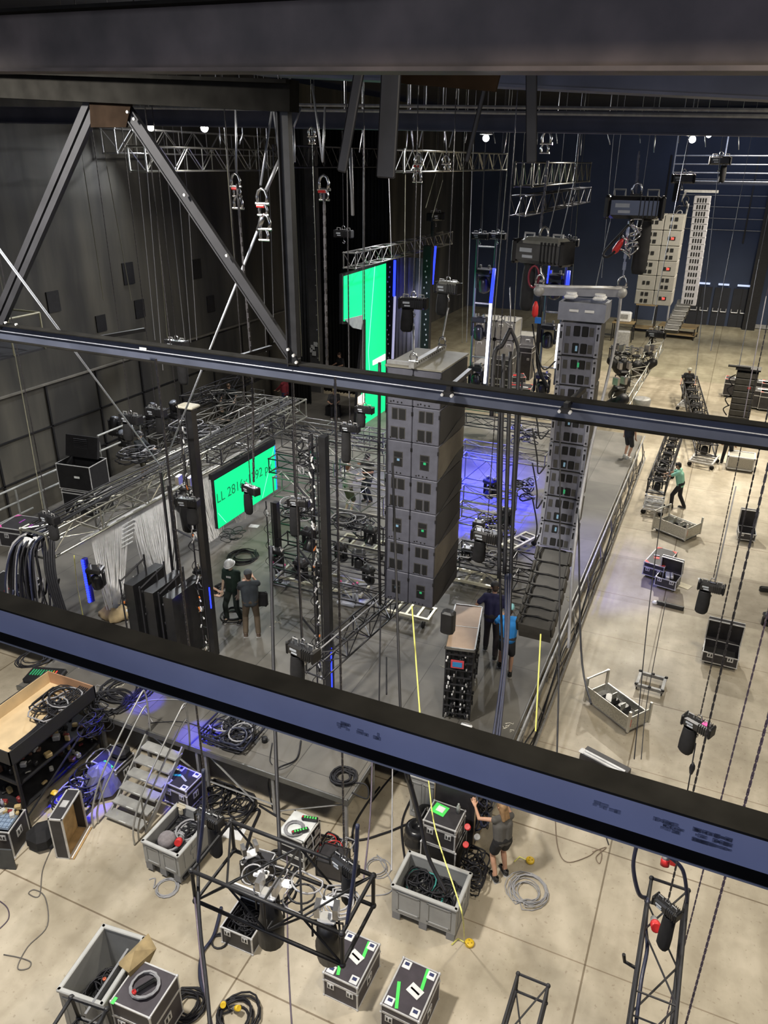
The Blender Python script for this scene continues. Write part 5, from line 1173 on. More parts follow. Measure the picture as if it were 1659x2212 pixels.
q=MB(); q.tube(PY(853,562,33.8),PY(851,640,33.8),.06,6); single('led_tube',q,LEDBS,'blue LED tube at the left edge of the grey pleated curtain','LED tube',smooth=True)
q=MB(); q.tube(PY(853,640,33.8),PY(848,775,33.8),.06,6); single('light_tube',q,mat('pale violet tube',(.4,.4,.5),.4,emit=(.5,.5,.8),es=.7),'pale violet tube below the blue one by the pleated curtain','tube',smooth=True)
# black side masts around the curtain
for i,(x,lab) in enumerate([(842,'dark equipment mast right of the tall green screen'),(925,'dark equipment mast right of the pleated curtain')]):
    A=PY(x-8,545 if i==0 else 530,34.2);B=PY(x+9,545,34.2); t=thing('led_mast',lab,'LED mast'); q=MB(); q.box(((A.x+B.x)/2,34.2,(A.z+1.05)/2),(B.x-A.x,.3,A.z-1.05)); q.build('black_panel',BLACK,t)
    q=MB(); 
    for k in range(26): q.cbox(((A.x+B.x)/2+random.uniform(-.1,.1),34.02,1.6+k*(A.z-2)/26),(.05,.04,.08),.01)
    q.build('white_connector',WHT,t)
# silver dollies
def dolly(label,loc,rz,L,w_,m=None,name='truss_dolly',h=.25):
    m=m or mat('yellowish silver dolly',(.55,.53,.42),.4,.5,.12,6); t=thing(name,label,'dolly',loc,rz)
    q=MB()
    for sy in (-1,1): q.box((0,sy*w_/2,h),(L,.07,.07))
    for i in range(5): q.box((-L/2+.04+i*(L-.08)/4,0,h),(.06,w_,.06))
    q.build('dolly_frame',m,t)
    for sx in (-1,1):
        for sy in (-1,1): q=MB(); q.disc((sx*(L/2-.15),sy*w_/2,.09),.09,.05,12,axis='X'); q.build('caster_wheel',BLACK,t,True); 
    return t
c=P(885,1335,SZ); dolly('long silver dolly under the near subwoofer block',(c.x,c.y,SZ),0,1.25,.55)
c=P(1010,1262,SZ); dolly('long silver dolly right of the near subwoofer block',(c.x,c.y,SZ),0,1.7,.6)
c=P(700,1270,SZ); dolly('long silver dolly under the frontmost lamp row',(c.x,c.y,SZ),0,2.6,.7)
c=P(790,1190,SZ); dolly('silver dolly behind the silver stands',(c.x,c.y,SZ),0,1.6,.6)
c=P(1120,1185,SZ); dolly('silver ladder like dolly leaning under the cable trunks',(c.x,c.y,SZ),1.2,1.3,.4)
def stand(label,loc,rz=0):
    t=thing('corner_stand',label,'stand',loc,rz); m=mat('white blue stand tube',(.5,.52,.6),.35,.4); q=MB(); q.box((0,0,.05),(.5,.25,.05)); 
    for sx in (-.18,.18): q.tube((sx,0,.05),(sx,0,.62),.03,6)
    q.tube((-.18,0,.6),(.18,0,.6),.03,6); q.tube((-.25,0,.1),(-.18,0,.5),.02,5); q.tube((.18,0,.1),(-.18,0,.55),.02,5); q.build('stand_frame',m,t)
    q=MB(); q.ball((-.18,0,.64),.035,n=6); q.ball((.18,0,.64),.035,n=6); q.build('pink_knob',mat('pink knob',(.7,.1,.3),.5),t,True); return t
c=P(750,1305,SZ); stand('left pale blue lit stand between the centre mast and the subwoofers',c); c=P(787,1305,SZ); stand('right pale blue lit stand between the centre mast and the subwoofers',c,.5); c=P(605,1262,SZ); stand('small silver stand at the left end of the frontmost lamp row',c)
# cable heaps on the stage rows
for i,(px,py,z,dm,sd,lab) in enumerate([(640,1120,2.3,(1.2,.8,.5),21,'dark cable clutter on the low truss row behind the short mast'),(760,1145,2.2,(1.2,.8,.4),22,'dark cable clutter on the row left of the subwoofers'),(1130,960,2.5,(1.0,.5,.7),23,'hanging cable loops left of the near curved column'),(1125,1080,2.6,(.9,.4,.8),24,'lower hanging cable loops left of the near curved column'),(1070,1150,1.9,(1.3,.6,.5),25,'cables heaped behind the hanging stage motor'),(1040,1215,1.5,(1.6,.6,.3),26,'cables on the frontmost row right of the subwoofers'),(420,945,2.4,(2,1.2,.5),27,'cable and clamp clutter in the middle of the left cluster'),(300,1000,2.0,(1.5,1,.6),28,'cables piled in front of the far left worker'),(520,1010,3.0,(.4,1.5,.5),29,'cables above the low green screen')]):
    tangle(lab,P(px,py,z),dm,18,.02,(CAB,CAB,CABG),sd)
# ---------------------------------------------------------------- stage floor items
# hanging bundle of cables at the left end of the string curtain truss
e0=Vector((XT,10.95,3.75))
t=thing('cable_bundle','thick cable bundle hanging from the left end of the string curtain truss','cable bundle')
rnd=random.Random(9)
for nm,m_,n_ in (('black_cable',CAB,22),('grey_cable',CABG,7),('blue_cable',CABB,6)):
    q=MB()
    for k in range(n_):
        ox,oy=rnd.uniform(-.5,.5),rnd.uniform(-.5,.3); L=rnd.uniform(1.2,2.3)
        q.path(smoothpts([e0+Vector((ox*.4,.4+oy*.3,.2)),e0+Vector((ox*.7,oy*.6-.15,.1)),e0+Vector((ox,oy-.3,-L*.5)),e0+Vector((ox+rnd.uniform(-.2,.2),oy-.3,-L)),e0+Vector((ox+.15,oy-.25,-L*.6))],4),rnd.uniform(.015,.03),5)
    q.build(nm,m_,t,True)
q=MB(); q.cbox(e0+Vector((0,-.15,.1)),(.5,.3,.3),.1); q.build('white_wrap',WHT,t)
for i in range(5):
    x0=e0.x+.2+i*.07; cable([(x0,11.0,3.9),(x0+.2,10.7,3.2),(x0+.45,10.6,2.2),(x0+.6,10.6,1.25)],.028,'grey black cable sweeping down right of the hanging bundle',CAB,group='cables sweeping down beside the bundle')
cable([P(160,1200,3.3),P(168,1270,2),P(182,1345,SZ)],.012,'pale yellow rope hanging left of the gathered strings',YELR,'rope','rope')
# LED column trolley: three black racks
for i,(px,py) in enumerate([(322,1375),(363,1392),(402,1405)]):
    c=P(px+4,py+8,SZ); t=thing('led_column','black upright LED panel rack on the wooden trolley, %s of three'%['leftmost','middle','rightmost'][i],'LED rack',(c.x-.06,c.y-.28,SZ),0,'LED racks on the trolley')
    q=MB(); q.box((.12,.3,.95),(.26,1.1,1.75)); q.build('panel_stack',BLACKG,t)
    q=MB()
    for x in (-.06,): q.tube((x,-.3,0),(x,-.3,1.95),.02,6); q.tube((x,.3,0),(x,.3,2.05),.02,6)
    q.tube((-.05,-.28,1.9),(.18,.3,2.25),.02,6); q.tube((.18,.3,1.8),(.18,.3,2.35),.022,6); q.build('rack_tube',STEEL,t)
    q=MB(); rnd=random.Random(i)
    for k in range(16): q.cbox((-.04+rnd.uniform(-.05,.05),-.33+rnd.uniform(0,.5),.15+k*.11),(.03,.03,rnd.uniform(.03,.07)),.008,k=rnd.choice([0,1,2,2,3]))
    q.build('connector',[WHT,ORG,STEEL,ALUD],t)
c=P(350,1400,SZ); q=MB(); q.cbox((0,0,0),(.5,.9,.06),.02); single('wooden_board',q,WOOD,'plywood board lying beside the three LED racks','board',(c.x+1.55,c.y-.25,SZ+.03))
c=P(432,1372,SZ); q=MB(); q.prism([(-.2,-.2,0),(.15,-.25,0),(.25,.0,0),(.2,.25,0),(-.2,.25,0)],(0,0,1),.05); o=single('plywood_piece',q,WOOD,'plywood piece edged with pink red tape beside the black mast','board',(c.x,c.y,SZ+.02)); 
q=MB(); q.tube((-.2,-.22,.06),(.2,-.2,.06),.03,4); q.tube((.28,0,.06),(.22,.25,.06),.03,4); q.tube((-.1,.27,.06),(.1,.27,.06),.03,4); q.build('tape_edge',mat('fluo red tape',(.85,.08,.12),.5),o)
# black amp racks near the left wall
c=P(176,1112,SZ); 
flight_case('large black road case with a white label near the left wall, lower of the stack',(c.x,c.y+.4,SZ),.12,1.25,.9,.85,BLACK,cast=False,lid='closed',lidh=.1,latches=False)
flight_case('large black road case with a white label near the left wall, upper of the stack',(c.x-.1,c.y+.45,SZ+.86),.12,1.25,.9,.85,BLACK,cast=False,lid='none',latches=False)
t=thing('slatted_panel','black slatted rack panel standing open on the black road cases','panel',(c.x-.25,c.y+.75,SZ+1.72),.12); q=MB(); q.box((0,0,.35),(1.2,.12,.7),M=Matrix.Rotation(-.25,3,'X')); q.build('lid_panel',BLACK,t); q=MB()
for i in range(10): q.box((0,-.07-.0,.08+i*.06),(.5,.02,.02))
q.build('slat',STEEL,t)
for zz in (.5,1.36):
    q=MB(); q.box((c.x+.15,c.y-.07,SZ+zz),(.2,.006,.07),rz=.12); single('paper_label',q,PAPER,'white label on the front of the %s black road case'%('lower' if zz<1 else 'upper'),'label')
c=P(35,1185,SZ); flight_case('black flight case with pink tape corners at the left wall',(c.x,c.y+.5,SZ),.15,1.3,.9,.62,CASE,lid='closed',cast=False,redc=PINK,tape=[(-.15,.1,.25,0,mat('purple tape',(.35,.06,.4),.5)),(.2,-.15,.25,0,MATS['purple tape'])])
c=P(20,1290,SZ); flight_case('dark low case with a red tag at the left edge of the stage',(c.x,c.y,SZ),.1,1.2,1.1,.4,BLACK,cast=False,tape=[(.2,-.2,.2,0,RED)])
# coils & piles on the deck
for lab,px,py,R,n_,r_,m_,sd in [('big black cable coil on the deck above the steps',272,1492,.55,9,.016,CAB,1),('black cable coil beside the tray on the deck',240,1520,.5,8,.018,CAB,2),('dark cable coil on the left deck behind the slate beam',75,1425,.45,6,.014,CAB,3),('loose black cable coil under the low green screen',525,1205,.45,8,.014,CAB,4),('dark cable coil behind the white helmet person',487,1275,.3,10,.016,CAB,5),('black cable coil on the deck right of the mast foot',505,1330,.35,5,.014,CAB,6),('thin cable coil on the deck beside the gathered strings',285,1295,.25,4,.008,CAB,7),('black cable coil on the front deck corner',745,1682,.24,6,.020,CAB,8)]:
    coil(lab,P(px,py,SZ),R,n_,r_,m_,.22,.08,seed=sd)
tangle('thick heap of grey black flat cables on the front deck',P(505,1590,SZ),(1.05,.9,.28),26,.02,(CAB,CAB,CABG,CABB),31)
tangle('cable tangle hanging under the low green screen',P(505,1170,1.3),(.7,.5,.5),8,.014,(CAB,),32)
cable([P(745,1690,SZ+.02),P(790,1695,SZ+.02),P(793,1725,SZ-.05),P(760,1712,SZ+.01)],.014,'tail of the coil on the front deck corner',CAB)
cable([P(330,1560,SZ+.02),P(300,1525,SZ+.02),P(210,1480,SZ+.02),P(235,1530,SZ+.02),P(330,1512,SZ+.02),P(400,1515,SZ+.02),P(385,1540,SZ+.02)],.009,'thin pale cable looping over the deck above the steps',CABG)
cable([P(320,1562,SZ+.02),P(400,1560,SZ+.02),P(480,1590,SZ+.02)],.010,'black cable from the steps to the cable heap',CAB)
cable([P(650,1600,SZ+.02),P(640,1640,SZ+.02),P(600,1660,SZ+.05),P(580,1690,.5),P(590,1750,.03)],.016,'black cable slipping off the front deck edge',CAB)
cable([P(588,1605,SZ+.02),P(583,1640,SZ+.02),P(588,1652,SZ+.02)],.010,'short black lead with plug on the front deck',CAB)
q=MB(); q.disc((0,0,.05),.06,.1,14); single('tape_roll',q,BLACK,'small black tape roll standing on the front deck','tape roll',P(572,1602,SZ),smooth=True)
q=MB(); q.box((0,0,.01),(.3,.2,.015)); single('paper_sheet',q,PAPER,'white sheet on the deck under the low green screen','paper',P(549,1137,SZ),.2)
# cart with brown lid in front of the blue shirt
c=P(950,1570,SZ); c2=P(1003,1560,SZ)
CARTL=1.66; CARTH=1.78
t=thing('led_panel_cart','tall cart of black LED panels with brown board lid on the stage','cart',(-3.89,13.07,SZ),.21)
L_,W_,Hh=CARTL,.58,CARTH
q=MB(); q.box((0,0,Hh),(W_,L_,.03)); q.build('lid_board',WOODT,t)
q=MB(); edges_box(q,(0,0,Hh),(W_+.02,L_+.02,.05),.025); q.box((0,-.02,Hh+.018),(W_,.015,.006)); q.build('lid_edging',mat('dull steel lid edge',(.25,.25,.24),.4,.6),t)
for i in range(4): q=MB(); q.box((-.22+i*.145,0,.1+(Hh-.16)/2),(.07,L_-.1,Hh-.18)); q.build('panel_stack',BLACKG,t)
q=MB()
for sx in (-1,1):
    for sy in (-1,1): q.tube((sx*.27,sy*(L_/2-.03),.05),(sx*.27,sy*(L_/2-.03),Hh-.02),.02,6)
for i in range(9): q.box((.0,-L_/2+.0,.2+i*.18),(.54,.03,.02))
q.build('cart_frame',STEEL,t)
q=MB(); rnd=random.Random(4)
for k in range(60): q.cbox((rnd.uniform(-.26,.26),-L_/2-.02,rnd.uniform(.15,Hh-.1)),(.03,.04,rnd.uniform(.03,.07)),.006,k=rnd.choice([0,0,1,2]))
for k in range(40): q.cbox((.295,rnd.uniform(-.42,.42)*L_,rnd.uniform(.15,Hh-.1)),(.03,.05,rnd.uniform(.04,.12)),.006,k=rnd.choice([0,0,0,1]))
q.build('connector',[STEEL,ALUD,WHT],t)
q=MB(); q.box((-.03,-L_/2-.045,Hh-.33),(.26,.02,.18),k=0); q.box((-.03,-L_/2-.058,Hh-.33),(.19,.01,.11),k=1); q.build('cart_label',[mat('red label border',(.55,.06,.08),.5),mat('blue label',(.03,.22,.5),.5)],t)
casters(t,W_,L_,.06)
q=MB(); q.cbox((0,0,0),(.22,.18,.42),.03); single('black_box',q,BLACK,'black motor bag hanging at the left of the LED panel cart','bag',D(968,1343,12.6))
q=MB(); q.cbox((0,0,0),(.24,.1,.08),.03); single('white_box',q,WHT,'white rounded box just over the slate beam below the panel cart','box',P(1008,1567,SZ+.1))
for i,(pa,pb,m_,lab) in enumerate([((858,1300),(866,1535),CABG,'thick pale sling hanging under the subwoofers'),((890,1310),(907,1540),YELR,'yellow tape measure band hanging under the subwoofers'),((848,1000),(865,1540),CAB,'black cable running down past the subwoofers'),((822,1330),(819,1515),CAB,'thin black cable left of the subwoofers cable'),((835,1420),(835,1500),CAB,'thin dark line below the pale sling'),((1168,1370),(1157,1580),YELR,'yellow tape band hanging right of the blue shirt')]):
    q=MB(); q.tube(D(*pa,12.5),D(*pb,11.4),.012 if i not in (2,) else .02,6); single('hanging_line',q,m_,lab,'line')
cable([D(907,1540,11.4),D(925,1680,9.8),D(940,1790,8.8),D(985,1930,8),D(1000,1985,7.9),P(1003,2035,.02)],.008,'yellow tape band falling into the grey bin and on to the floor',YELR,'tape_band','tape measure')
for i,(pa,pb,pc,r_,m_,lab) in enumerate([((585,1180),(594,1560),(605,1850),.022,CAB,'thick black cable hanging in front of the front deck'),((620,1850),(622,2057),(632,2240),.010,CABP,'thin mauve cable hanging in front of the floodlights'),((805,1600),(800,1760),(785,1905),.010,CABP,'mauve line beside the right motor of the hanging truss'),((848,1630),(847,1770),(846,1880),.008,CABG,'thin grey line ending above the floor coil'),((1210,900),(1208,1400),(1199,1760),.010,CAB,'thin dark line left of the pale floor'),((1250,1100),(1255,1400),(1277,1520),.012,CAB,'thin black cable bending down to the perforated cart'),((1430,1100),(1400,1330),(1370,1640),.006,CAB,'thin dark cable crossing the pale floor'),((1440,1290),(1400,1500),(1385,1640),.005,CAB,'second thin cable crossing the pale floor')]):
    cable([D(*pa,11),D(*pb,9.2),D(*pc,8.0)],r_,lab,m_)
# ---------------------------------------------------------------- boxes, bins and cases on the floor
b_=bin_box('grey plastic bin full of black cable below the slate beam, centre',(-2.88,8.67,0),0,1.12,.76,.74)
tangle('black cable heap in the centre grey bin',(-2.88,8.67,.3),(.98,.62,.3),26,.016,(CAB,CAB,CAB,CAB,CAB,CAB,CAB,CAB,mat('teal cable',(.05,.3,.28),.5)),41)
bin_box('grey plastic bin with a red plug right of the stage steps',(-7.42,7.84,.06),-.02,.78,.98,.64,dolly=True)
tangle('thick black cable coil in the grey bin by the steps',(-7.42,7.84,.35),(.66,.85,.2),14,.022,(CAB,CABG),42)
t=thing('padded_cable_drum','grey quilted round bundle in the bin by the steps','bundle',(-7.5,7.62,.62)); q=MB(); q.lathe((0,0,0),[(.12,-.12),(.16,-.05),(.16,.04),(.12,.1),(.002,.12)],14); q.build('quilted_cover',mat('mauve grey quilt',(.22,.2,.21),.9,0,.2,14,.4),t,True)
def plug(label,loc,rz=0,s=1.0,m=RED,lean=1.2):
    t=thing('power_plug',label,'plug',loc,rz); M=Matrix.Rotation(lean,3,'X'); q=MB(); q.lathe((0,0,0),[(.035*s,-.10*s),(.045*s,-.02*s),(.05*s,.0)],12,M=M); q.build('grey_grip',ALUD,t,True); q=MB(); q.lathe((0,0,0),[(.052*s,0),(.055*s,.03*s),(.055*s,.09*s),(.045*s,.09*s),(.002,.085*s)],12,M=M); q.build('coloured_head',m,t,True); return t
plug('grey and red power plug in the bin by the steps',(-7.25,7.66,.68),.4,1.2)
q=MB(); q.cbox((0,0,0),(.22,.1,.06),.03); q.cbox((.02,-.05,-.08),(.1,.06,.16),.03); single('rag',q,mat('beige rag',(.5,.45,.35),.9),'beige rag on the back rim of the bin by the steps','rag',(-7.7,8.3,.71))
bin_box('large grey bin with a plywood divider at the lower left edge',(-6.67,5.18,0),.12,.72,1.05,.98,feet=False)
tangle('black cables with red plugs inside the large lower left bin',(-6.6,5.0,.35),(.5,.7,.35),18,.015,(CAB,),43)
for i,(dx,dy) in enumerate([(.05,.1),(-.08,.02)]): q=MB(); q.cbox((0,0,0),(.05,.05,.05),.015); single('orange_connector',q,mat('coral connector',(.85,.2,.1),.5),'coral red connector on the cables in the large lower left bin','connector',(-6.55+dx,5.1+dy,.74),group='coral connectors in the lower left bin')
q=MB(); q.box((0,0,0),(.03,1.0,.55)); q.box((0,-.0,.28),(.034,1.0,.02)); single('divider_board',q,GREYD,'grey divider board standing in the large lower left bin','board',(-6.42,5.0,.72),.12)
q=MB(); vs=[(-.12,-.25,0),(.14,-.3,.02),(.22,.2,-.05),(.0,.3,.04),(.05,-.05,.12),(.02,.0,-.5),(.18,-.28,-.42),(-.06,-.2,-.4)]; fs=[(0,1,4),(1,2,4),(2,3,4),(3,0,4),(1,0,7,6),(2,1,6,5),(3,2,5),(0,3,5,7),(5,6,7)]; q.add(vs,fs); single('tarpaulin',q,mat('olive brown tarpaulin',(.33,.25,.13),.85,0,.25,6,.3),'olive brown tarpaulin over the edge of the large lower left bin','tarpaulin',(-6.35,5.5,1.0))
flight_case('black flight case carrying a grey cable coil at the lower left',(-5.91,5.16,0),.05,.66,.66,.93,CASEP,lid='closed',lidh=.3,tape=[(-.42,-.46,.1,0,GRN)])
coil('grey cable coil on the lower left flight case',(-5.91,5.18,.94),.22,7,.011,CABG,.08,.05,seed=3)
q=MB(); q.cbox((0,0,0),(.07,.3,.06),.02,k=0); q.cbox((0,-.17,0),(.075,.06,.065),.02,k=1); single('splitter_box',q,[BLACKG,RED],'black splitter box with a red end inside the grey coil','power strip',(-5.88,5.17,1.0),-.5)
BLURED=mat('faded red print',(.6,.2,.15),.8); ps=lambda x,y:[(x,y,.22,.16,-.35,PAPER),(x,y,.16,.03,-.35,BLURED)]
flight_case('closed flight case with green tape left of two, partly behind the hanging spotlight',(-3.56,7.03,0),-.02,.58,.78,.52,CASEP,plates=True,tape=[(-.2,-.22,.34,.3,GRN),(.24,.26,.30,.1,GRN)],paper=ps(.08,.05),cast=False)
flight_case('closed flight case with green tape right of two, at the bottom edge',(-2.54,6.91,0),-.03,.60,.80,.60,CASEP,plates=True,tape=[(-.22,-.22,.40,.33,GRN),(.22,.26,.34,.1,GRN)],paper=ps(.12,-.02),cast=False)
flight_case('open flight case filled with dark cable under the hanging lighting truss',(-5.49,7.05,0),.02,.58,.62,.47,CASE,lid='open',cast=False,open_ang=60,lidh=.1)
tangle('dark cable inside the open case under the hanging truss',(-5.49,7.05,.12),(.48,.5,.28),16,.014,(CAB,),44)
for i in range(3):
    t=thing('amp_rack','white edged rack unit of the small stack beside the front deck, %s'%['lowest','middle','top'][i],'rack case',(-5.48,8.79,.03+i*.225),-.05); q=MB(); q.box((0,0,.1),(.52,.56,.2)); q.build('rack_body',CASE,t); q=MB(); edges_box(q,(0,0,.105),(.54,.58,.21),.025); q.build('pale_edging',mat('pale rack edging',(.6,.6,.58),.5,.2),t)
    q=MB()
    for sy in (-.13,.13): q.cbox((.275,sy,.11),(.01,.16,.13),.02); 
    q.build('recessed_handle',HOLE,t)
    for sy in (-.13,.13): q=MB(); q.box((.283,sy,.11),(.01,.12,.09)); q.build('handle_plate',ALUD,t)
q=MB(); q.box((0,0,0),(.5,.54,.012)); single('rack_top_sheet',q,PAPER,'pale sheet on top of the small rack stack','sheet',(-5.48,8.79,.70))
coil('thin grey coil on top of the small rack stack',(-5.5,8.68,.71),.18,6,.009,CABG,.12,.04,seed=8)
for i,(x,y,rz) in enumerate([(-5.36,8.98,.25),(-5.38,8.66,.75)]):
    t=thing('power_strip','black socket strip with green outlets on the rack stack, %s'%['rear','front'][i],'power strip',(x,y,.75),rz); q=MB(); q.cbox((0,0,0),(.3,.09,.06),.015); q.build('strip_body',BLACKG,t)
    q=MB()
    for k in range(5): q.cbox((-.09+k*.05,0,.03),(.03,.05,.012),.005)
    q.build('green_outlet',GRN,t); q=MB(); q.cbox((-.13,0,.03),(.03,.04,.02),.008); q.build('red_switch',RED,t)
cable([(-5.3,8.8,.72),(-5.15,8.7,.6),(-5.1,8.6,.3),(-5.15,8.5,.45),(-5.2,8.55,.6)],.008,'grey lead hanging down the side of the rack stack',CABG)
t=flight_case('small case with green sheet and white labels beside the woman in grey',(-3.05,9.72,.62),-.02,.60,.52,.50,CASE,lid='closed',cast=False,lidh=.12)
q=MB(); q.box((-.12,.08,.505),(.26,.24,.006),rz=-.15,k=0); q.box((-.11,.09,.51),(.14,.13,.004),rz=-.15,k=1); q.build('green_sheet',[GRN,PAPER],t)
q=MB(); q.tube((.2,.16,.5),(.2,.16,.68),.035,10); q.tube((.2,.16,.68),(.2,.16,.72),.018,8); q.build('clear_bottle',mat('clear plastic bottle',(.4,.43,.42),.2,0,.1,8),t) if False else None
q=MB(); q.lathe((0,0,0),[(.035,0),(.036,.14),(.018,.18),(.018,.2),(.002,.2)],12); single('water_bottle',q,mat('clear plastic bottle',(.4,.43,.42),.2,0,.1,8),'clear water bottle standing on the small case with the green sheet','bottle',(-2.85,9.87,1.13),smooth=True)
flight_case('black case under the small case with the green sheet',(-3.05,9.75,0),-.02,.66,.6,.61,BLACK,lid='none',cast=False,latches=False)
q=MB(); q.cbox((0,0,.63),(.66,.6,.02),.005); single('black_board',q,BLACK,'black board between the two stacked cases near the woman in grey','board',(-3.05,9.75,-.023))
t=thing('dimmer_rack','tall dark rack with worn wooden top where the woman plugs cables','rack',(-3.0,10.45,0)); q=MB(); q.box((0,0,.85),(.78,.62,1.6)); q.build('rack_body',CASE,t); q=MB(); q.box((0,0,1.66),(.8,.64,.02)); q.build('wood_top',mat('worn brown top',(.16,.09,.05),.6,0,.4,4),t); q=MB(); edges_box(q,(0,0,.85),(.8,.64,1.62),.022); q.build('edging',mat('tan rack edge',(.34,.27,.18),.5),t); 
for i in range(4): q=MB(); q.box((.395,0,.3+i*.36),(.01,.5,.26)); q.build('connector_panel',BLACKG,t)
q=MB(); q.box((0,0,0),(.1,.16,.01)); single('paper_note',q,PAPER,'torn white note on the tall dark rack','paper',(-3.3,10.3,1.69),.2)
tangle('dark blue cables plugged into the side of the tall rack',(-2.48,10.3,.5),(.24,.6,1.0),20,.014,(CAB,CABB,CAB),45)
tangle('black cables piled on the floor right of the stacked cases',(-2.45,9.6,.02),(.5,.8,.35),18,.016,(CAB,),46)
for i,(x,y,z,m_) in enumerate([(-2.62,9.75,.98,RED),(-2.6,9.6,.72,RED),(-2.45,9.72,.85,ALUD)]): plug(['round red socket','lower red power plug','grey power plug'][i]+' beside the small case with the green sheet',(x,y,z),.3*i,1.0,m_,.6)
for i,(dx,z) in enumerate([(0,.0),(0,.0)]): pass
t=thing('cable_drum','black ribbed drum pair left of the case with the green sheet','drum',(-3.62,9.9,0)); 
for k,(x,y) in enumerate([(0,0),(.05,.42)]): q=MB(); q.lathe((x,y,.02),[(.05,0),(.24,.02),(.26,.12),(.2,.2),(.24,.3),(.22,.4),(.12,.44),(.1,.36),(.002,.34)],16); q.build('drum_flange',BLACKG,t,True)
q=MB(); q.tube((0,0,.47),(0,.42,.47),.02,6); q.build('drum_bar',CHR,t)
bin_box('tall grey plastic container half hidden by the slate beam',(-3.75,10.72,.0),0,.5,.5,1.02,feet=False)
# left working corner
t=thing('wooden_tray','large open plywood tray with black outside on the clutter rack at the left edge','tray',(-11.07,8.20,1.6))
TW,TD,TH=1.26,2.15,.3; q=MB()
for sx in (-1,1): q.box((sx*(TW/2-.01),0,TH/2),(.02,TD,TH))
q.box((0,-TD/2+.01,TH/2),(TW,.02,TH)); q.build('black_outer_wall',mat('black painted ply',(.02,.02,.022),.6),t)
q=MB()
q.box((-TW/2+.03,0,TH/2),(.015,TD-.05,TH-.01)); q.build('birch_side_wall',WOOD,t); q=MB(); q.box((0,TD/2-.02,TH/2),(TW,.02,TH)); q.box((TW/2-.03,0,TH/2-.01),(.012,TD-.05,TH-.03)); q.build('reddish_wall',WOODR,t); q=MB(); q.box((0,0,.012),(TW-.04,TD-.04,.02)); q.build('birch_base',WOOD,t)
q=MB(); q.cbox((.2,-TD/2-.002,.15),(.12,.012,.04),.015); q.build('hand_hole',PAPER,t)
tangle('black cables lying in the plywood tray',(-10.9,8.65,1.64),(.8,1.1,.2),16,.016,(CAB,CAB,CABG),51)
for i in range(5): cable([(-10.75+.05*i,9.2,1.85),(-10.85+.04*i,8.6,1.72),(-10.75+.03*i,7.9,1.7),(-10.8+.03*i,7.4,1.66)],.014,'long cable running down the plywood tray',CAB,group='long cables in the plywood tray')
t=thing('tray_rack','black tubular rack carrying the plywood tray','rack',(-11.07,8.2,0)); 
for sx in (-1,1):
    for sy in (-1,1): q=MB(); q.box((sx*.6,sy*1.0,.8),(.05,.05,1.6)); q.build('leg',BLACK,t)
q=MB()
for z in (.5,1.05,1.56): q.box((0,0,z),(1.2,2.0,.03))
q.build('shelf',BLACK,t); q=MB(); q.tube((.62,-1,.3),(.62,1,1.3),.02,6); q.build('diagonal_tube',BLACK,t)
random.seed(21)
SM_=[mat('clutter red',(.22,.03,.03),.5),mat('clutter tan',(.4,.3,.14),.6),mat('clutter white',(.5,.5,.48),.5),BLACKG,CABG,mat('clutter brown',(.12,.06,.04),.6)]
for sh in (.52,1.07):
    for k in range(34):
        q=MB(); d=(random.uniform(.04,.15),random.uniform(.04,.15),random.uniform(.03,.14)); q.cbox((0,0,d[2]/2),d,.015); k_=random.choice([0,1,2,3,3,3,3,3,5,5,4,1]); nm=['red','tan','white','black','grey','brown'][k_]
        single('small_part_box',q,SM_[k_],'small %s box or tool on the crowded rack under the tray'%nm,'small box',(-11.07+random.uniform(-.1,.52),8.2+random.uniform(-.92,.92),sh),random.uniform(0,3),group='small %s things on the rack under the tray'%nm)
tangle('black cables spilling from the crowded rack beside the steps',(-10.05,8.3,.02),(.7,1.7,.5),30,.016,(CAB,CAB,CABG),52)
tangle('black cables hanging from the far side of the rack',(-10.3,9.0,.9),(.4,.8,.7),16,.014,(CAB,),53)
t=thing('clear_bag','crumpled clear plastic bag lit blue between the rack and the steps','plastic bag',(-9.9,8.55,.0)); q=MB(); rnd=random.Random(3); prof=[(.24,0),(.34,.12),(.3,.3),(.2,.5),(.1,.62),(.002,.66)]; vs=[];fs=[]
for j,(r_,z) in enumerate(prof):
    for i in range(16): a=i*PI/8; rr=r_*(1+rnd.uniform(-.25,.25)); vs.append((rr*math.cos(a),rr*math.sin(a),z))
for j in range(5):
    for i in range(16): fs.append((j*16+i,j*16+(i+1)%16,(j+1)*16+(i+1)%16,(j+1)*16+i))
q.add(vs,fs); q.build('bag_film',mat('pale crumpled film',(.16,.16,.2),.3,0,.2,9),t)
q=MB(); q.cbox((0,0,0),(.16,.12,.08),.03); single('yellow_pouch',q,YEL,'orange yellow pouch on the cables below the rack','pouch',P(118,1712,.35))
flight_case('flight case with a dark bag under the stage steps',(-9.93,8.95,0),0,.62,.55,.50,CASE,lid='closed',cast=False,lidh=.1,tape=[(.1,-.35,.3,1.3,GRN)])
q=MB(); q.cbox((0,0,.12),(.4,.3,.24),.08); single('dark_bag',q,CLOTH,'dark bag on the flight case under the stage steps','bag',(-9.8,9.05,.5))
flight_case('flight case lit blue on its lid behind the grey bin',(-8.18,8.96,0),-.05,.58,.5,.62,CASE,lid='closed',cast=True,lidh=.14,plates=True,tape=[(-.3,.0,.22,-1.2,mat('cyan tape',(.05,.5,.5),.5))],paper=[(.05,.0,.2,.04,-.4,LBL)])
t=thing('open_frame_case','open upright flight case standing on its side left of the steps','flight case',(-9.48,7.28,0),.32); W,Dp,Hh=.26,.74,.95
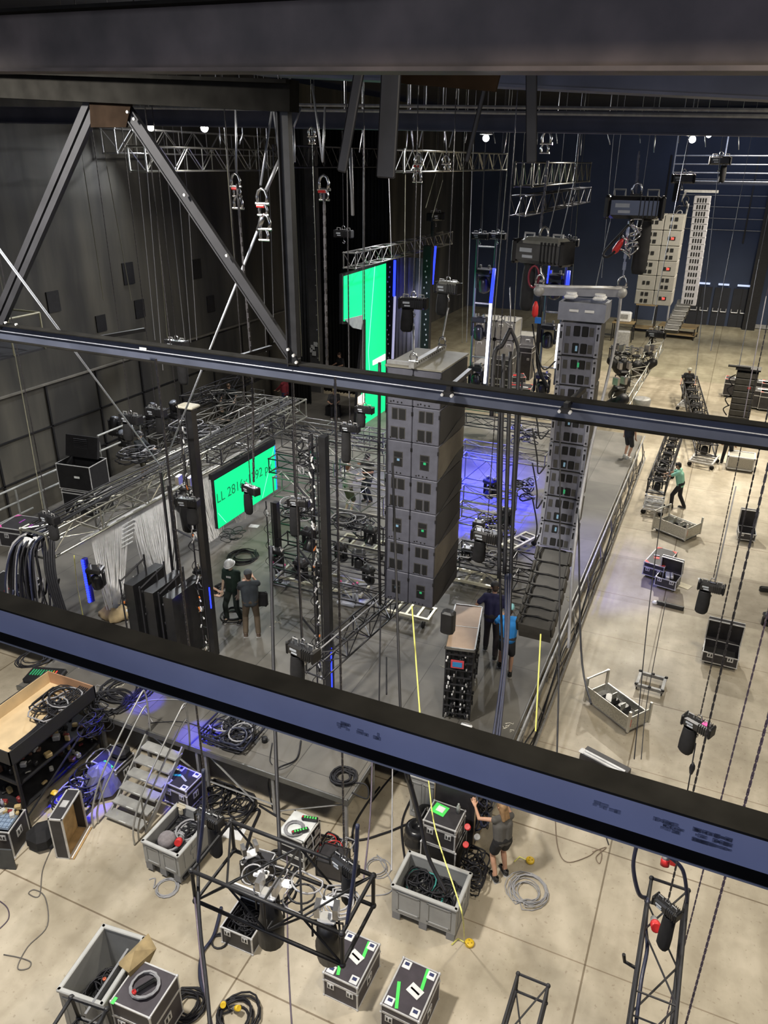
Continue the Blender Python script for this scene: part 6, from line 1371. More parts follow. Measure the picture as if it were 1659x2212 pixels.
q=MB(); q.box((-W/2+.01,0,Hh/2),(.02,Dp,Hh)); q.box((0,-Dp/2+.01,Hh/2),(W,.02,Hh)); q.box((0,Dp/2-.01,Hh/2),(W,.02,Hh)); q.box((0,0,Hh-.01),(W,Dp,.02)); q.build('case_shell',CASE,t)
q=MB(); q.box((-.06,0,Hh/2),(.012,Dp-.06,Hh-.08)); q.box((.04,0,.012),(W+.08,Dp,.02)); q.build('plywood_lining',mat('honey plywood',(.42,.27,.12),.6,0,.3,5),t); q=MB(); edges_box(q,(0,0,Hh/2),(W,Dp,Hh),.028); q.build('aluminium_edging',ALU,t); q=MB(); q.box((.17,0,.03),(.02,Dp,.03)); q.build('bright_lip',WHT,t)
q=MB(); q.box((0,.0,Hh+.006),(.12,.16,.012)); q.build('latch',ALU,t)
flight_case('grey tool case with a divided tray on top at the left edge',(-10.55,6.75,0),.3,.62,.55,.62,CASE,lid='none',cast=False)
t=thing('sorting_tray','pale blue sorting tray crowded with small parts on the tool case','tray',(-10.55,6.75,.63),.3); q=MB(); q.box((0,-.06,.03),(.56,.34,.05)); q.build('tray_base',mat('pale blue tray',(.22,.29,.4),.5),t); q=MB()
for i in range(7): q.box((-.24+i*.08,-.06,.06),(.006,.34,.03))
for i in range(4): q.box((0,-.2+i*.09,.06),(.56,.006,.03))
q.build('tray_divider',MATS['pale blue tray'],t)
for k in range(14): q=MB(); d=random.uniform(.04,.09); q.cbox((0,0,d/2),(d,d*1.3,d),.01); k_=random.choice([0,1,2,3]); single('small_part_box',q,SM_[k_],'small %s part on the tool case at the left edge'%['red','tan','white','black'][k_],'small part',(-10.55+random.uniform(-.25,.25),6.85+random.uniform(-.02,.2),.68),random.uniform(0,3),group='small %s parts on the tool case'%['red','tan','white','black'][k_])
q=MB(); q.lathe((0,0,0),[(.03,0),(.032,.13),(.012,.17),(.013,.19),(.002,.19)],10); single('small_bottle',q,mat('clear lilac bottle',(.4,.4,.5),.3),'small clear bottle on the tool case at the left edge','bottle',(-10.7,6.95,.68),smooth=True)
q=MB(); q.box((0,0,.24),(.52,.03,.48)); q.box((0,-.018,.42),(.09,.01,.08)); single('case_front_panel',q,mat('dark grey panel',(.055,.06,.065),.6),'dark grey case panel leaning at the left edge before the tool case','panel',(-10.2,6.32,0),.35)
q=MB(); q.cbox((0,0,.35),(.12,.5,.7),.04); single('red_case',q,RED,'red box cut by the left picture edge','box',(-10.95,6.3,0),.35)
q=MB(); q.cbox((0,0,.2),(.5,.5,.4),.12); single('black_bag',q,CLOTH,'black bag between the tool case and the upright open case','bag',(-9.95,7.05,0))
t=thing('mixing_desk','small mixing desk with red and green lights at the left edge of the deck','mixing desk',(-12.55,9.85,SZ),.3); q=MB(); q.cbox((0,0,.06),(.8,.5,.12),.03); q.build('desk_body',BLACKG,t); q=MB()
for i in range(10): q.box((-.3+i*.06,.02,.125),(.02,.2,.012),k=[0,1,2][i%3] if i>6 else 1)
q.build('lit_fader',[mat('red lamp',(.5,.02,.02),.4,emit=(1,.1,.05),es=1),LEDG,YEL],t)
# right floor
def perforated_cart(label,loc,rz,L_,W_,h):
    t=thing('perforated_cart',label,'cart',loc,rz); m=mat('perforated aluminium sheet',(.50,.49,.44),.4,.6,.25,26)
    fr=mat('cart frame aluminium',(.62,.61,.57),.35,.6); q=MB()
    for sy in (-1,): q.box((0,sy*W_/2,.12+h*.36),(L_,.02,h*.62))
    q.build('long_side_panel',m,t); q=MB(); q.box((L_/2,0,.12+h*.36),(.02,W_,h*.62)); q.build('short_side_panel',m,t); q=MB(); q.box((0,0,.12),(L_,W_,.03)); q.build('cart_base',ALUD,t)
    q=MB(); q.box((0,W_/2,.12+h*.2),(L_,.02,h*.3)); q.box((-L_/2,0,.12+h*.2),(.02,W_,h*.3)); q.build('low_side_panel',m,t)
    q=MB()
    for sx in (-1,1):
        for sy in (-1,1): q.box((sx*L_/2,sy*W_/2,h*.5+.1),(.05,.05,h*1.0+(.12 if sx<0 else 0)))
    q.tube((-L_/2,-W_/2,h+.14),(-L_/2,W_/2,h+.14),.025,6); q.tube((-L_/2,W_/2,h*.6),(L_/2,W_/2,h*.6),.022,6); q.tube((L_/2,-W_/2,h*.75+.05),(L_/2,W_/2,h*.75+.05),.022,6); q.build('frame_tube',fr,t)
    for x,y in ((-.1,.05),(.18,-.12),(.42,.02)):
        q=MB(); q.box((x*L_,y*W_,h*.62),(.02,.22*W_,h*.55)); q.build('divider_plate',m,t)
    q=MB(); q.cbox((-.15*L_,-.02,h*.45),(.28*L_,.32,.18),.04); q.cbox((.12*L_,.03,h*.45),(.2*L_,.3,.2),.04); q.build('black_hardware',BLACKG,t)
    q=MB(); q.box((L_/2+.015,-W_/2+.03,h*.6),(.012,.04,.2)); q.build('red_reflector',RED,t)
    casters(t,L_,W_,.05,fr); return t
perforated_cart('perforated aluminium cart with dividers on the pale floor, nearer one',(-.80,15.25,0),-.62,1.32,.66,.55)
perforated_cart('perforated aluminium cart on the pale floor, farther one near the mint shirt',(-.38,25.9,0),-.50,1.25,.9,.62)
t=thing('square_frame','grey square frame with black corner couplers lying on the floor','frame',(-.18,16.65,.14),-.05); q=MB()
for sy in (-1,1): q.box((0,sy*.27,0),(.66,.07,.08))
for sx in (-1,1): q.box((sx*.29,0,0),(.07,.54,.08))
q.build('frame_tube',ALUD,t); 
for x in (-.31,0,.31):
    for y in (-.29,.29): q=MB(); q.cbox((x,y,.04),(.07,.06,.05),.01); q.build('coupler',BLACK,t)
for sx in (-1,1):
    for sy in (-1,1): q=MB(); q.disc((sx*.29,sy*.25,-.09),.045,.03,10,axis='X'); q.build('caster_wheel',BLACK,t)
flight_case('open flight case with raised dark lid on the right pale floor',(1.30,18.45,0),-.03,.84,.66,.52,CASE,lid='open',open_ang=78,lidh=.12)
flight_case('long closed flight case with red corner tape on the grey bay',(-.62,22.75,0),-.22,.62,1.25,.55,CASE,lid='closed',redc=True,paper=[(-.15,-.1,.16,.22,.3,RED),(-.2,-.02,.16,.12,.3,WHT)],lidh=.16)
flight_case('small open case in front of the red taped case',(-.30,21.85,0),-.2,.62,.5,.5,CASE,lid='open',open_ang=80,lidh=.1)
q=MB(); q.cbox((0,0,.0),(.12,.35,.12),.02); q.cbox((.12,0,0.03),(.08,.3,.1),.02); single('white_fittings',q,ALU,'pale metal fittings inside the small open case','fittings',(-.32,21.85,.4),.1)
flight_case('small grey case with open lid near the right edge',(1.82,26.4,0),.05,.55,.62,.48,CASE,lid='open',open_ang=84,lidh=.12)
q=MB(); q.cbox((0,0,.06),(.75,.12,.12),.02,k=0); q.cbox((-.42,-.02,.05),(.14,.14,.1),.03,k=1); single('clamp_bar',q,[BLACKG,ALU],'short black bar with chrome end on the floor below the small open case','bar',P(1447,1312,0),-.08)
q=MB(); q.box((0,0,.008),(.52,.3,.012)); single('cardboard_piece',q,mat('pale stained board',(.6,.55,.42),.7),'pale stained board beside the small open case','board',P(1473,1264,0),-.35)
q=MB(); q.box((0,0,.005),(.1,.12,.006)); single('paper_scrap',q,WHT,'small white scrap on the grey bay','paper',P(1512,1251,0),.3)
q=MB(); q.box((0,0,.1),(1.0,.34,.2),k=0); q.box((0,-.02,.215),(.9,.05,.03),k=1); q.box((0,-.1,.215),(.9,.05,.03),k=1); q.cbox((-.5,-.06,.215),(.12,.16,.04),.03,k=1); single('white_bar_case',q,[CASE,WHT,HOLE],'white and black bar case just above the slate beam on the right','bar case',P(1305,1660,0),-.32)
q=MB(); q.cbox((0,0,.1),(.55,.1,.18),.03); single('black_fixture',q,BLACKG,'dark green black equipment at the far right edge','equipment',P(1660,1280,0),.2)
moving_light('dark fixture at the right picture edge',P(1664,1330,.3),.3,.8)
t=thing('white_tube_cart','white low frame cart under the dark mass near the right edge','cart',(1.50,33.6,0)); q=MB(); q.box((0,0,.35),(1.0,.8,.5)); q.build('mesh_side',mat('pale mesh',(.42,.40,.35),.6,0,.2,30),t); q=MB(); edges_box(q,(0,0,.35),(1.05,.85,.55),.05); q.build('frame_tube',WHT,t)
# truss sections parked on dollies
a=P(1418,1052,1.0); b2=P(1460,932,1.0)
truss('parked_truss','dark truss filled with lamps that the person in mint pushes',a,b2,.62,.5,.028,DTR,.6,'truss')
for i in range(7):
    p_=a.lerp(b2,(i+.5)/7); moving_light('moving light inside the truss pushed by the person in mint',p_+Vector((0,0,.12)),.1,.8,True,group='lamps inside the pushed truss')
for i,(f_,lab) in enumerate([(.02,'near'),(.6,'far')]):
    p_=a.lerp(b2,f_); t=thing('truss_stand','pale tubular stand holding the %s end of the pushed truss'%lab,'stand',(p_.x,p_.y,.28)); q=MB(); edges_box(q,(0,0,.2),(.66,.6,.42),.045); q.tube((-.3,-.32,.02),(.3,-.32,.38),.018,5); q.box((0,-.3,.2),(.6,.04,.04)); q.build('stand_frame',WHT,t); t=dolly('silver dolly under the %s end of the pushed truss'%lab,(p_.x,p_.y,0),PI/2,1.1,.6,ALU); 
a=P(1527,972,.75); b2=P(1488,822,.95)
truss('parked_truss','dark truss filled with lamps leading to the helmeted person far right',a,b2,.75,.5,.03,DTR,.7,'truss')
for i in range(8): moving_light('moving light inside the truss before the helmeted person',a.lerp(b2,(i+.5)/8)+Vector((0,0,.1)),.1,1.0,True,group='lamps inside the second parked truss')
p_=a.lerp(b2,.03); dolly('silver dolly under the near end of the second parked truss',(p_.x,p_.y,0),1.4,1.3,.9,ALU)
p_=a.lerp(b2,.8); dolly('silver dolly under the far end of the second parked truss',(p_.x,p_.y,0),1.4,1.3,.9,ALU)
# long lit truss behind the near curved column with lamps, far side
a=P(1335,875,1.4); b2=P(1420,742,2.2); truss('box_truss','silver truss running back behind the near curved column',a,b2,.7,.6,.035,LT,.8,'truss')
a=P(1318,765,1.8); b2=axis_pt(a,1405,'X'); truss('box_truss','short dark truss crossing behind the near curved column',a,b2,.7,.8,.04,DTR,.8,'truss')
for i,(px,py) in enumerate([(1332,798),(1352,800),(1372,805),(1400,800)]): par(['leftmost','second','third','rightmost'][i]+' black spotlight below the short crossing truss',P(px,py-22,2.2),.6*i-.8,2.1,.9)
par('black spotlight cluster left of the silver truss, front',P(1335,855,2.4),.9,2.2,.9); par('black spotlight cluster left of the silver truss, rear',P(1345,820,2.4),.5,2.2,.8)
hoist('lifting motor on the far end of the silver truss',1417,722,44,1.0,0,'L',chain=False)
q=MB(); q.lathe((0,0,0),[(.35,0),(.42,.5),(.44,.8),(.4,.85),(.002,.8)],14); single('grey_barrel',q,ALUD,'grey round barrel under the silver truss by the middle chord','barrel',P(1382,895,0),smooth=True)
# dark line array stack on a cart and red cases behind it
t=thing('speaker_cart','upright cart of dark line array speakers at the far right','speaker cart',(1.30,40.2,0),-.05)
for i in range(8): q=MB(); q.cbox((0,0,.3+i*.31),(.95,.7,.29),.03); q.build('dark_speaker',SPKD,t)
q=MB(); q.box((0,0,2.75),(1.1,.8,.08)); q.tube((-.9,-.3,2.85),(.1,-.3,2.85),.06,6); q.build('cart_frame',BLACK,t); q=MB(); q.box((.2,-.37,1.9),(.12,.02,.1)); q.build('red_tag',RED,t)
for i in range(4): q=MB(); q.path(smoothpts([(-.5,-.1,2.4-i*.5),(-.75,-.2,2.2-i*.5),(-.55,-.2,1.9-i*.5)],4),.03,5); q.build('loop_cable',CAB,t,True)
for i,(px,py) in enumerate([(1634,888),(1662,893),(1636,868),(1664,872),(1584,862)]):
    p_=P(px,py,0); flight_case('closed flight case with red edges behind the dark speaker cart, %s'%['front left','front right','rear left','rear right','at its left side'][i],(p_.x,p_.y+.6,0),-.03,1.15,.8,1.0,CASE,lid='closed',redc=True,paper=[(.1,.1,.5,.2,0,WHT)],lidh=.25,latches=False)
# far crates
SC=mat('silver grey crate',(.42,.41,.38),.5,.3,.12,2)
def crate(label,loc,w_,d_,h_,lugs=True):
    t=thing('metal_crate',label,'crate',loc); q=MB(); q.box((0,0,h_/2),(w_-.06,d_-.06,h_-.08)); q.build('crate_body',SC,t); q=MB(); edges_box(q,(0,0,h_/2),(w_,d_,h_-.04),.07); q.build('crate_frame',ALUD,t)
    q=MB()
    for x in (-.25,.25): 
        for zz in (h_*.8,): q.path([(x*w_-.12,-d_/2-.03,zz-.12),(x*w_-.12,-d_/2-.03,zz),(x*w_+.12,-d_/2-.03,zz),(x*w_+.12,-d_/2-.03,zz-.12)],.02,4)
    q.build('hoop_handle',WHT,t)
    if lugs:
        for x in (-.45,-.1,.1,.45): q=MB(); q.box((x*w_,-d_*.4,h_+.12),(.06,.06,.28)); q.build('corner_lug',ALUD,t)
    return t
for i,(px,py,base) in enumerate([(1057,832,0),(1100,832,0)]):
    p_=P(px,py,0); y=44.5; x=PY(px,700,y).x
    for k in range(3): crate('silver crate of the far stack, %s column, %s'%(['left','right'][i],['bottom','middle','top'][k]),(x,y,k*1.12),1.12,1.6,1.1,k==2)
x=PY(1138,700,46).x
for k in range(2): crate('separate silver crate right of the far stack, %s'%['bottom','top'][k],(x,46,k*1.15),1.3,1.4,1.13,False)
for i,(px,py,lab,rc) in enumerate([(1083,812,'upper',0),(1080,845,'lower',0)]):
    x=PY(px,py,40).x; flight_case('dark road case with silver edges before the far crates, %s'%lab,(x,40,1.05 if i==0 else 0),0,1.05,.9,1.03,CASE,lid='closed',cast=False,lidh=.3)
x=PY(1125,830,39).x; flight_case('red and white topped case before the far crates',(x,39,0),.1,1.2,1.0,.95,CASE,lid='closed',redc=True,paper=[(-.2,.1,.7,.16,.1,RED),(.1,-.2,.6,.14,0,WHT)],lidh=.3)
x=PY(1108,815,41).x; flight_case('red topped case right of the dark road cases',(x,41.2,0),.4,1.2,.9,.9,CASE,lid='closed',redc=True,paper=[(0,0,.6,.3,.1,RED)],lidh=.3)
x=PY(1147,760,45.5).x; flight_case('upright road case with a pink mark by the cable trunk',(x,44.2,0),0,.9,.8,1.9,CASE,lid='closed',cast=False,lidh=.3)
x=PY(1047,820,39).x; q=MB(); q.cbox((0,0,.8),(1.6,1.4,1.6),.06); single('dark_cabinet',q,mat('navy grey cabinet',(.04,.045,.08),.6),'dark cabinet behind the left ladder tower','cabinet',(x,40.5,0))
q=MB(); q.box((0,0,.0),(1.7,1.5,.1)); q.mi(1)
for sx in (-.3,.3): q.path([(sx-.2,0,.05),(sx-.2,.1,.2),(sx+.2,.1,.2),(sx+.2,0,.05)],.03,4)
single('cabinet_lid',q,[ALUD,ALU],'pale metal lid with handles on the dark cabinet','lid',(x,40.5,1.66))
# tables far right
def table(label,px,py,w_,d_,h_,shelf=False,rz=0,m=None):
    p_=P(px,py,0); t=thing('work_table',label,'table',(p_.x,p_.y,0),rz); q=MB(); q.box((0,0,h_),(w_,d_,.06)); q.build('table_top',m or mat('tan table top',(.30,.22,.11),.6,0,.2,1.5),t)
    if shelf: q=MB(); q.box((0,0,.3),(w_,d_,.05)); q.build('shelf',mat('tan table top',(.30,.22,.11)),t)
    for sx in (-1,1):
        for sy in (-1,1): q=MB(); q.box((sx*(w_/2-.05),sy*(d_/2-.05),h_/2),(.07,.07,h_)); q.build('leg',BLACK,t)
    return t
table('wide low wooden table with shelf at the far wall',1462,728,2.6,1.6,.85,True,-.1)
table('high narrow wooden table with shelf left of the wide low one',1390,715,1.5,1.2,2.0,True)
table('small pale wooden desk carrying a white printer',1343,735,1.5,1.1,1.3)
q=MB(); q.cbox((0,0,.35),(.9,.6,.7),.08,k=0); q.box((0,-.31,.4),(.5,.03,.3),k=1); p_=P(1343,735,0); single('printer',q,[WHT,ALUD],'white printer on the small pale desk','printer',(p_.x,p_.y,1.33))
q=MB(); q.cbox((0,0,.9),(.9,.5,1.8),.03); single('grey_cabinet',q,ALUD,'pale grey cabinet below the small desk','cabinet',P(1338,775,0),.1)
# lower right hanging truss and others
a=D(1441,1935,8.0); truss('hanging_truss','dark ladder truss running to the lower right picture edge',a,a+Vector((0,-2.6,0)),.36,.34,.018,STEEL,.65,'truss')
for i,(dy,s) in enumerate([(-.95,1),(-1.75,1)]):
    q=MB(); q.path([(0,0,0),(-.1,0,.03),(-.12,.0,.12)],.018,6); single('truss_bracket',q,BLACK,'black hook bracket on the left of the lower right truss, %s'%['upper','lower'][i],'bracket',a+Vector((-.2,dy,0)))
a2=D(1149,2135,7.6); truss('hanging_truss','end of a small dark truss cut by the bottom picture edge',a2,a2+Vector((0,-1.5,0)),.30,.26,.016,STEEL,.6,'truss')
a3=D(200,2190,6.4); truss('hanging_truss','dark truss corner over the large lower left bin',a3,a3+Vector((.15,-1.2,-.1)),.34,.3,.018,BLACK,.5,'truss')
cable([D(1378,1815,7.6),D(1368,1870,7.7),D(1380,1930,7.8),D(1400,1940,7.9)],.022,'dark blue loom arching into the lower right truss from the left',CABB)
cable([D(1445,1850,7.6),D(1475,1880,7.6),D(1484,1940,7.7),D(1480,1960,7.8)],.020,'dark loom arching into the lower right truss from the right',CABB)
cable([D(1400,1940,7.75),D(1395,2000,7.6),D(1398,2050,7.4),D(1385,2120,7.2),D(1372,2230,7)],.018,'dark cable strapped along the lower right truss',CABB)
plug('red power plug in the lower right truss',D(1415,1995,7.5),.2,.9)
t=thing('plug_bunch','bunch of red, blue and black power plugs just below the slate beam on the right','plugs',D(1400,1822,8)); 
for nm,m_,x,z in (('black_plug',BLACKG,-.18,.02),('green_band',LEDG,-.17,.05),('blue_plug',BLU,-.06,.05),('red_plug',RED,.22,-.08),('red_plug',RED,.27,-.12),('grey_loom',CABB,.04,.02)): q=MB(); q.cbox((x,0,z),(.09,.07,.12),.02); q.build(nm,m_,t)
plug('red and white plug pair hanging below the slate beam',D(1438,1855,7.7),.1,.8,RED,2.8)
# front lighting truss and its spotlights
a=D(462,1858,7.2); b2=axis_pt(a,782,'X')
b2=Vector((b2.x-.05,a.y,a.z)); truss('hanging_truss','black lighting truss hanging low in front with spotlights',a,b2,.62,.38,.020,BLACK,.42,'truss')
par('black spotlight hanging left under the front lighting truss',a.lerp(b2,.45)+Vector((0,-.12,-.1)),.1,.8,-.05,wb=True); par('black spotlight hanging right under the front lighting truss',a.lerp(b2,.84)+Vector((0,-.12,-.1)),.3,.8,.25,wb=True)
par('black spotlight lying at the back left of the front lighting truss',a.lerp(b2,.18)+Vector((0,.2,-.1)),.9,.6,.5,wb=True)
for i,f_ in enumerate((.33,.5,.8)): 
    q=MB(); q.cbox((0,0,0),(.14,.09,.03),.02,k=0); 
    for x in (-.05,.05): q.disc((x,0,.025),.012,.02,8,k=1)
    single('white_ballast',q,[WHT,BLACK],'white perforated ballast plate on the front lighting truss, %s'%['left','middle','right'][i],'ballast',a.lerp(b2,f_)+Vector((0,.04,.02)),.2)
coil('grey cable loops in the right half of the front lighting truss',a.lerp(b2,.85)+Vector((0,.12,-.05)),.16,6,.009,CABG,.3,.08,seed=12)
tangle('cables woven through the front lighting truss',a.lerp(b2,.45)+Vector((0,0,-.08)),(.9,.35,.2),10,.009,(CAB,CABG),61)
for s_,p_,lab in ((-1,a,'left'),(1,b2,'right')):
    cable([p_+Vector((0,-.22,.18)),p_+Vector((0,-.05,.7)),p_+Vector((0,.0,1.1))],.018,'dark blue lifting sling at the %s end of the front lighting truss'%lab,CABB,'lifting_sling','sling')
cable([D(430,1760,7.2),D(428,1900,7.0),D(432,2000,6.6),D(445,2120,6.0),D(455,2230,5.6)],.016,'black cable trunk running down past the left end of the front truss',CAB)
cable([D(420,1930,7),D(428,2010,6.8),D(440,2120,6.3),D(460,2225,6)],.010,'thin mauve cable beside the trunk down to the bottom edge',CABP)
cable([P(478,1960,.03),P(462,2020,.03),P(437,2060,.03),P(432,2110,.03),P(445,2160,.03)],.03,'dark blue trunk lying on the floor left of the open case',CABB)
# floor cables
coil('grey cable coil beside the bin of the steps',P(360,1918,0),.22,4,.011,CABG,.12,.02,tail=[P(335,1898,.01),P(322,1900,.01)],seed=5)
coil('large silver grey cable coil beside the woman in grey',P(1138,1925,0),.36,12,.009,CABG,.26,.06,seed=6)
coil('loose grey cable rings on the floor right of the hanging truss',P(818,1872,0),.24,3,.010,CABG,.22,.02,tail=[P(845,1905,.01),P(838,1930,.01),P(790,1935,.01)],seed=7)
coil('black cable coil by the open case',P(475,2035,0),.14,5,.010,CAB,.15,.03,seed=9)
coil('black cable coil at the bottom left of centre',P(505,2200,0),.32,8,.016,CAB,.3,.12,seed=10)
coil('thick black cable loops right of the coil carrying case',P(410,2170,0),.30,8,.016,CAB,.25,.12,seed=11)
coil('black cable tangle behind the front truss on the floor',P(600,1870,0),.35,7,.012,CAB,.3,.05,seed=14)
for i,p_ in enumerate([P(483,2168,.12),P(510,2178,.12)]): plug('black plug with a yellow ring on the bottom coil, %s'%['left','right'][i],p_,.5+i,.8,YEL,.9)
cable([P(110,1835,.01),P(92,1880,.01),P(85,1935,.01),P(62,1930,.01),P(75,1922,.01),P(98,1940,.01),P(102,2000,.01),P(60,2045,.01),P(38,2090,.01),P(60,2092,.01),P(66,2078,.01),P(40,2068,.01),P(8,2062,.01)],.010,'brown grey cable wandering over the lower left floor',mat('brown grey cable',(.13,.12,.11),.5))
cable([P(-10,1940,.01),P(15,1960,.01),P(18,1985,.01),P(-5,2010,.01)],.010,'mauve cable arc at the left picture edge',CABP)
cable([P(800,1735,.02),P(860,1665,.02),P(910,1662,.02)],.022,'thick black cable from the deck corner towards the tall rack',CAB)
cable([P(560,1740,.02),P(650,1790,.02),P(760,1815,.02),P(830,1800,.02),P(880,1780,.02),P(940,1760,.02)],.022,'thick black cable sweeping over the floor before the deck corner',CAB)
cable([P(765,1840,.02),P(763,1790,.02),P(790,1740,.02),P(820,1700,.02)],.022,'thick black cable beside the deck corner leg',CAB)
cable([P(480,1745,.02),P(530,1755,.02),P(560,1750,.02),P(545,1790,.02),P(530,1840,.02)],.028,'dark cable trunk emerging under the deck',CAB)
cable([D(868,1640,8.4),D(885,1700,8.6),P(905,1780,.02)],.02,'black cable dropping from the slate beam beside the tall grey container',CAB)
cable([D(872,1640,8.2),D(905,1760,8.3),D(925,1850,8.3),D(965,1930,8.2)],.022,'black cable falling into the centre grey bin',CAB)
cable([P(875,1860,.02),P(868,1780,.02),P(890,1720,.02),P(900,1690,.02)],.02,'black cable left of the drum pair',CAB)
cable([P(1199,1760,.01),P(1205,1830,.01),P(1225,1862,.01),P(1270,1850,.01),P(1290,1835,.01),P(1300,1845,.01),P(1295,1865,.01),P(1288,1850,.01),P(1310,1830,.01),P(1280,1840,.01)],.009,'thin brown cable with small loops on the right floor',mat('thin brown cable',(.2,.15,.11),.5))
cable([P(1290,1797,.01),P(1305,1800,.01),P(1315,1825,.01)],.010,'short lead with plug under the slate beam on the right floor',CAB)
for i,(px,py) in enumerate([(1145,1861),(1014,2040)]):
    t=thing('tape_reel','yellow tape measure reel on the floor, %s'%['right of the woman in grey','below the centre grey bin'][i],'tape measure',P(px,py,0)); q=MB(); q.lathe((0,0,0),[(.07,0),(.078,.01),(.078,.045),(.07,.055),(.002,.055)],16); q.build('reel_case',YEL,t,True)
    q=MB()
    for k in range(3): a_=k*2.1; q.disc((.035*math.cos(a_),.035*math.sin(a_),.056),.012,.004,8)
    q.build('reel_hole',mat('dark ochre',(.3,.2,.02),.5),t)
    q=MB(); q.path([(-.06,-.02,.03),(-.2,.0,.03),(-.26,-.14,.02)],.012,4); q.build('tape_end',YELR,t)
q=MB(); q.box((0,0,.004),(.38,.28,.006)); single('paper_sheet',q,WHT,'white paper sheet on the floor left of the small rack stack','paper',P(506,1800,0),.2)
tangle('black cables under the front deck',P(470,1735,0),(1.6,.9,.12),20,.018,(CAB,),64)
tangle('red and grey plug leads right of the small rack stack',P(725,1840,0),(.6,.5,.2),12,.012,(CAB,CABG,RED),65)
for i,(x,y) in enumerate([(P(560,1890),0),(P(720,1880),0)]):
    t=thing('black_case',['dark case with white edges half under the front truss, left','dark speaker like case half under the front truss, right'][i],'case',(x.x,x.y,0),.1); q=MB(); q.cbox((0,0,.2),(.5,.4,.4),.03); q.build('case_body',CASE,t); q=MB(); edges_box(q,(0,0,.2),(.51,.41,.41),.02); q.build('edging',ALU if i==0 else STEEL,t)
# ---------------------------------------------------------------- people
def at_head(px,py,base,h=1.76): p=P(px,py,base+h*.93); return Vector((p.x,p.y,base))
f_=facing
BL=(.02,.02,.024)
p=P(1078,1893,0)
person('woman in grey tank top and black shorts reaching up to the rack cables',(p.x,p.y,0),f_(-.75,.8),1.68,lean=8,hl=(-.34,.50,1.38),hr=(.02,.62,1.80),fl=(-.10,-.05,0),fr=(.13,.02,0),head=(-14,18),shirt=(.11,.105,.10),legs=(.02,.02,.022),shorts='mini',sleeve='none',hair=(.33,.2,.1),hairlen='long',female=True,skin=(.58,.33,.22))
p=P(1461,1097,0)
person('person in a mint shirt and black trousers pushing a truss of lamps',(p.x,p.y,0),f_(-1,.15),1.8,lean=14,hl=(-.22,.62,1.12),hr=(.22,.62,1.12),fl=(-.12,.18,0),fr=(.12,-.22,0),head=(10,0),shirt=(.30,.62,.48),legs=(.02,.02,.025),hair=(.02,.02,.02),skin=(.42,.24,.16))
p=at_head(1490,800,0)
person('helmeted person in black at the far end of the second parked truss',p,f_(.1,-1),1.8,lean=8,hl=(-.35,.3,1.0),hr=(.35,.3,1.0),shirt=BL,helmet=(.35,.34,.28))
p=P(1566,1002,0)
person('person in wide black trousers whose upper half hides behind the middle chord',p,f_(.2,1),1.8,shirt=BL,legs=(.025,.025,.03),fl=(-.16,.05,0),fr=(.16,-.03,0))
p=P(1352,989,SZ)
person('person in dark shirt and shorts on the right strip of the stage',p,f_(.5,1),1.8,shirt=(.02,.02,.03),legs=(.03,.03,.035),shorts=True,fl=(-.1,.06,0),fr=(.12,-.05,0),shoes=(.5,.5,.5))
p=P(1090,1452,SZ)
person('person in a bright blue shirt and dark shorts walking behind the panel cart',p,f_(-.2,1),1.74,lean=6,hl=(-.22,.42,1.2),hr=(.34,.3,1.2),fl=(-.14,.22,0),fr=(.12,-.12,0),shirt=(.02,.20,.55),legs=(.03,.03,.045),shorts=True,cap=(.25,.55,.6),shoes=(.02,.02,.02))
p=P(1058,1408,SZ)
person('person in a navy shirt and headset leaning to the panel cart',p,f_(-.15,1),1.82,lean=12,hl=(-.38,.25,1.1),hr=(.2,.3,1.15),fl=(-.12,.1,0),fr=(.15,-.25,0),head=(20,20),shirt=(.02,.02,.07),legs=(.035,.03,.035),cap=(.03,.03,.035))
p=P(508,1337,SZ)
person('person with a white helmet and printed black shirt standing on the deck',p,f_(.1,-1),1.7,hl=(-.24,.16,.84),hr=(.25,.1,.86),fl=(-.2,.04,0),fr=(.16,.12,0),head=(20,-15),shirt=(.012,.03,.022),legs=(.012,.02,.018),helmet=(.75,.76,.76),skin=(.55,.42,.32),shoes=(.015,.015,.015),emblem=PAPER)
p=P(546,1372,SZ)
person('person in dark shirt, cap and brown camouflage trousers talking to the white helmet',p,f_(-.55,.8),1.8,hl=(-.15,.42,1.22),hr=(.1,.46,1.32),fl=(-.16,0,0),fr=(.14,-.05,0),head=(12,10),shirt=(.045,.055,.065),legs=(.10,.075,.05),cap=(.08,.09,.1),shoes=(.1,.07,.05),skin=(.58,.38,.28))
q=MB(); q.cbox((0,0,0),(.28,.12,.4),.05); single('shoulder_bag',q,CLOTH,'black shoulder bag at the hip of the person in camouflage trousers','bag',(P(566,1290,SZ+1.0).x,P(566,1290,SZ+1.0).y,SZ+.95),.4)
p=at_head(427,1236,SZ)
person('person with a black helmet and back harness beside the black mast',p,f_(.9,.35),1.76,hl=(-.1,.4,1.1),hr=(.15,.4,1.1),shirt=(.085,.07,.06),legs=(.03,.045,.08),helmet=(.02,.02,.022),skin=(.6,.38,.27))
p=at_head(299,940,SZ)
person('person with dark helmet and olive shorts at the left truss cluster',p,f_(1,.05),1.78,hl=(-.15,.45,1.15),hr=(.2,.42,1.1),shirt=(.02,.025,.03),legs=(.09,.085,.055),shorts=True,helmet=(.05,.05,.055),sleeve='long',skin=(.55,.33,.22))
p=at_head(497,828,SZ)
person('person in black shirt leaning with both hands on the far left truss',p,f_(.25,-1),1.76,lean=18,hl=(-.32,.42,.98),hr=(.32,.42,.98),head=(30,0),shirt=(.02,.025,.025),hair=(.08,.05,.03),skin=(.6,.4,.3))
p=P(500,935,SZ)
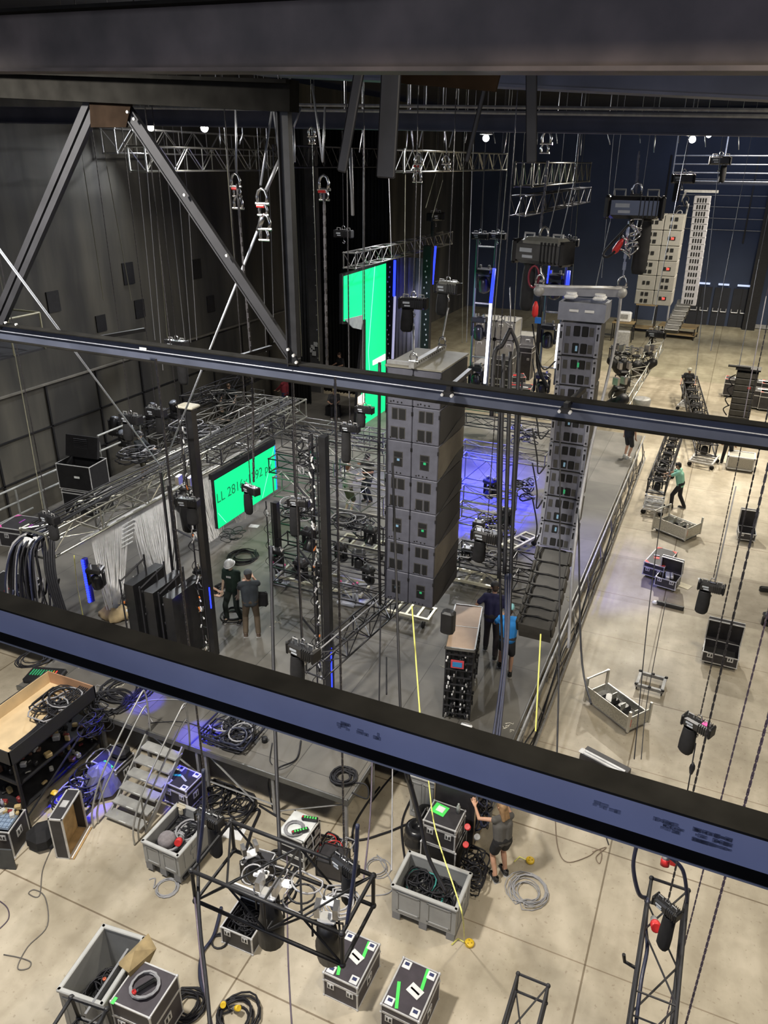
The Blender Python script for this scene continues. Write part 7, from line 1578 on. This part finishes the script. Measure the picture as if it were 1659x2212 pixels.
person('person crouching with red gloves among the left trusses',(p.x,p.y,SZ),f_(-.4,-1),1.74,pel=.55,lean=35,hl=(-.2,.5,.75),hr=(.15,.5,.7),head=(30,0),shirt=(.02,.025,.02),legs=(.03,.035,.03),skin=(.55,.2,.15))
p=P(618,892,SZ)
person('person in a dark red shirt and jeans behind the truss rows',p,f_(-.9,.1),1.76,hl=(-.1,.42,1.05),hr=(.1,.36,1.0),shirt=(.20,.02,.03),legs=(.02,.03,.07),hair=(.03,.02,.02),sleeve='long')
p=P(722,898,SZ)
person('person in a dark shirt sitting by the grey drapes',(p.x,p.y,SZ),f_(.6,-.9),1.76,pel=.52,lean=14,hl=(-.1,.42,.72),hr=(.2,.42,.7),fl=(-.15,.5,0),fr=(.16,.5,0),shirt=(.055,.055,.06),legs=(.015,.015,.02),cap=(.35,.3,.18),shoes=(.6,.6,.6))
q=MB(); q.box((0,0,.22),(.55,.5,.42)); single('seat_box',q,BLACK,'black box serving as a seat by the drapes','box',(p.x-.1,p.y+.1,SZ))
p=P(752,1109,SZ)
person('person in a white shirt and olive shorts behind the bright truss',p,f_(.45,1),1.76,hl=(-.15,.42,1.2),hr=(.2,.42,1.15),shirt=(.52,.5,.47),legs=(.06,.07,.035),shorts=True,hair=(.12,.05,.025),skin=(.55,.36,.25))
p=P(795,1083,SZ)
person('person in a black shirt and cap facing the white shirted person',p,f_(-.3,-1),1.76,hl=(-.2,.34,1.2),hr=(.1,.36,1.4),head=(10,20),shirt=BL,legs=(.03,.035,.05),cap=(.03,.03,.035))
p=at_head(738,765,SZ)
person('person in black seated at a desk above the middle chord',(p.x,p.y,SZ),f_(-.5,-.9),1.76,lean=10,hl=(-.2,.4,1.1),hr=(.2,.4,1.1),shirt=BL,hair=(.04,.02,.015))
t=thing('equipment_desk','dark equipment desk before the person above the middle chord','desk',(p.x-.1,p.y-.75,SZ)); q=MB(); q.box((0,0,.95),(2.2,.5,.08)); q.build('desk_top',BLACK,t); q=MB()
for sx in (-1,1): q.box((sx*1.0,0,.46),(.06,.4,.92))
q.build('desk_leg',BLACK,t)
q=MB()
for k,(x,z) in enumerate([(0,0),(.16,.16),(-.12,-.15),(.06,-.3)]): q.box((x,0,z),(.2,.02,.22))
a=PY(676,750,33.3); single('paper_note',q,PAPER,'white notices on the grey bolted end panel','notice',(a.x,33.28,a.z))
for i in range(0): pass
# tidy: nothing below this line but checks
